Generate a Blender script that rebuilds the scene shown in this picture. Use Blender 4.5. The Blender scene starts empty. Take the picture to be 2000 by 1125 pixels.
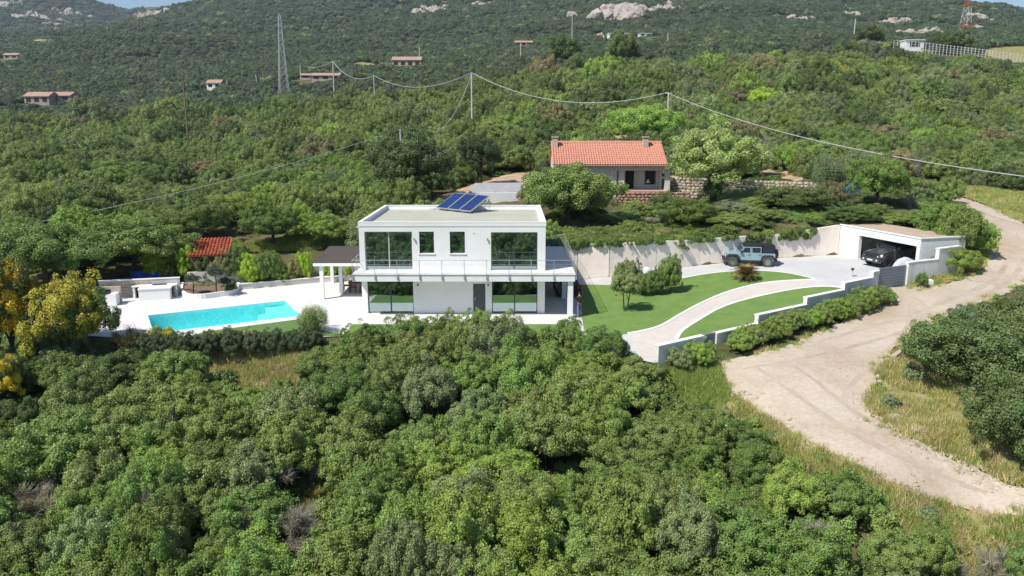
import bpy, bmesh, math, random
import numpy as np
from mathutils import Vector, Matrix, noise
from mathutils.geometry import delaunay_2d_cdt
random.seed(7); RNG = np.random.default_rng(11)
sc = bpy.context.scene; COL = sc.collection; R = math.radians
# ---------------- camera, sky, sun, exposure
F = 1500.0; CH = 12.8; PITCH = R(12.0); CP, SP = math.cos(PITCH), math.sin(PITCH)
cam = bpy.data.objects.new('camera', bpy.data.cameras.new('camera')); COL.objects.link(cam)
cam.location = (0, 0, CH); cam.rotation_euler = (R(90) - PITCH, 0, 0)
cam.data.lens = F / 2000 * 36; cam.data.sensor_width = 36; cam.data.clip_end = 20000; cam.data.clip_start = .5
sc.camera = cam
SUN = Vector((0.60, 0.45, -1.0)).normalized()
el = math.asin(-SUN.z); az = math.atan2(-SUN.x, -SUN.y)
w = bpy.data.worlds.new("World"); sc.world = w; w.use_nodes = True
nt = w.node_tree; bg = nt.nodes['Background']; sky = nt.nodes.new('ShaderNodeTexSky')
sky.sky_type = 'NISHITA'; sky.sun_disc = False; sky.sun_elevation = el; sky.sun_rotation = az
sky.air_density = 1.0; sky.dust_density = .2; sky.ozone_density = 3; sky.altitude = 100
nt.links.new(sky.outputs[0], bg.inputs[0]); bg.inputs[1].default_value = .095
sl = bpy.data.lights.new('sun', 'SUN'); sl.energy = 5.0; sl.angle = R(.53); sl.color = (1, .955, .88)
so = bpy.data.objects.new('sun', sl); COL.objects.link(so); so.rotation_euler = SUN.to_track_quat('-Z', 'Y').to_euler()
sc.view_settings.view_transform = 'Standard'; sc.view_settings.look = 'None'; sc.view_settings.gamma = 1
sc.view_settings.use_curve_mapping = False; sc.view_settings.exposure = 0.32
cy = sc.cycles; cy.max_bounces = 6; cy.diffuse_bounces = 3; cy.glossy_bounces = 3; cy.transmission_bounces = 4
cy.transparent_max_bounces = 8; cy.volume_bounces = 0; cy.use_denoising = True; cy.caustics_reflective = False; cy.caustics_refractive = False
cy.sample_clamp_indirect = 4; cy.use_adaptive_sampling = True; cy.adaptive_threshold = .015
# ---------------- helpers
def smooth(t): t = np.clip(t, 0, 1); return t * t * (3 - 2 * t)
def ray(u, v):
    h = (562.5 - v) / F; f = CP + h * SP
    return (u - 1000) / F / f, (h * CP - SP) / f      # X/Y and (z-CH)/Y
def P(u, v, z): a, s = ray(u, v); y = (z - CH) / s; return Vector((a * y, y, z))
def PY(u, v, y): a, s = ray(u, v); return Vector((a * y, y, CH + s * y))
def pix(x, y, z):
    d = y * CP - (z - CH) * SP
    return 1000 + F * x / d, 562.5 - F * (y * SP + (z - CH) * CP) / d
def depth(p): return p[1] * CP - (p[2] - CH) * SP
class TPS:
    def __init__(s, xy, v, sx=1., sy=1.):
        s.k = np.array([sx, sy]); s.c = np.asarray(xy, float) * s.k; n = len(s.c)
        d = np.linalg.norm(s.c[:, None] - s.c[None], axis=2)
        A = np.zeros((n + 3, n + 3)); A[:n, :n] = s.ker(d) + np.eye(n) * 1e-3; A[:n, n] = 1; A[:n, n + 1:] = s.c; A[n:, :n] = A[:n, n:].T
        s.w = np.linalg.solve(A, np.concatenate([np.asarray(v, float), [0, 0, 0]]))
    @staticmethod
    def ker(d): return np.where(d > 1e-9, d * d * np.log(np.maximum(d, 1e-9)), 0)
    def __call__(s, x, y):
        q = np.stack([np.ravel(x), np.ravel(y)], 1) * s.k; out = np.empty(len(q)); n = len(s.c)
        for i in range(0, len(q), 20000):
            b = q[i:i + 20000]; d = np.linalg.norm(b[:, None] - s.c[None], axis=2)
            out[i:i + 20000] = s.ker(d) @ s.w[:n] + s.w[n] + b @ s.w[n + 1:]
        return out.reshape(np.shape(x))
def inside(x, y, poly):
    x = np.asarray(x, float); y = np.asarray(y, float); r = np.zeros(x.shape, bool); n = len(poly)
    for i in range(n):
        x0, y0 = poly[i][:2]; x1, y1 = poly[(i + 1) % n][:2]
        c = (y0 > y) != (y1 > y)
        with np.errstate(divide='ignore', invalid='ignore'): r ^= c & (x < (x1 - x0) * (y - y0) / (y1 - y0 + 1e-12) + x0)
    return r
def pdist(x, y, poly, closed=True):
    x = np.asarray(x, float); y = np.asarray(y, float); m = np.full(x.shape, 1e9); n = len(poly)
    for i in range(n if closed else n - 1):
        x0, y0 = poly[i][:2]; x1, y1 = poly[(i + 1) % n][:2]; dx, dy = x1 - x0, y1 - y0
        t = np.clip(((x - x0) * dx + (y - y0) * dy) / (dx * dx + dy * dy + 1e-12), 0, 1)
        m = np.minimum(m, np.hypot(x - x0 - t * dx, y - y0 - t * dy))
    return m
# ---------------- the lie of the land
nat = [(-20, 63.5, .4), (-14, 66.5, .6), (-27, 61.5, .3), (-12, 68, 1.0), (-18, 66, .8), (12.5, 89.3, 3.5), (16, 89.3, 3.5), (20, 89.3, 3.6), (16, 94, 5.0), (12, 97, 5.2), (20, 97, 5.2)]   # (X, Y, z)
def nz(u, v, z, dz=0): p = P(u, v, z); nat.append((p.x, p.y, z - dz))
def ny(u, v, y, dz=2.6): p = PY(u, v, y); nat.append((p.x, p.y, p.z - dz))
for a in (-1.2, -.7, -.35, 0, .3, .7, 1.2):
    for y, z in ((5, -10.2), (12, -8.6), (20, -7.0), (28, -5.5)):
        nat.append((a * y, y, z + (1.6 if a > .5 else .4 if a > .25 else 0) * min(1, y / 28)))
for x, y, z in ((-30, 36, -3.9), (-18, 36, -4.1), (-6, 36, -4.1), (4, 36, -4.0), (-40, 44, -1.6), (-24, 42.5, -1.5), (-12, 42, -1.7), (-12, 44, -.9), (0, 44, -2.0), (-34, 52, .2), (4, 42, -2.4), (12, 38, -2.2), (-48, 56, .4)):
    nat.append((x, y, z))
for t in ((1290, 727, -.95), (1395, 712, -.9), (1500, 725, -.7), (1640, 640, -.1), (1740, 578, .75), (1850, 580, .9), (1990, 560, 1.1), (1700, 800, -1.3), (1560, 850, -1.9), (1720, 940, -2.2), (1990, 1000, -2.7), (2300, 1040, -3.0), (1990, 480, 2.6), (1940, 430, 3.8), (1850, 390, 4.8), (1790, 372, 5.3), (1950, 600, .9), (1860, 700, -.1), (1850, 790, -1.0), (1990, 850, -1.4), (2300, 700, .5), (2300, 450, 4.2),
          (1150, 475, 3.2), (1400, 466, 3.3), (1637, 440, 4.15), (1780, 430, 4.3), (1500, 420, 4.6), (1250, 430, 3.4), (1190, 412, 3.6), (1250, 409, 3.6), (1310, 408, 3.8), (1070, 372, 5.2), (1450, 380, 5.4), (1650, 385, 5.4), (860, 393, 4.4), (1060, 330, 6.2), (980, 392, 4.2), (600, 470, 2.3), (690, 470, 2.2), (500, 505, 1.4), (400, 505, 1.2), (200, 525, 1.2), (0, 530, 1.2), (-300, 530, 1.5), (450, 440, 3.0), (250, 440, 3.0), (760, 395, 3.9), (0, 440, 3.0)): nz(*t)
TAB = {-500: (400, 335, 290, 255, 225, 172, 130, 95, None, None, None), 0: (392, 325, 280, 240, 212, 165, 122, 82, None, None, None), 300: (392, 335, 280, 235, 203, 160, 112, 62, 14, None, None),
       600: (385, 320, 260, 213, 180, 135, 98, 52, 5, -40, -90), 1000: (365, 285, 215, 165, 130, 103, 75, 35, -20, -80, -120), 1400: (350, 265, 190, 132, 88, 72, 48, 15, -28, -80, -120),
       1700: (355, 270, 198, 130, 86, 72, 50, 22, -14, -60, -90), 2000: (355, 280, 208, 148, 103, 80, 60, 38, 10, None, None), 2500: (365, 300, 230, 180, 140, 105, 85, 70, None, None, None)}
YS = (95, 130, 180, 250, 320, 450, 700, 1000, 1400, 1800, 2400)
for u, row in TAB.items():
    for y, v in zip(YS, row):
        if v is not None and not (y == 95 and 700 < u < 2100): ny(u, v, y)
for t in ((0, 92, 1300), (0, 30, 1900), (0, -25, 2500), (-500, 90, 1300), (-500, 10, 1900), (-500, -40, 2500), (200, 60, 1700), (150, -25, 2500), (205, 20, 2500), (240, 42, 2500), (300, 55, 2500), (330, 60, 1900), (270, 60, 1700), (300, 40, 1400), (380, 20, 1400), (450, 0, 1400), (2000, 30, 1000), (2000, 40, 1300), (2000, 60, 1700), (2000, 90, 2400), (1900, 5, 1000), (1900, 10, 1400), (2500, 70, 1400), (2500, 80, 2400)): ny(*t)
nat = np.array(nat)
NAT = TPS(np.stack([nat[:, 0] / nat[:, 1], np.log(nat[:, 1])], 1), (nat[:, 2] - CH) / nat[:, 1] * np.ones(len(nat)), 1.5, 1.0)
def Hn(x, y):
    x = np.asarray(x, float); y = np.maximum(np.asarray(y, float), 4.0)
    a = np.clip(x / y, -1.3, 1.3); z = NAT(a, np.log(y)) * y + CH
    vs = np.interp(1000 + a * 1560, (-400, 0, 120, 190, 225, 262, 290, 312, 345, 420, 700, 1000, 1800, 1920, 2000, 2200, 2600), (-60, -45, -28, 0, 8, 17, 14, 6, -6, -35, -80, -80, -40, -2, 20, 70, 110))
    h = (562.5 - vs - 2) / F; s = (h * CP - SP) / (CP + h * SP); c = CH + s * y - 2.5 - .0015 * y; k = np.where(y > 300, 1, 0)
    return np.where((k > 0) & (z > c), c, z)
GP = ((-27, 47, 0), (-12, 46, 0), (-10, 50, 0), (-10, 60, 0), (-16, 62, 0), (-31, 56, 0), (2, 50, 0), (3, 60, 0), (4, 55, 0), (8, 62.2, .5), (15.9, 64.4, 1.1), (23.6, 66.3, 1.4), (29, 67.5, 1.5), (31.6, 58.8, 1.5), (35, 60, 1.6), (26.6, 54.7, 1.0), (29.3, 56.1, 1.1), (10.8, 45.0, -.1), (17.5, 48.5, .3), (22, 51.7, .6), (6, 47, -.05), (8.4, 42.4, -.5), (13, 55, .35), (20, 60, .95))
gp = np.array(GP); GTP = TPS(gp[:, :2] / 10, gp[:, 2])
def Hg(x, y): x = np.asarray(x, float); return GTP(x / 10, np.asarray(y, float) / 10) * smooth((x - 3) / 4)
WA = Vector((8.2, 41.8)); WB = Vector((26.6, 54.7)); GR_ = Vector((29.3, 56.1)); GC = Vector((31.6, 58.8)); GL = Vector((29.0, 67.5))
PLOT = [(-28.5, 46.3), (-21, 44.6), (-12, 45.4), (-4, 46.2), (3, 45.6), tuple(WA), tuple(WB), tuple(GR_), (32.2, 57.4), (34.6, 58.7), (35.6, 60.0), (33.0, 68.7), tuple(GL), (23.6, 66.3), (15.9, 64.4), (8, 62.3), (3.2, 62.6), (3.0, 63.6), (-10.7, 63.8), (-16, 62.5), (-21.8, 59.5), (-25.5, 58.2), (-31.0, 56.6)]
HOUSE2 = None
def H(x, y):
    x = np.asarray(x, float); y = np.asarray(y, float); n = Hn(x, y)
    ins = inside(x, y, PLOT); d = pdist(x, y, PLOT)
    g = Hg(x, y); k = np.where(ins, 0.0, smooth(d / np.where(x < -20, 3.0, .9)))
    k = np.where(y > 120, 1.0, k)
    return g * (1 - k) + n * k
def gnd(u, v, fn=None):
    fn = fn or Hn; a, s = ray(u, v); ys = np.exp(np.linspace(math.log(14), math.log(2700), 1600))
    z = fn(a * ys, ys); f = CH + s * ys - z; i = int(np.argmax(f < 0))
    if f[i] >= 0: i = len(ys) - 1
    y0, y1 = ys[max(i - 1, 0)], ys[i]
    for _ in range(18):
        m = (y0 + y1) / 2
        if CH + s * m - float(fn(a * m, m)) < 0: y1 = m
        else: y0 = m
    return Vector((a * y1, y1, float(fn(a * y1, y1))))
def gg(u, v): return gnd(u, v, Hg)
def hz(x, y): return float(H(x, y))
# ---------------- materials
def mat(name, col, rough=.7, spec=.4, var=.12, vs=1.5, bump=0., bs=20., col2=None, metal=0., coat=0., detail=5.):
    m = bpy.data.materials.new(name); m.use_nodes = True; n = m.node_tree.nodes; l = m.node_tree.links; b = n['Principled BSDF']
    b.inputs['Roughness'].default_value = rough; b.inputs['Specular IOR Level'].default_value = spec; b.inputs['Metallic'].default_value = metal; b.inputs['Coat Weight'].default_value = coat
    tc = n.new('ShaderNodeTexCoord'); nz_ = n.new('ShaderNodeTexNoise'); nz_.inputs['Scale'].default_value = vs; nz_.inputs['Detail'].default_value = detail; nz_.inputs['Roughness'].default_value = .65
    l.new(tc.outputs['Object'], nz_.inputs['Vector'])
    mr = n.new('ShaderNodeMapRange'); mr.inputs[1].default_value = .3; mr.inputs[2].default_value = .7; l.new(nz_.outputs['Fac'], mr.inputs[0])
    mx = n.new('ShaderNodeMix'); mx.data_type = 'RGBA'; l.new(mr.outputs[0], mx.inputs[0])
    c2 = col2 or tuple(c * (1 - 2 * var) for c in col)
    mx.inputs[6].default_value = (*c2, 1); mx.inputs[7].default_value = (*(col if col2 else tuple(min(1, c * (1 + var * .6)) for c in col)), 1)
    l.new(mx.outputs[2], b.inputs['Base Color'])
    if bump:
        n2 = n.new('ShaderNodeTexNoise'); n2.inputs['Scale'].default_value = bs; n2.inputs['Detail'].default_value = 4; l.new(tc.outputs['Object'], n2.inputs['Vector'])
        bp = n.new('ShaderNodeBump'); bp.inputs['Strength'].default_value = bump; bp.inputs['Distance'].default_value = .05; l.new(n2.outputs['Fac'], bp.inputs['Height']); l.new(bp.outputs[0], b.inputs['Normal'])
    m['bc'] = 1; return m
def ramp_noise(m, scale, stops, detail=8., rough=.65, tgt=None, w=0., dist=0.):
    """replace base colour by a colour ramp over object-space noise"""
    n = m.node_tree.nodes; l = m.node_tree.links; b = n['Principled BSDF']; tc = n.new('ShaderNodeTexCoord')
    t = n.new('ShaderNodeTexNoise'); t.inputs['Scale'].default_value = scale; t.inputs['Detail'].default_value = detail; t.inputs['Roughness'].default_value = rough; t.inputs['Distortion'].default_value = dist
    l.new(tc.outputs['Object'], t.inputs['Vector']); r = n.new('ShaderNodeValToRGB'); l.new(t.outputs['Fac'], r.inputs[0])
    while len(r.color_ramp.elements) < len(stops): r.color_ramp.elements.new(.5)
    for e, (p, c) in zip(r.color_ramp.elements, stops): e.position = p; e.color = (*c, 1)
    f = n.new('ShaderNodeTexNoise'); f.inputs['Scale'].default_value = scale * 28; f.inputs['Detail'].default_value = 6; f.inputs['Roughness'].default_value = .75; l.new(tc.outputs['Object'], f.inputs['Vector'])
    g = n.new('ShaderNodeMapRange'); g.inputs[1].default_value = .3; g.inputs[2].default_value = .7; g.inputs[3].default_value = .80; g.inputs[4].default_value = 1.12; l.new(f.outputs['Fac'], g.inputs[0])
    s = n.new('ShaderNodeVectorMath'); s.operation = 'SCALE'; l.new(r.outputs[0], s.inputs[0]); l.new(g.outputs[0], s.inputs['Scale'])
    l.new(s.outputs[0], b.inputs['Base Color']); return r
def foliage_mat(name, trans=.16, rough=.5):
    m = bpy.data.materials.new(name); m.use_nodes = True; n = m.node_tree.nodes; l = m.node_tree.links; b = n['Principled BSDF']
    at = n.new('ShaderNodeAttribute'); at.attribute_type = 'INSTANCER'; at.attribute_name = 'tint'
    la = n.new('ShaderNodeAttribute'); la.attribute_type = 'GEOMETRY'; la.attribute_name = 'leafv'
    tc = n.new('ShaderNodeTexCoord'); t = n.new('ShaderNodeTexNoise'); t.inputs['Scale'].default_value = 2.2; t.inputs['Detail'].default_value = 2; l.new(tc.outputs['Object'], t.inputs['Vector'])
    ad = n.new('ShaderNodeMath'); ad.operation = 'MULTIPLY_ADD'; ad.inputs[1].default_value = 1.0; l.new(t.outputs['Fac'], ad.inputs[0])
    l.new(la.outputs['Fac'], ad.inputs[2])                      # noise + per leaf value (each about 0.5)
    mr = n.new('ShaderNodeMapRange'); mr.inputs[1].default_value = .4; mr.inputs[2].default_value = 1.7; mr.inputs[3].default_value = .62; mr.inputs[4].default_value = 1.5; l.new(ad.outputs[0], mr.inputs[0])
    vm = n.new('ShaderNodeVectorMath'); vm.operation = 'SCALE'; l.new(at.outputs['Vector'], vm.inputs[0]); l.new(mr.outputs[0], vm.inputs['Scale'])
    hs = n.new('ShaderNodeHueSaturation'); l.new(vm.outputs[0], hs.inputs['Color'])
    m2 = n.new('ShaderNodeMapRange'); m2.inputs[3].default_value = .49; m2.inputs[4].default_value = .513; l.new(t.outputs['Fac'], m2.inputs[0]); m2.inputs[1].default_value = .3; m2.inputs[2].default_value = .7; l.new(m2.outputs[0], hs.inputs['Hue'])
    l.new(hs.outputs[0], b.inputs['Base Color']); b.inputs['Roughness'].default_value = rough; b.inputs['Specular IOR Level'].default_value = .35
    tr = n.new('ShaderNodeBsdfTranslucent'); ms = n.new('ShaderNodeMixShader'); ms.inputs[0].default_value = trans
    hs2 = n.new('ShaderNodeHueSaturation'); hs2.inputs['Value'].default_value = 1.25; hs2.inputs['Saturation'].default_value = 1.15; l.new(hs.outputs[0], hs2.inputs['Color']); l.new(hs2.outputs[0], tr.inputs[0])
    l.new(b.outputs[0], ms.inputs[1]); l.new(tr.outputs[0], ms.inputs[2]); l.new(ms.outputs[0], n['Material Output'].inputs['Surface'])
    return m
M = {}
M['leaf'] = foliage_mat('leaf')
M['bark'] = mat('bark', (.11, .085, .065), .9, .2, .3, 3, .6, 14)
M['greybark'] = mat('grey_bark', (.23, .21, .19), .9, .2, .2, 3, .4, 14)
M['render'] = mat('white_render', (.80, .80, .79), .75, .3, .045, .45, .12, 30)
M['coping'] = mat('white_coping', (.78, .775, .76), .6, .35, .03, 2)
M['concrete'] = mat('pale_concrete', (.86, .77, .68), .85, .3, .08, .7, .25, 6)
M['wallgrey'] = mat('painted_block_wall', (.74, .73, .71), .8, .3, .05, 1.2, .15, 20)
M['roofgravel'] = mat('roof_membrane', (.43, .43, .355), .85, .2, .08, .5, .1, 40)
M['garageroof'] = mat('garage_roof_membrane', (.46, .36, .27), .85, .2, .10, .6, .1, 40)
M['steel'] = mat('brushed_steel', (.52, .53, .54), .4, .5, .06, 3, metal=.5)
M['galv'] = mat('galvanised_steel', (.64, .65, .63), .5, .5, .1, 2, metal=.3)
M['frame'] = mat('dark_window_frame', (.045, .05, .055), .45, .5, .05)
M['lframe'] = mat('light_window_frame', (.45, .46, .47), .45, .5, .05)
M['gate'] = mat('grey_gate_paint', (.22, .25, .29), .5, .4, .08, 3)
M['dark'] = mat('near_black', (.02, .02, .02), .8)  # near-black doors and windows; in the kitchen bay it is painted shade
M['room'] = mat('room_wall', (.45, .44, .42), .9)
M['roomfloor'] = mat('room_floor', (.30, .27, .23), .6)
M['curtain'] = mat('sheer_curtain', (.75, .78, .80), .9, .1, .05)
M['wood'] = mat('brown_wood', (.13, .06, .035), .6, .3, .2, 6)
M['plankw'] = mat('weathered_wood', (.19, .14, .10), .85, .2, .25, 5)
M['slate'] = mat('dark_reed_matting', (.10, .085, .078), .95, .15, .25, 6, .5, 30)
M['tile'] = mat('terracotta', (.66, .32, .23), .8, .25, .22, 4.0, .1, 20, col2=(.47, .205, .145), detail=9)
M['tiler'] = mat('red_terracotta', (.42, .10, .05), .8, .25, .25, 2.2, .1, 20)
M['chim'] = mat('chimney_render', (.52, .43, .36), .9, .2, .1)
M['h2wall'] = mat('off_white_render', (.62, .59, .55), .85, .2, .05, .8, .15, 20)
M['fartile'] = mat('muted_far_roof', (.40, .27, .21), .9, .2, .15, .5)  # distance muting of far roofs and walls is put into the colour
M['farwall'] = mat('muted_far_wall', (.40, .34, .29), .9, .2, .15, .5)
M['stone'] = mat('field_stone', (.40, .29, .215), .9, .2, .28, 1.7, .5, 9, col2=(.26, .17, .125))
M['palestone'] = mat('pale_ledge_stone', (.52, .45, .37), .9, .2, .15, 1.7, .5, 9, col2=(.40, .33, .26))
M['granite'] = mat('granite', (.46, .40, .345), .9, .2, .2, .25, .6, 1.2, col2=(.26, .23, .20))
M['soil'] = mat('planter_soil', (.22, .16, .115), .95, .1, .2, 3, .5, 12)
M['tyre'] = mat('tyre_rubber', (.022, .022, .023), .8, .3, .1)
M['tyredust'] = mat('dusty_tyre_rubber', (.10, .09, .08), .9, .2, .1)
M['bluepaint'] = mat('pale_blue_car_paint', (.26, .375, .42), .25, .5, .02, coat=.6)
M['greypaint'] = mat('dark_grey_car_paint', (.045, .046, .05), .22, .6, .05, coat=.8)
M['blackpl'] = mat('black_plastic', (.03, .031, .034), .6, .3, .1)
M['softtop'] = mat('black_soft_top', (.025, .026, .032), .85, .2, .1)
M['autoglass'] = mat('dark_car_glass', (.015, .018, .02), .06, .6, .02, coat=.3)
M['chrome'] = mat('bright_metal', (.6, .6, .6), .2, .5, .02, metal=.9)
M['lamp'] = mat('headlamp_lens', (.75, .77, .78), .1, .6, .02)
M['redlamp'] = mat('red_tail_lamp', (.45, .02, .02), .2, .6, .02)
M['plate'] = mat('white_number_plate', (.75, .75, .75), .5)
M['tarp'] = mat('blue_tarpaulin', (.015, .11, .55), .5, .4, .15, 3, .3, 10)
M['cover'] = mat('grey_dust_cover', (.50, .51, .53), .8, .3, .08, 2, .5, 6)
M['cable'] = mat('pale_cable', (.55, .56, .57), .5)
M['polec'] = mat('concrete_pole', (.52, .50, .47), .85, .2, .06)
M['polew'] = mat('wooden_pole', (.22, .165, .12), .9, .2, .2)
M['redwhite'] = mat('red_mast_paint', (.50, .12, .07), .6)
M['rust'] = mat('rusty_steel', (.30, .11, .06), .85, .2, .2)
M['deck'] = mat('white_stone_deck', (.66, .645, .62), .7, .3, .03, .6, .06, 10)
M['drive'] = mat('white_concrete_drive', (.54, .535, .53), .8, .3, .05, .35, .15, 5, col2=(.44, .435, .43), detail=9)
M['pathm'] = mat('cream_gravel_path', (.56, .51, .46), .9, .2, .06, 1.2, .2, 25, detail=8)
M['lawn'] = mat('mown_lawn', (.12, .19, .05), .9, .15, .1, .7, .5, 40)
ramp_noise(M['lawn'], .9, ((.30, (.11, .195, .045)), (.5, (.15, .245, .062)), (.64, (.185, .27, .08)), (.76, (.25, .29, .12))), 9, .8)
M['turf'] = mat('artificial_turf', (.12, .20, .06), .9, .15, .05, 2, .3, 60)
M['road'] = mat('dirt_road', (.5, .42, .33), .95, .15, .1, .3, .5, 3)
ramp_noise(M['road'], .16, ((.28, (.33, .245, .175)), (.42, (.42, .345, .26)), (.55, (.475, .405, .325)), (.72, (.525, .465, .39))), 12, .66, dist=.6)
M['ground'] = mat('scrub_ground', (.2, .17, .1), .95, .1, .1, .3, .7, 2)
ramp_noise(M['ground'], .22, ((.30, (.055, .060, .028)), (.44, (.085, .085, .038)), (.56, (.13, .115, .055)), (.70, (.20, .155, .095))), 12, .7)
M['slab'] = mat('shade_toned_slab', (.34, .345, .36), .85)  # tree shade on the annex slab is put into this grey
M['rut'] = mat('compacted_dirt', (.4, .36, .32), .95, .1)
ramp_noise(M['rut'], .5, ((.3, (.36, .285, .21)), (.5, (.425, .35, .275)), (.7, (.49, .42, .345))), 10, .7)
M['dry'] = mat('dry_grass_ground', (.3, .27, .12), .95, .1, .1, .3, .8, 5)
ramp_noise(M['dry'], .5, ((.28, (.10, .135, .035)), (.42, (.19, .20, .065)), (.55, (.30, .26, .12)), (.70, (.40, .32, .19))), 12, .75)
M['earth'] = mat('bare_earth', (.45, .33, .22), .95, .1, .1, .4, .7, 4)
ramp_noise(M['earth'], .5, ((.30, (.30, .19, .11)), (.5, (.43, .31, .20)), (.7, (.52, .42, .30))), 10, .7)
M['grassgreen'] = mat('green_meadow', (.13, .2, .05), .95, .1, .1, .3, .7, 6)
ramp_noise(M['grassgreen'], .6, ((.28, (.075, .125, .025)), (.5, (.13, .185, .045)), (.7, (.21, .225, .085))), 12, .75)
M['pv'] = mat('solar_collector_glass', (.012, .035, .13), .12, .6, .12, .9)
M['skin'] = mat('skin', (.42, .25, .18), .6); M['cloth'] = mat('dark_top', (.03, .03, .035), .9); M['jeans'] = mat('blue_jeans', (.16, .21, .30), .9); M['hair'] = mat('dark_hair', (.03, .02, .015), .7)
M['white'] = mat('white_metal', (.78, .78, .77), .5)
M['brushwood'] = mat('cut_branches', (.40, .26, .19), .9, .2, .2)
def glass_mat(name, tint, rough=.02, tr=.45):
    m = bpy.data.materials.new(name); m.use_nodes = True; n = m.node_tree.nodes; l = m.node_tree.links; n.remove(n['Principled BSDF'])
    g = n.new('ShaderNodeBsdfGlossy'); g.inputs['Roughness'].default_value = rough; g.inputs[0].default_value = (.78, .95, 1, 1)
    t = n.new('ShaderNodeBsdfTransparent'); t.inputs[0].default_value = (*tint, 1); fr = n.new('ShaderNodeFresnel'); fr.inputs[0].default_value = 1.9
    ma = n.new('ShaderNodeMath'); ma.operation = 'MULTIPLY_ADD'; ma.inputs[1].default_value = 1.2; ma.inputs[2].default_value = tr; ma.use_clamp = True; l.new(fr.outputs[0], ma.inputs[0])
    ms = n.new('ShaderNodeMixShader'); l.new(ma.outputs[0], ms.inputs[0]); l.new(t.outputs[0], ms.inputs[1]); l.new(g.outputs[0], ms.inputs[2]); l.new(ms.outputs[0], n['Material Output'].inputs['Surface']); return m
M['glass'] = glass_mat('mirror_tinted_glass', (.62, .70, .74), tr=.28)
wm = bpy.data.materials.new('pool_water'); wm.use_nodes = True; n = wm.node_tree.nodes; l = wm.node_tree.links; n.remove(n['Principled BSDF'])
g = n.new('ShaderNodeBsdfGlossy'); g.inputs['Roughness'].default_value = .03; t = n.new('ShaderNodeBsdfTransparent'); t.inputs[0].default_value = (.62, .99, 1.0, 1); fr = n.new('ShaderNodeFresnel'); fr.inputs[0].default_value = 1.33
nn = n.new('ShaderNodeTexNoise'); nn.inputs['Scale'].default_value = 2.2; nn.inputs['Detail'].default_value = 5; tcn = n.new('ShaderNodeTexCoord'); l.new(tcn.outputs['Object'], nn.inputs['Vector']); bp = n.new('ShaderNodeBump'); bp.inputs['Strength'].default_value = .35; bp.inputs['Distance'].default_value = .05
l.new(nn.outputs[0], bp.inputs['Height']); l.new(bp.outputs[0], g.inputs['Normal']); l.new(bp.outputs[0], fr.inputs['Normal']); ms = n.new('ShaderNodeMixShader'); wk = n.new('ShaderNodeMath'); wk.operation = 'MULTIPLY'; wk.inputs[1].default_value = .35; l.new(fr.outputs[0], wk.inputs[0]); l.new(wk.outputs[0], ms.inputs[0]); l.new(t.outputs[0], ms.inputs[1]); l.new(g.outputs[0], ms.inputs[2]); l.new(ms.outputs[0], n['Material Output'].inputs['Surface'])
M['water'] = wm
M['pool'] = mat('turquoise_pool_lining', (.16, .62, .64), .5, .3, .03, 1)
r_ = ramp_noise(M['pool'], 3.0, ((.40, (.32, .86, .87)), (.5, (.40, .90, .91)), (.60, (.60, .95, .95))), 4, .6, dist=1.5)
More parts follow.
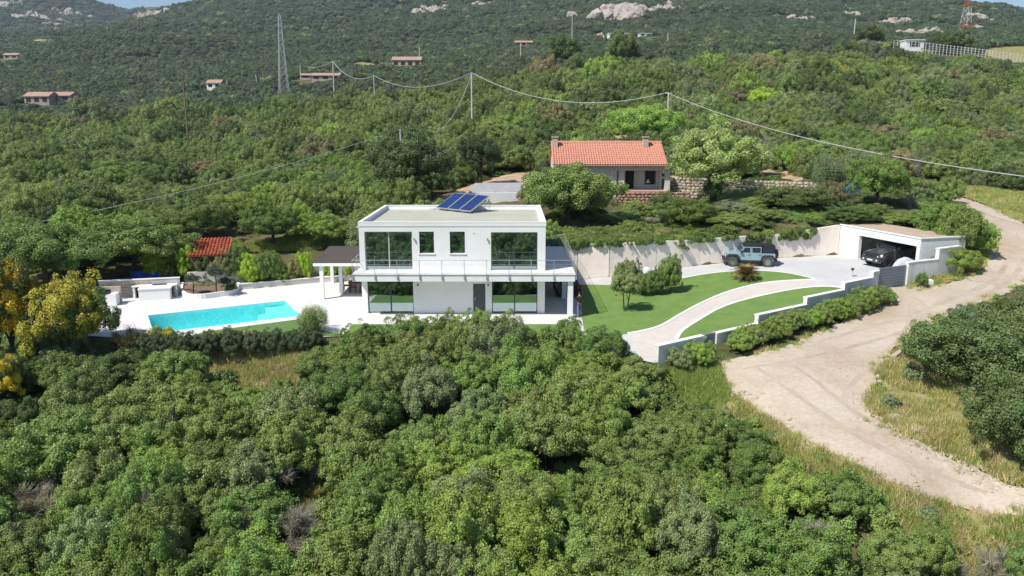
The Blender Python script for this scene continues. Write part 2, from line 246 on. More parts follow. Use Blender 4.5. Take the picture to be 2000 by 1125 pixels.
# ---------------- mesh helpers
def link(name, me, parent=None, loc=(0, 0, 0), rot=0, label=None, cat=None, group=None, kind=None):
    o = bpy.data.objects.new(name, me); COL.objects.link(o)
    if parent is not None: o.parent = parent
    o.location = loc; o.rotation_euler = (0, 0, rot) if not isinstance(rot, (tuple, list)) else rot
    return tag(o, label, cat, group, kind)
def tag(o, label=None, cat=None, group=None, kind=None):
    if label: o['label'] = label
    if cat: o['category'] = cat
    if group: o['group'] = group
    if kind: o['kind'] = kind
    return o
def empty(name, loc, rot=0, label=None, cat=None, group=None):
    return link(name, None, None, loc, rot, label, cat, group)
class MB:
    def __init__(s): s.v = []; s.f = []; s.m = []; s.cm = 0
    def add(s, vs, fs):
        k = len(s.v); s.v += [tuple(v) for v in vs]; s.f += [tuple(i + k for i in f) for f in fs]; s.m += [s.cm] * len(fs); return s
    def box(s, x0, x1, y0, y1, z0, z1):
        return s.add([(x, y, z) for z in (z0, z1) for y in (y0, y1) for x in (x0, x1)], [(0, 2, 3, 1), (4, 5, 7, 6), (0, 1, 5, 4), (2, 6, 7, 3), (0, 4, 6, 2), (1, 3, 7, 5)])
    def hexa(s, b, t): return s.add(list(b) + list(t), [(3, 2, 1, 0), (4, 5, 6, 7), (0, 1, 5, 4), (1, 2, 6, 5), (2, 3, 7, 6), (3, 0, 4, 7)])
    def wall(s, p, q, z0, z1, th, side=0., z0b=None, z1b=None):
        d = Vector((q[0] - p[0], q[1] - p[1])).normalized(); n = Vector((-d.y, d.x)); a = n * (th / 2 + side); b = n * (-th / 2 + side)
        z0b = z0 if z0b is None else z0b; z1b = z1 if z1b is None else z1b
        B = [(p[0] + b.x, p[1] + b.y, z0), (q[0] + b.x, q[1] + b.y, z0b), (q[0] + a.x, q[1] + a.y, z0b), (p[0] + a.x, p[1] + a.y, z0)]
        T = [(x, y, z) for (x, y, _), z in zip(B, (z1, z1b, z1b, z1))]; return s.hexa(B, T)
    def cyl(s, p, q, r, n=8, r2=None, cap=True):
        p = Vector(p); q = Vector(q); r2 = r if r2 is None else r2; d = (q - p).normalized(); a = d.orthogonal().normalized(); b = d.cross(a)
        vs = [tuple(c + (a * math.cos(2 * math.pi * i / n) + b * math.sin(2 * math.pi * i / n)) * rr) for c, rr in ((p, r), (q, r2)) for i in range(n)]
        fs = [(i, (i + 1) % n, n + (i + 1) % n, n + i) for i in range(n)]
        if cap: fs += [tuple(range(n - 1, -1, -1)), tuple(range(n, 2 * n))]
        return s.add(vs, fs)
    def tube(s, pts, r, n=6):
        rs = r if isinstance(r, (list, tuple)) else [r] * len(pts)
        for i in range(len(pts) - 1): s.cyl(pts[i], pts[i + 1], rs[i], n, rs[i + 1])
        return s
    def prism(s, poly, z0, z1):
        n = len(poly); return s.add([(p[0], p[1], z0) for p in poly] + [(p[0], p[1], z1) for p in poly], [tuple(range(n - 1, -1, -1)), tuple(range(n, 2 * n))] + [(i, (i + 1) % n, n + (i + 1) % n, n + i) for i in range(n)])
    def me(s, name, mats, sm=False):
        me = bpy.data.meshes.new(name); me.from_pydata(s.v, [], s.f); mats = mats if isinstance(mats, (list, tuple)) else [mats]
        for m in mats: me.materials.append(M[m] if isinstance(m, str) else m)
        me.polygons.foreach_set('material_index', s.m)
        if sm: me.polygons.foreach_set('use_smooth', [True] * len(me.polygons))
        me.update(); return me
    def obj(s, name, mats, parent=None, sm=False, bevel=0, **k):
        o = link(name, s.me(name, mats, sm), parent, **k)
        if bevel: b = o.modifiers.new('bevel', 'BEVEL'); b.width = bevel; b.segments = 2; b.limit_method = 'ANGLE'
        return o
def quads_mesh(name, V, mats, leafv=None, nv=4):
    """V: (n, nv, 3) separate polygons"""
    n = len(V); me = bpy.data.meshes.new(name); me.vertices.add(n * nv); me.loops.add(n * nv); me.polygons.add(n)
    me.vertices.foreach_set('co', V.astype(np.float32).ravel()); me.loops.foreach_set('vertex_index', np.arange(n * nv, dtype=np.int32))
    me.polygons.foreach_set('loop_start', np.arange(0, n * nv, nv, dtype=np.int32)); me.update(calc_edges=True)
    if leafv is not None:
        a = me.attributes.new('leafv', 'FLOAT', 'FACE'); a.data.foreach_set('value', leafv.astype(np.float32))
    for m in (mats if isinstance(mats, (list, tuple)) else [mats]): me.materials.append(M[m])
    return me
def grid_sheet(name, poly, matn, hf, off, step=.6, kind='structure', jitter=0., **k):
    """a sheet that follows hf inside a polygon"""
    pts = []; n = len(poly)
    for i in range(n):
        a = Vector(poly[i][:2]); b = Vector(poly[(i + 1) % n][:2]); m = max(1, int((b - a).length / step))
        for j in range(m):
            p = a.lerp(b, j / m)
            if jitter: p += Vector((noise.noise(Vector((p.x * .9, p.y * .9, 3))), noise.noise(Vector((p.x * .9, p.y * .9, 9))))) * jitter + Vector((random.uniform(-1, 1), random.uniform(-1, 1))) * jitter * .22
            pts.append(p)
    nb = len(pts); xs = [p.x for p in pts]; ys = [p.y for p in pts]
    gx, gy = np.meshgrid(np.arange(min(xs), max(xs), step), np.arange(min(ys), max(ys), step)); gx = gx.ravel() + RNG.uniform(-.1, .1, gx.size) * step; gy = gy.ravel() + RNG.uniform(-.1, .1, gy.size) * step
    bp = [(p.x, p.y) for p in pts]; ok = inside(gx, gy, bp) & (pdist(gx, gy, bp) > step * .45)
    allp = pts + [Vector((x, y)) for x, y in zip(gx[ok], gy[ok])]
    vo, eo, fo, *_ = delaunay_2d_cdt(allp, [(i, (i + 1) % nb) for i in range(nb)], [], 1, 1e-4)
    v = np.array([tuple(p) for p in vo]); z = hf(v[:, 0], v[:, 1]) + off
    me = bpy.data.meshes.new(name); me.from_pydata([(a, b, c) for (a, b), c in zip(v, z)], [], [f if (vo[f[1]] - vo[f[0]]).cross(vo[f[2]] - vo[f[0]]) > 0 else f[::-1] for f in fo]); me.materials.append(M[matn]); me.polygons.foreach_set('use_smooth', [True] * len(me.polygons)); me.update()
    return link(name, me, kind=kind, **k)

def streak(m, lo=.86):
    n = m.node_tree.nodes; l = m.node_tree.links; b = n['Principled BSDF']; src = b.inputs['Base Color'].links[0].from_socket; tc = n.new('ShaderNodeTexCoord'); mp = n.new('ShaderNodeMapping'); mp.inputs['Scale'].default_value = (1.2, 1.2, .3); l.new(tc.outputs['Object'], mp.inputs[0])
    t = n.new('ShaderNodeTexNoise'); t.inputs['Scale'].default_value = 1.6; t.inputs['Detail'].default_value = 6; t.inputs['Roughness'].default_value = .7; l.new(mp.outputs[0], t.inputs['Vector']); r = n.new('ShaderNodeMapRange'); r.inputs[1].default_value = .35; r.inputs[2].default_value = .52; r.inputs[3].default_value = lo; r.inputs[4].default_value = 1; l.new(t.outputs['Fac'], r.inputs[0])
    s = n.new('ShaderNodeVectorMath'); s.operation = 'SCALE'; l.new(src, s.inputs[0]); l.new(r.outputs[0], s.inputs['Scale']); l.new(s.outputs[0], b.inputs['Base Color'])
streak(M['render'], .965); streak(M['wallgrey'], .93); streak(M['concrete'], .92); streak(M['h2wall'], .92)
def spline(L, k=5):
    out = []; n = len(L)
    for i in range(n - 1):
        p0, p1, p2, p3 = (Vector(L[max(i - 1, 0)]), Vector(L[i]), Vector(L[i + 1]), Vector(L[min(i + 2, n - 1)]))
        for j in range(k):
            t = j / k; out.append(tuple(.5 * ((2 * p1) + (-p0 + p2) * t + (2 * p0 - 5 * p1 + 4 * p2 - p3) * t * t + (-p0 + 3 * p1 - 3 * p2 + p3) * t ** 3)))
    return out + [tuple(L[-1])]
# ---------------- the ground
def pts_px(L, fn): return [tuple(fn(u, v)[:2]) for u, v in L]
ROADPX = [(1397, 704), (1402, 737), (1440, 775), (1480, 812), (1560, 862), (1640, 905), (1720, 945), (1800, 975), (1900, 998), (2000, 1016), (2300, 1060), (2300, 985), (2000, 952), (1900, 917), (1830, 884), (1760, 850), (1708, 815), (1690, 790), (1703, 755), (1722, 715), (1740, 688), (1790, 655), (1850, 618), (1900, 600), (1960, 577), (2010, 550), (2300, 470),
          (2300, 440), (2100, 462), (2000, 438), (1940, 408), (1870, 383), (1790, 366), (1795, 380), (1850, 391), (1895, 410), (1930, 432), (1945, 470), (1925, 520), (1870, 553), (1800, 563), (1768, 558), (1740, 562), (1714, 569), (1716, 592), (1660, 620), (1600, 650), (1530, 680), (1460, 697)]
ROAD = pts_px(ROADPX, gnd)
VERGES = {'green': pts_px([(1305, 735), (1330, 722), (1395, 706), (1401, 738), (1440, 772), (1420, 785), (1370, 815), (1320, 800)], gnd),
          'low': pts_px([(1370, 812), (1440, 774), (1480, 810), (1560, 860), (1640, 903), (1720, 943), (1800, 973), (1900, 997), (2000, 1014), (2120, 1040), (2050, 1180), (1790, 1180), (1750, 1060), (1700, 990), (1605, 930), (1530, 882), (1468, 836), (1420, 806)], gnd),
          'high': pts_px([(2010, 952), (1900, 914), (1830, 881), (1760, 847), (1711, 813), (1694, 790), (1706, 757), (1728, 712), (1790, 700), (1880, 700), (2100, 800), (2300, 980)], gnd),
          'inner': pts_px([(1774, 557), (1800, 561), (1870, 551), (1922, 519), (1942, 470), (1928, 433), (1893, 412), (1850, 430), (1880, 480), (1840, 510)], gnd),
          'upper': pts_px([(1792, 364), (1870, 380), (1940, 405), (2000, 434), (2100, 458), (2200, 430), (2060, 385), (1900, 365), (1800, 352)], gnd),
          'clear': pts_px([(395, 715), (430, 686), (520, 682), (600, 684), (612, 700), (600, 745), (560, 770), (480, 765), (420, 745)], gnd),
          'bottomgap': pts_px([(520, 1000), (600, 930), (700, 960), (710, 1030), (640, 1060), (560, 1050)], gnd)}
EXTRA = [('grass_slope', [(445, 500), (600, 490), (700, 480), (700, 445), (660, 450), (560, 465), (480, 480), (440, 470)], 'grassgreen'), ('earth_bank', [(835, 400), (905, 392), (1000, 392), (1068, 372), (1068, 322), (1010, 336), (930, 358), (870, 380)], 'earth'),
         ('hill_track', [(1310, 352), (1380, 345), (1480, 340), (1560, 355), (1575, 343), (1500, 326), (1400, 330), (1310, 338)], 'earth'), ('garden_lawn', [(1360, 372), (1520, 360), (1600, 372), (1640, 392), (1500, 400), (1380, 400)], 'grassgreen'),
         ('far_meadow', [(1905, 100), (1960, 92), (2100, 88), (2200, 120), (2100, 150), (2000, 135), (1950, 118)], 'dry'), ('hill_clearing', [(1150, 66), (1180, 60), (1192, 76), (1190, 90), (1172, 88)], 'earth'), ('hill_clearing', [(700, 118), (760, 128), (740, 136), (680, 130)], 'dry'), ('bare_patch', [(1270, 300), (1180, 285), (1160, 268), (1240, 262)], 'earth')]
EXW = [pts_px(px, gnd) for _n, px, _m in EXTRA]
rows = np.exp(np.arange(math.log(6.0), math.log(2760), .0105)); na = 420
aa = np.concatenate([np.linspace(-1.25, -.82, 24)[:-1], np.linspace(-.82, .82, na), np.linspace(.82, 1.25, 24)[1:]])
Ag, Yg = np.meshgrid(aa, rows); Xg = Ag * Yg; Zg = H(Xg, Yg)
for poly, d in [(PLOT, .25), (ROAD, .10)]:
    ins = inside(Xg, Yg, poly) & (pdist(Xg, Yg, poly) > .25) & (Yg < 140); Zg = np.where(ins, Zg - d, Zg)
fb = np.zeros_like(Zg); rough_ = (Yg > 380)
for (ax, ay, s_, amp) in ((1.3, 2.1, 60., 7.), (4.2, .3, 26., 3.), (7.7, 5.1, 150., 14.)):
    fb += amp * (np.sin(Xg / s_ + ax + 1.7 * np.sin(Yg / s_ * .8 + ay)) * np.cos(Yg / s_ * 1.1 + ay + 1.3 * np.sin(Xg / s_ * .7)))
def relief(x, y):
    x = np.asarray(x, float); y = np.asarray(y, float); f = np.zeros(np.broadcast(x, y).shape)
    for (ax, ay, s_, amp) in ((1.3, 2.1, 60., 4.), (4.2, .3, 26., 1.6), (7.7, 5.1, 150., 8.)):
        f = f + amp * (np.sin(x / s_ + ax + 1.7 * np.sin(y / s_ * .8 + ay)) * np.cos(y / s_ * 1.1 + ay + 1.3 * np.sin(x / s_ * .7)))
    return f * smooth((y - 350) / 600)
H0 = H
def H(x, y): return H0(x, y) + relief(x, y)
Zg = Zg + relief(Xg, Yg)
hh = .12 * np.sin(Xg * 1.9 + 3 * np.sin(Yg * .7)) * np.cos(Yg * 1.3 + Xg * .4); SH = list(VERGES.values()) + EXW
for poly in SH:
    ins = inside(Xg, Yg, poly) & (pdist(Xg, Yg, poly) > .2); Zg = np.where(ins, Zg - .16, Zg)
outp = ~inside(Xg, Yg, PLOT) & (pdist(Xg, Yg, PLOT) > 1.5) & ~inside(Xg, Yg, ROAD) & (pdist(Xg, Yg, ROAD) > 1.5)
Zg = np.where(outp & (Yg < 300) & (~np.any([inside(Xg, Yg, p_) for p_ in SH], axis=0)), Zg + hh, Zg)
# the pool's basin is cut out of the ground
POOL = [tuple(P(300, 652, 0)[:2]), tuple(P(590, 617.5, 0)[:2]), tuple(P(557, 588, 0)[:2]), None]
pv = Vector(POOL[1]) - Vector(POOL[0]); POOL[3] = tuple(Vector(POOL[2]) - pv)
nr, nc = Zg.shape
idx = np.arange(nr * nc).reshape(nr, nc); q = np.stack([idx[:-1, :-1], idx[:-1, 1:], idx[1:, 1:], idx[1:, :-1]], -1).reshape(-1, 4)
cx = (Xg[:-1, :-1] + Xg[1:, 1:]).ravel() / 2; cyy = (Yg[:-1, :-1] + Yg[1:, 1:]).ravel() / 2
q = q[~(inside(cx, cyy, POOL) | (pdist(cx, cyy, POOL) < .7))]
me = bpy.data.meshes.new('ground'); me.vertices.add(nr * nc); me.vertices.foreach_set('co', np.stack([Xg, Yg, Zg], -1).astype(np.float32).ravel())
me.loops.add(q.size); me.polygons.add(len(q)); me.loops.foreach_set('vertex_index', q.ravel().astype(np.int32)); me.polygons.foreach_set('loop_start', np.arange(0, q.size, 4, dtype=np.int32)); me.polygons.foreach_set('use_smooth', [True] * len(q)); me.update(calc_edges=True)
me.materials.append(M['ground']); link('ground', me, kind='structure')
mb = MB(); mb.add([(-400, -400, -14), (400, -400, -14), (8, 6.2, -10.7), (-8, 6.2, -10.7)], [(0, 1, 2, 3)]); mb.add([(-4000, -400, -16), (-400, -400, -14), (-8, 6.2, -10.7), (-4000, 3300, -16)], [(0, 1, 2, 3)]); mb.add([(4000, -400, -16), (4000, 3300, -16), (8, 6.2, -10.7), (400, -400, -14)], [(0, 1, 2, 3)])
mb.obj('lower_ground', 'ground', kind='structure')
grid_sheet('dirt_road', ROAD, 'road', H, .05, .55, jitter=.42)
def rut(L, wdt):
    W_ = pts_px(spline(L, 8), gnd); lt, rt = [], []; n = len(W_)
    for i in range(n):
        a = Vector(W_[max(i - 1, 0)]); b = Vector(W_[min(i + 1, n - 1)]); d = (b - a).normalized(); nn_ = Vector((-d.y, d.x)); k = wdt * (.35 + .65 * math.sin(math.pi * i / (n - 1))) / 2 * random.uniform(.7, 1.25); p = Vector(W_[i]); lt.append(tuple(p + nn_ * k)); rt.append(tuple(p - nn_ * k))
    grid_sheet('wheel_rut', lt + rt[::-1], 'rut', H, .054, .5, jitter=.1)
for L_, w_ in (([(1470, 712), (1545, 765), (1640, 832), (1760, 895), (1900, 955), (2010, 990)], .42), ([(1530, 700), (1600, 752), (1690, 818), (1800, 880), (1920, 938), (2010, 972)], .42), ([(1740, 580), (1775, 610), (1760, 660), (1700, 715), (1650, 775), (1680, 815)], .36), ([(1775, 575), (1815, 608), (1800, 655), (1730, 705), (1670, 745)], .36), ([(1985, 455), (2000, 500), (1975, 545), (1900, 590), (1790, 640), (1620, 690), (1450, 722)], .45), ([(1955, 470), (1965, 510), (1940, 548), (1870, 580), (1760, 622), (1600, 668)], .45)): rut(L_, w_)
for k, nm in (('green', 'grassy_verge'), ('low', 'dry_grass_bank'), ('high', 'dry_grass_bank'), ('inner', 'grassy_verge'), ('upper', 'grassy_verge'), ('clear', 'dry_grass_clearing'), ('bottomgap', 'dry_grass_clearing')):
    grid_sheet(nm, VERGES[k], 'dry' if k != 'green' else 'grassgreen', H, .03 if k != 'bottomgap' else .09, .6, jitter=.7)
# grass slope left of the house, meadow at the far right, earth bank and tracks above the house
for (nm, px, mt), pw in zip(EXTRA, EXW): grid_sheet(nm, pw, mt, H, .08, (.9 if nm != 'house_yard' else 2.5) if px[0][1] > 150 else 3, jitter=.7)
# ---------------- plot surfaces
deckp = [(-28.5, 46.4), (-21, 44.8), (-12, 45.6), (-10.5, 45.9), (-10.5, 63.7), (-16, 62.4), (-21.8, 59.4), (-25.5, 58.1), (-30.9, 56.5)]
def ring_sheet(name, outer, hole, matn, z):
    pts = [Vector(p) for p in outer] + [Vector(p) for p in hole]; n = len(outer); m = len(hole)
    vo, eo, fo, ov, oe, of_ = delaunay_2d_cdt(pts, [(i, (i + 1) % n) for i in range(n)] + [(n + i, n + (i + 1) % m) for i in range(m)], [], 0, 1e-5)
    fs = []
    for f in fo:
        c = sum((vo[i] for i in f), Vector((0, 0))) / len(f)
        if inside(c.x, c.y, outer) and not inside(c.x, c.y, hole): fs.append(f if (vo[f[1]] - vo[f[0]]).cross(vo[f[2]] - vo[f[0]]) > 0 else f[::-1])
    me = bpy.data.meshes.new(name); me.from_pydata([(v.x, v.y, z) for v in vo], [], fs); me.materials.append(M[matn]); me.update(); return link(name, me, kind='structure')
ring_sheet('pool_terrace', deckp, POOL, 'deck', .015)
pe = Vector(POOL[1]) - Vector(POOL[0]); pe.normalize(); pn = Vector((pe.y, -pe.x))
grid_sheet('turf_strip', [tuple(P(404, 648, 0)[:2]), tuple(P(585, 624, 0)[:2]), (-12.0, 47.0), (-10.6, 46.3), (-10.6, 45.9), (-12, 45.7), (-20.5, 44.9)], 'turf', lambda x, y: np.zeros_like(x), .035, .8)
grid_sheet('front_lawn', [(-10.4, 46.1), (-4, 46.4), (3, 45.9), (4.4, 46), (4.4, 48.65), (-10.4, 48.65)], 'lawn', Hg, .035, .8)
ring = [(-10.49, 45.95), (-4, 46.25), (3, 45.7), (8.2, 42.0), (26.6, 54.8), (29.3, 56.2), (32.2, 57.5), (34.6, 58.8), (35.5, 60), (33, 68.6), (29, 67.4), (23.6, 66.2), (15.9, 64.3), (8, 62.2), (3.2, 62.4), (2.9, 63.6), (-10.49, 63.7)]
grid_sheet('driveway', ring, 'drive', Hg, .01, .7)
upA = spline([(1205, 553), (1260, 551), (1324, 545), (1370, 537), (1420, 531), (1480, 529), (1540, 534), (1592, 545.5)])
loA = spline([(1592, 546), (1500, 552), (1430, 568), (1375, 590), (1330, 614), (1290, 637), (1250, 648), (1226, 652)])
LA = pts_px([(1121, 557), (1190, 557.5)] + upA + loA, gg) + [(4.6, 45.6), (4.6, 47)]
LA = [p for p in LA]; grid_sheet('main_lawn', LA, 'lawn', Hg, .035, .6, jitter=.07)
upB = spline([(1322, 662), (1333, 646), (1365, 625), (1400, 605), (1440, 590), (1500, 575), (1560, 564), (1610, 560), (1650, 563)])
LBp = pts_px(upB, gg); wd = (WB - WA).normalized(); wn = Vector((-wd.y, wd.x))
def on_wall(t, off=.16): p = WA + wd * t + wn * off; return (p.x, p.y)
LB = LBp + [on_wall(20.4, .2), on_wall(16, .2), on_wall(10, .2), on_wall(5.2, .2)]
grid_sheet('lower_lawn', LB, 'lawn', Hg, .035, .6, jitter=.07)
pathpoly = pts_px(loA[1:], gg) + [(7.6, 42.9)] + [on_wall(2.0, .2), on_wall(4.9, .2)] + LBp[:-4]
grid_sheet('garden_path', pathpoly, 'pathm', Hg, .022, .6)
def strip(name, line, wdt, matn, z0, z1):
    mb = MB(); n = len(line); L = []; Rr = []
    for i in range(n):
        a = Vector(line[max(i - 1, 0)][:2]); b = Vector(line[min(i + 1, n - 1)][:2]); d = (b - a).normalized(); nn_ = Vector((-d.y, d.x)); p = Vector(line[i][:2])
        L.append(p + nn_ * wdt / 2); Rr.append(p - nn_ * wdt / 2)
    for i in range(n - 1):
        q4 = [L[i], Rr[i], Rr[i + 1], L[i + 1]]; mb.hexa([(p.x, p.y, float(Hg(p.x, p.y)) + z0) for p in q4], [(p.x, p.y, float(Hg(p.x, p.y)) + z1) for p in q4])
    return mb.obj(name, matn, kind='structure')
for ln in (pts_px(loA, gg), LBp): strip('path_kerb', ln, .22, 'coping', -.1, .055)
strip('lawn_kerb', pts_px(upA, gg), .12, 'coping', -.1, .05)
# pool
mb = MB(); pz = -1.35; O = [Vector(p) for p in POOL]; cen = sum(O, Vector((0, 0))) / 4
mb.add([(p.x, p.y, .015) for p in O] + [(p.x, p.y, pz) for p in O], [(4, 5, 6, 7), (0, 1, 5, 4), (1, 2, 6, 5), (2, 3, 7, 6), (3, 0, 4, 7)])
pool = mb.obj('swimming_pool', 'pool', label='long turquoise swimming pool set in the white terrace beside the villa', cat='swimming pool')
mb = MB(); s1 = O[1] - pe * 1.5; s2 = O[2] - pe * 1.5
mb.prism([(s1 + (s2 - s1) * .01)[:], (O[1] + (O[2] - O[1]) * .01)[:], (O[2] - (O[2] - O[1]) * .01)[:], (s2 - (s2 - s1) * .01)[:]], -1.3, -.32)
M['poolstep'] = mat('pale_step_lining', (.42, .80, .76), .5, .3, .02, 1)
mb.obj('entry_ledge', 'poolstep', pool)
mb = MB(); a_ = (O[2] - O[1]).normalized(); s3 = s1 - pe * .6 + a_ * 1.0; s4 = s2 - pe * .6 - a_ * .4
mb.prism([s3[:], (s1 + a_ * .4)[:], (s2 - a_ * .1)[:], s4[:]], -1.3, -.75); mb.obj('lower_step', 'poolstep', pool)
mb = MB(); mb.add([(p.x, p.y, -.09) for p in O], [(0, 1, 2, 3)]); mb.obj('water', 'water', pool)
mb = MB()
for i in range(4):
    a = O[i]; b = O[(i + 1) % 4]; o2 = lambda p: p + (p - cen).normalized() * .42
    mb.hexa([(a.x, a.y, .0), (b.x, b.y, 0), (*o2(b), 0), (*o2(a), 0)], [(a.x, a.y, .045), (b.x, b.y, .045), (*o2(b), .045), (*o2(a), .045)])
mb.obj('coping', 'coping', pool)
pc = P(497, 602, -.7); rb = empty('pool_robot', (pc.x, pc.y, -1.33), .6, 'small dark blue pool cleaning robot at the bottom of the pool', 'pool cleaner')
MB().box(-.22, .22, -.2, .2, .08, .3).obj('body', mat('navy_plastic', (.01, .05, .14), .4), rb, bevel=.04)
for sy in (-.24, .24): MB().cyl((-.16, sy - .03, .1), (-.16, sy + .03, .1), .1, 10).cyl((.16, sy - .03, .1), (.16, sy + .03, .1), .1, 10).obj('track', 'blackpl', rb)
MB().tube([(0, 0, .28), (.5, .2, .9), (1.2, .1, 1.28), (2.4, .25, 1.27), (3.3, -.1, 1.27)], .02, 5).obj('hose', mat('pale_hose', (.5, .75, .75), .5), rb)
# ---------------- villa
VX0, VX1, VY0, VY1 = -10.35, 2.27, 51.5, 62.7; ZS, ZB, ZR = 3.03, 2.58, 6.35
vil = empty('villa', ((VX0 + VX1) / 2, VY0, 0), 0, 'modern two storey white flat roofed villa with full width balcony', 'house')
vo = Vector(((VX0 + VX1) / 2, VY0, 0))
def vp(mb, name, m, parent=None, **k):
    par = parent or vil; mb.v = [(x - vo.x, y - vo.y, z) for x, y, z in mb.v]; return mb.obj(name, m, par, **k)
def facade(x0, x1, z0, z1, y, th, holes):
    """a wall with rectangular openings in the XZ plane"""
    mb = MB(); xs = sorted({x0, x1, *[h[0] for h in holes], *[h[1] for h in holes]}); zs = sorted({z0, z1, *[h[2] for h in holes], *[h[3] for h in holes]})
    for i in range(len(xs) - 1):
        zz = []
        for j in range(len(zs) - 1):
            cx_, cz = (xs[i] + xs[i + 1]) / 2, (zs[j] + zs[j + 1]) / 2
            solid = not any(h[0] < cx_ < h[1] and h[2] < cz < h[3] for h in holes)
            if solid: 
                if zz and zz[-1][1] == zs[j]: zz[-1][1] = zs[j + 1]
                else: zz.append([zs[j], zs[j + 1]])
        for a, b in zz: mb.box(xs[i], xs[i + 1], y, y + th, a, b)
    me_ = mb; return me_
UP = [(-9.98, -6.76, 3.10, 5.74), (-6.28, -5.28, 4.25, 5.74), (-4.21, -3.19, 4.25, 5.74), (-1.42, 1.73, 3.10, 5.70)]
LO = [(-9.92, -6.78, .06, 2.52), (-2.67, -1.83, .03, 2.15), (-1.38, 1.75, .06, 2.52)]
w1 = facade(VX0, VX1, ZS, 6.10, VY0, .3, UP); vp(w1, 'upper_front_wall', 'render')
w2 = facade(VX0 + .05, VX1 - .02, 0, ZB, VY0 + .02, .3, LO); vp(w2, 'lower_front_wall', 'render')
mb = MB().box(VX0, VX0 + .3, VY0 + .3, VY1 - .3, 0, 6.1).box(VX1 - .3, VX1, VY0 + .3, VY1 - .3, 0, 6.1).box(VX0, VX1, VY1 - .3, VY1, 0, 6.1); vp(mb, 'side_and_rear_wall', 'render')
mb = MB().box(VX0 + .3, VX1 - .3, VY0 + .33, VY1 - .3, .0, .05).box(VX0 + .3, VX1 - .3, VY0 + .3, VY1 - .3, 2.75, 3.05); vp(mb, 'room_floor', 'roomfloor')
mb = MB().box(-6.5, -6.4, VY0 + .4, VY1 - .3, 3.05, 6.0).box(-2.2, -2.1, VY0 + .4, VY1 - .3, 3.05, 6.0).box(VX0 + .3, VX1 - .3, 56.4, 56.5, 3.05, 6.0).box(VX0 + .3, VX1 - .3, 57.4, 57.5, .05, 2.7).box(-3.2, -3.1, 51.9, 57.3, .05, 2.7); vp(mb, 'room_partition', 'room')
mb = MB().box(VX0 + .28, VX1 - .28, VY0 + .28, VY1 - .28, 5.98, 6.05); vp(mb, 'roof_deck', 'roofgravel')
t_ = .18; mb = MB().box(VX0 - .03, VX1 + .03, VY0 - .03, VY0 + t_, 6.102, ZR).box(VX0 - .03, VX1 + .03, VY1 - t_, VY1 + .03, 6.102, ZR).box(VX0 - .03, VX0 + t_, VY0 + t_, VY1 - t_, 6.102, ZR).box(VX1 - t_, VX1 + .03, VY0 + t_, VY1 - t_, 6.102, ZR)
vp(mb, 'roof_parapet', 'render'); mb = MB(); e = .04
for a in ((VX0 - e, VX1 + e, VY0 - e, VY0 + t_ + .02), (VX0 - e, VX1 + e, VY1 - t_ - .02, VY1 + e), (VX0 - e, VX0 + t_ + .02, VY0 + t_ + .02, VY1 - t_ - .02), (VX1 - t_ - .02, VX1 + e, VY0 + t_ + .02, VY1 - t_ - .02)): mb.box(*a, ZR, ZR + .05)
vp(mb, 'parapet_coping', 'coping')
vp(MB().cyl((VX1 + .06, 52.0, 6.0), (VX1 + .28, 51.9, 5.93), .04), 'roof_spout', 'steel'); vp(MB().cyl((VX0 - .06, 52.0, 6.02), (VX0 - .28, 51.9, 5.96), .04), 'roof_spout', 'steel')
BX0, BX1, BY0, BY1 = -10.62, 4.2, 50.15, 62.2
mb = MB().box(BX0, BX1, BY0, VY0, ZB, ZS).box(VX1, BX1, VY0, BY1, ZB, ZS).box(BX0, VX0, VY0, 53.4, ZB, ZS); vp(mb, 'balcony_slab', 'render')
mb = MB().box(BX0 - .05, BX1 + .05, BY0 - .05, VY0 - .002, ZS, ZS + .035).box(VX1 + .002, BX1 + .05, VY0 - .002, BY1 + .05, ZS, ZS + .035); vp(mb, 'balcony_paving', 'deck')
mb = MB().box(3.75, 4.1, 50.3, 50.7, 0, ZB); vp(mb, 'porch_column', 'render')
vp(MB().box(3.75, 4.1, 56.3, 56.7, 0, ZB), 'porch_column', 'render'); vp(MB().box(3.75, 4.1, 61.7, 62.1, 0, ZB), 'porch_column', 'render')
mb = MB().box(-10.5, 4.3, 48.7, 51.48, .0, .05); vp(mb, 'front_step', 'deck')  # paving widened over the lawn to bounce light onto the lower wall
def window(x0, x1, z0, z1, n, y, fm='frame', curtains=()):
    f = .055; mb = MB(); mb.box(x0, x1, y, y + .08, z1 - f, z1).box(x0, x1, y, y + .08, z0, z0 + f).box(x0, x0 + f, y, y + .08, z0 + f, z1 - f).box(x1 - f, x1, y, y + .08, z0 + f, z1 - f)
    for i in range(1, n): xm = x0 + (x1 - x0) * i / n; mb.box(xm - .04, xm + .04, y, y + .08, z0 + f, z1 - f)
    wo = vp(mb, 'window', fm); g_ = .08; wd_ = (x1 - x0 - 2 * f) / n
    for i in range(n):
        a = x0 + f + i * wd_; b = a + wd_; mb = MB().box(a + (.04 if i else 0), b - (.04 if i < n - 1 else 0), y + .035 + .012 * i, y + .047 + .012 * i, z0 + f, z1 - f); vp(mb, 'pane', 'glass', wo)
    return wo
window(*UP[0], 2, VY0 + .17, 'lframe'); window(*UP[1], 1, VY0 + .17); window(*UP[2], 1, VY0 + .17); window(*UP[3], 2, VY0 + .17)
window(*LO[0], 2, VY0 + .19); window(*LO[2], 2, VY0 + .19)
for h in UP[1:3]: vp(MB().box(h[0] - .08, h[1] + .08, VY0 - .06, VY0 + .16, h[2] - .06, h[2] - .003), 'window_sill', 'coping')
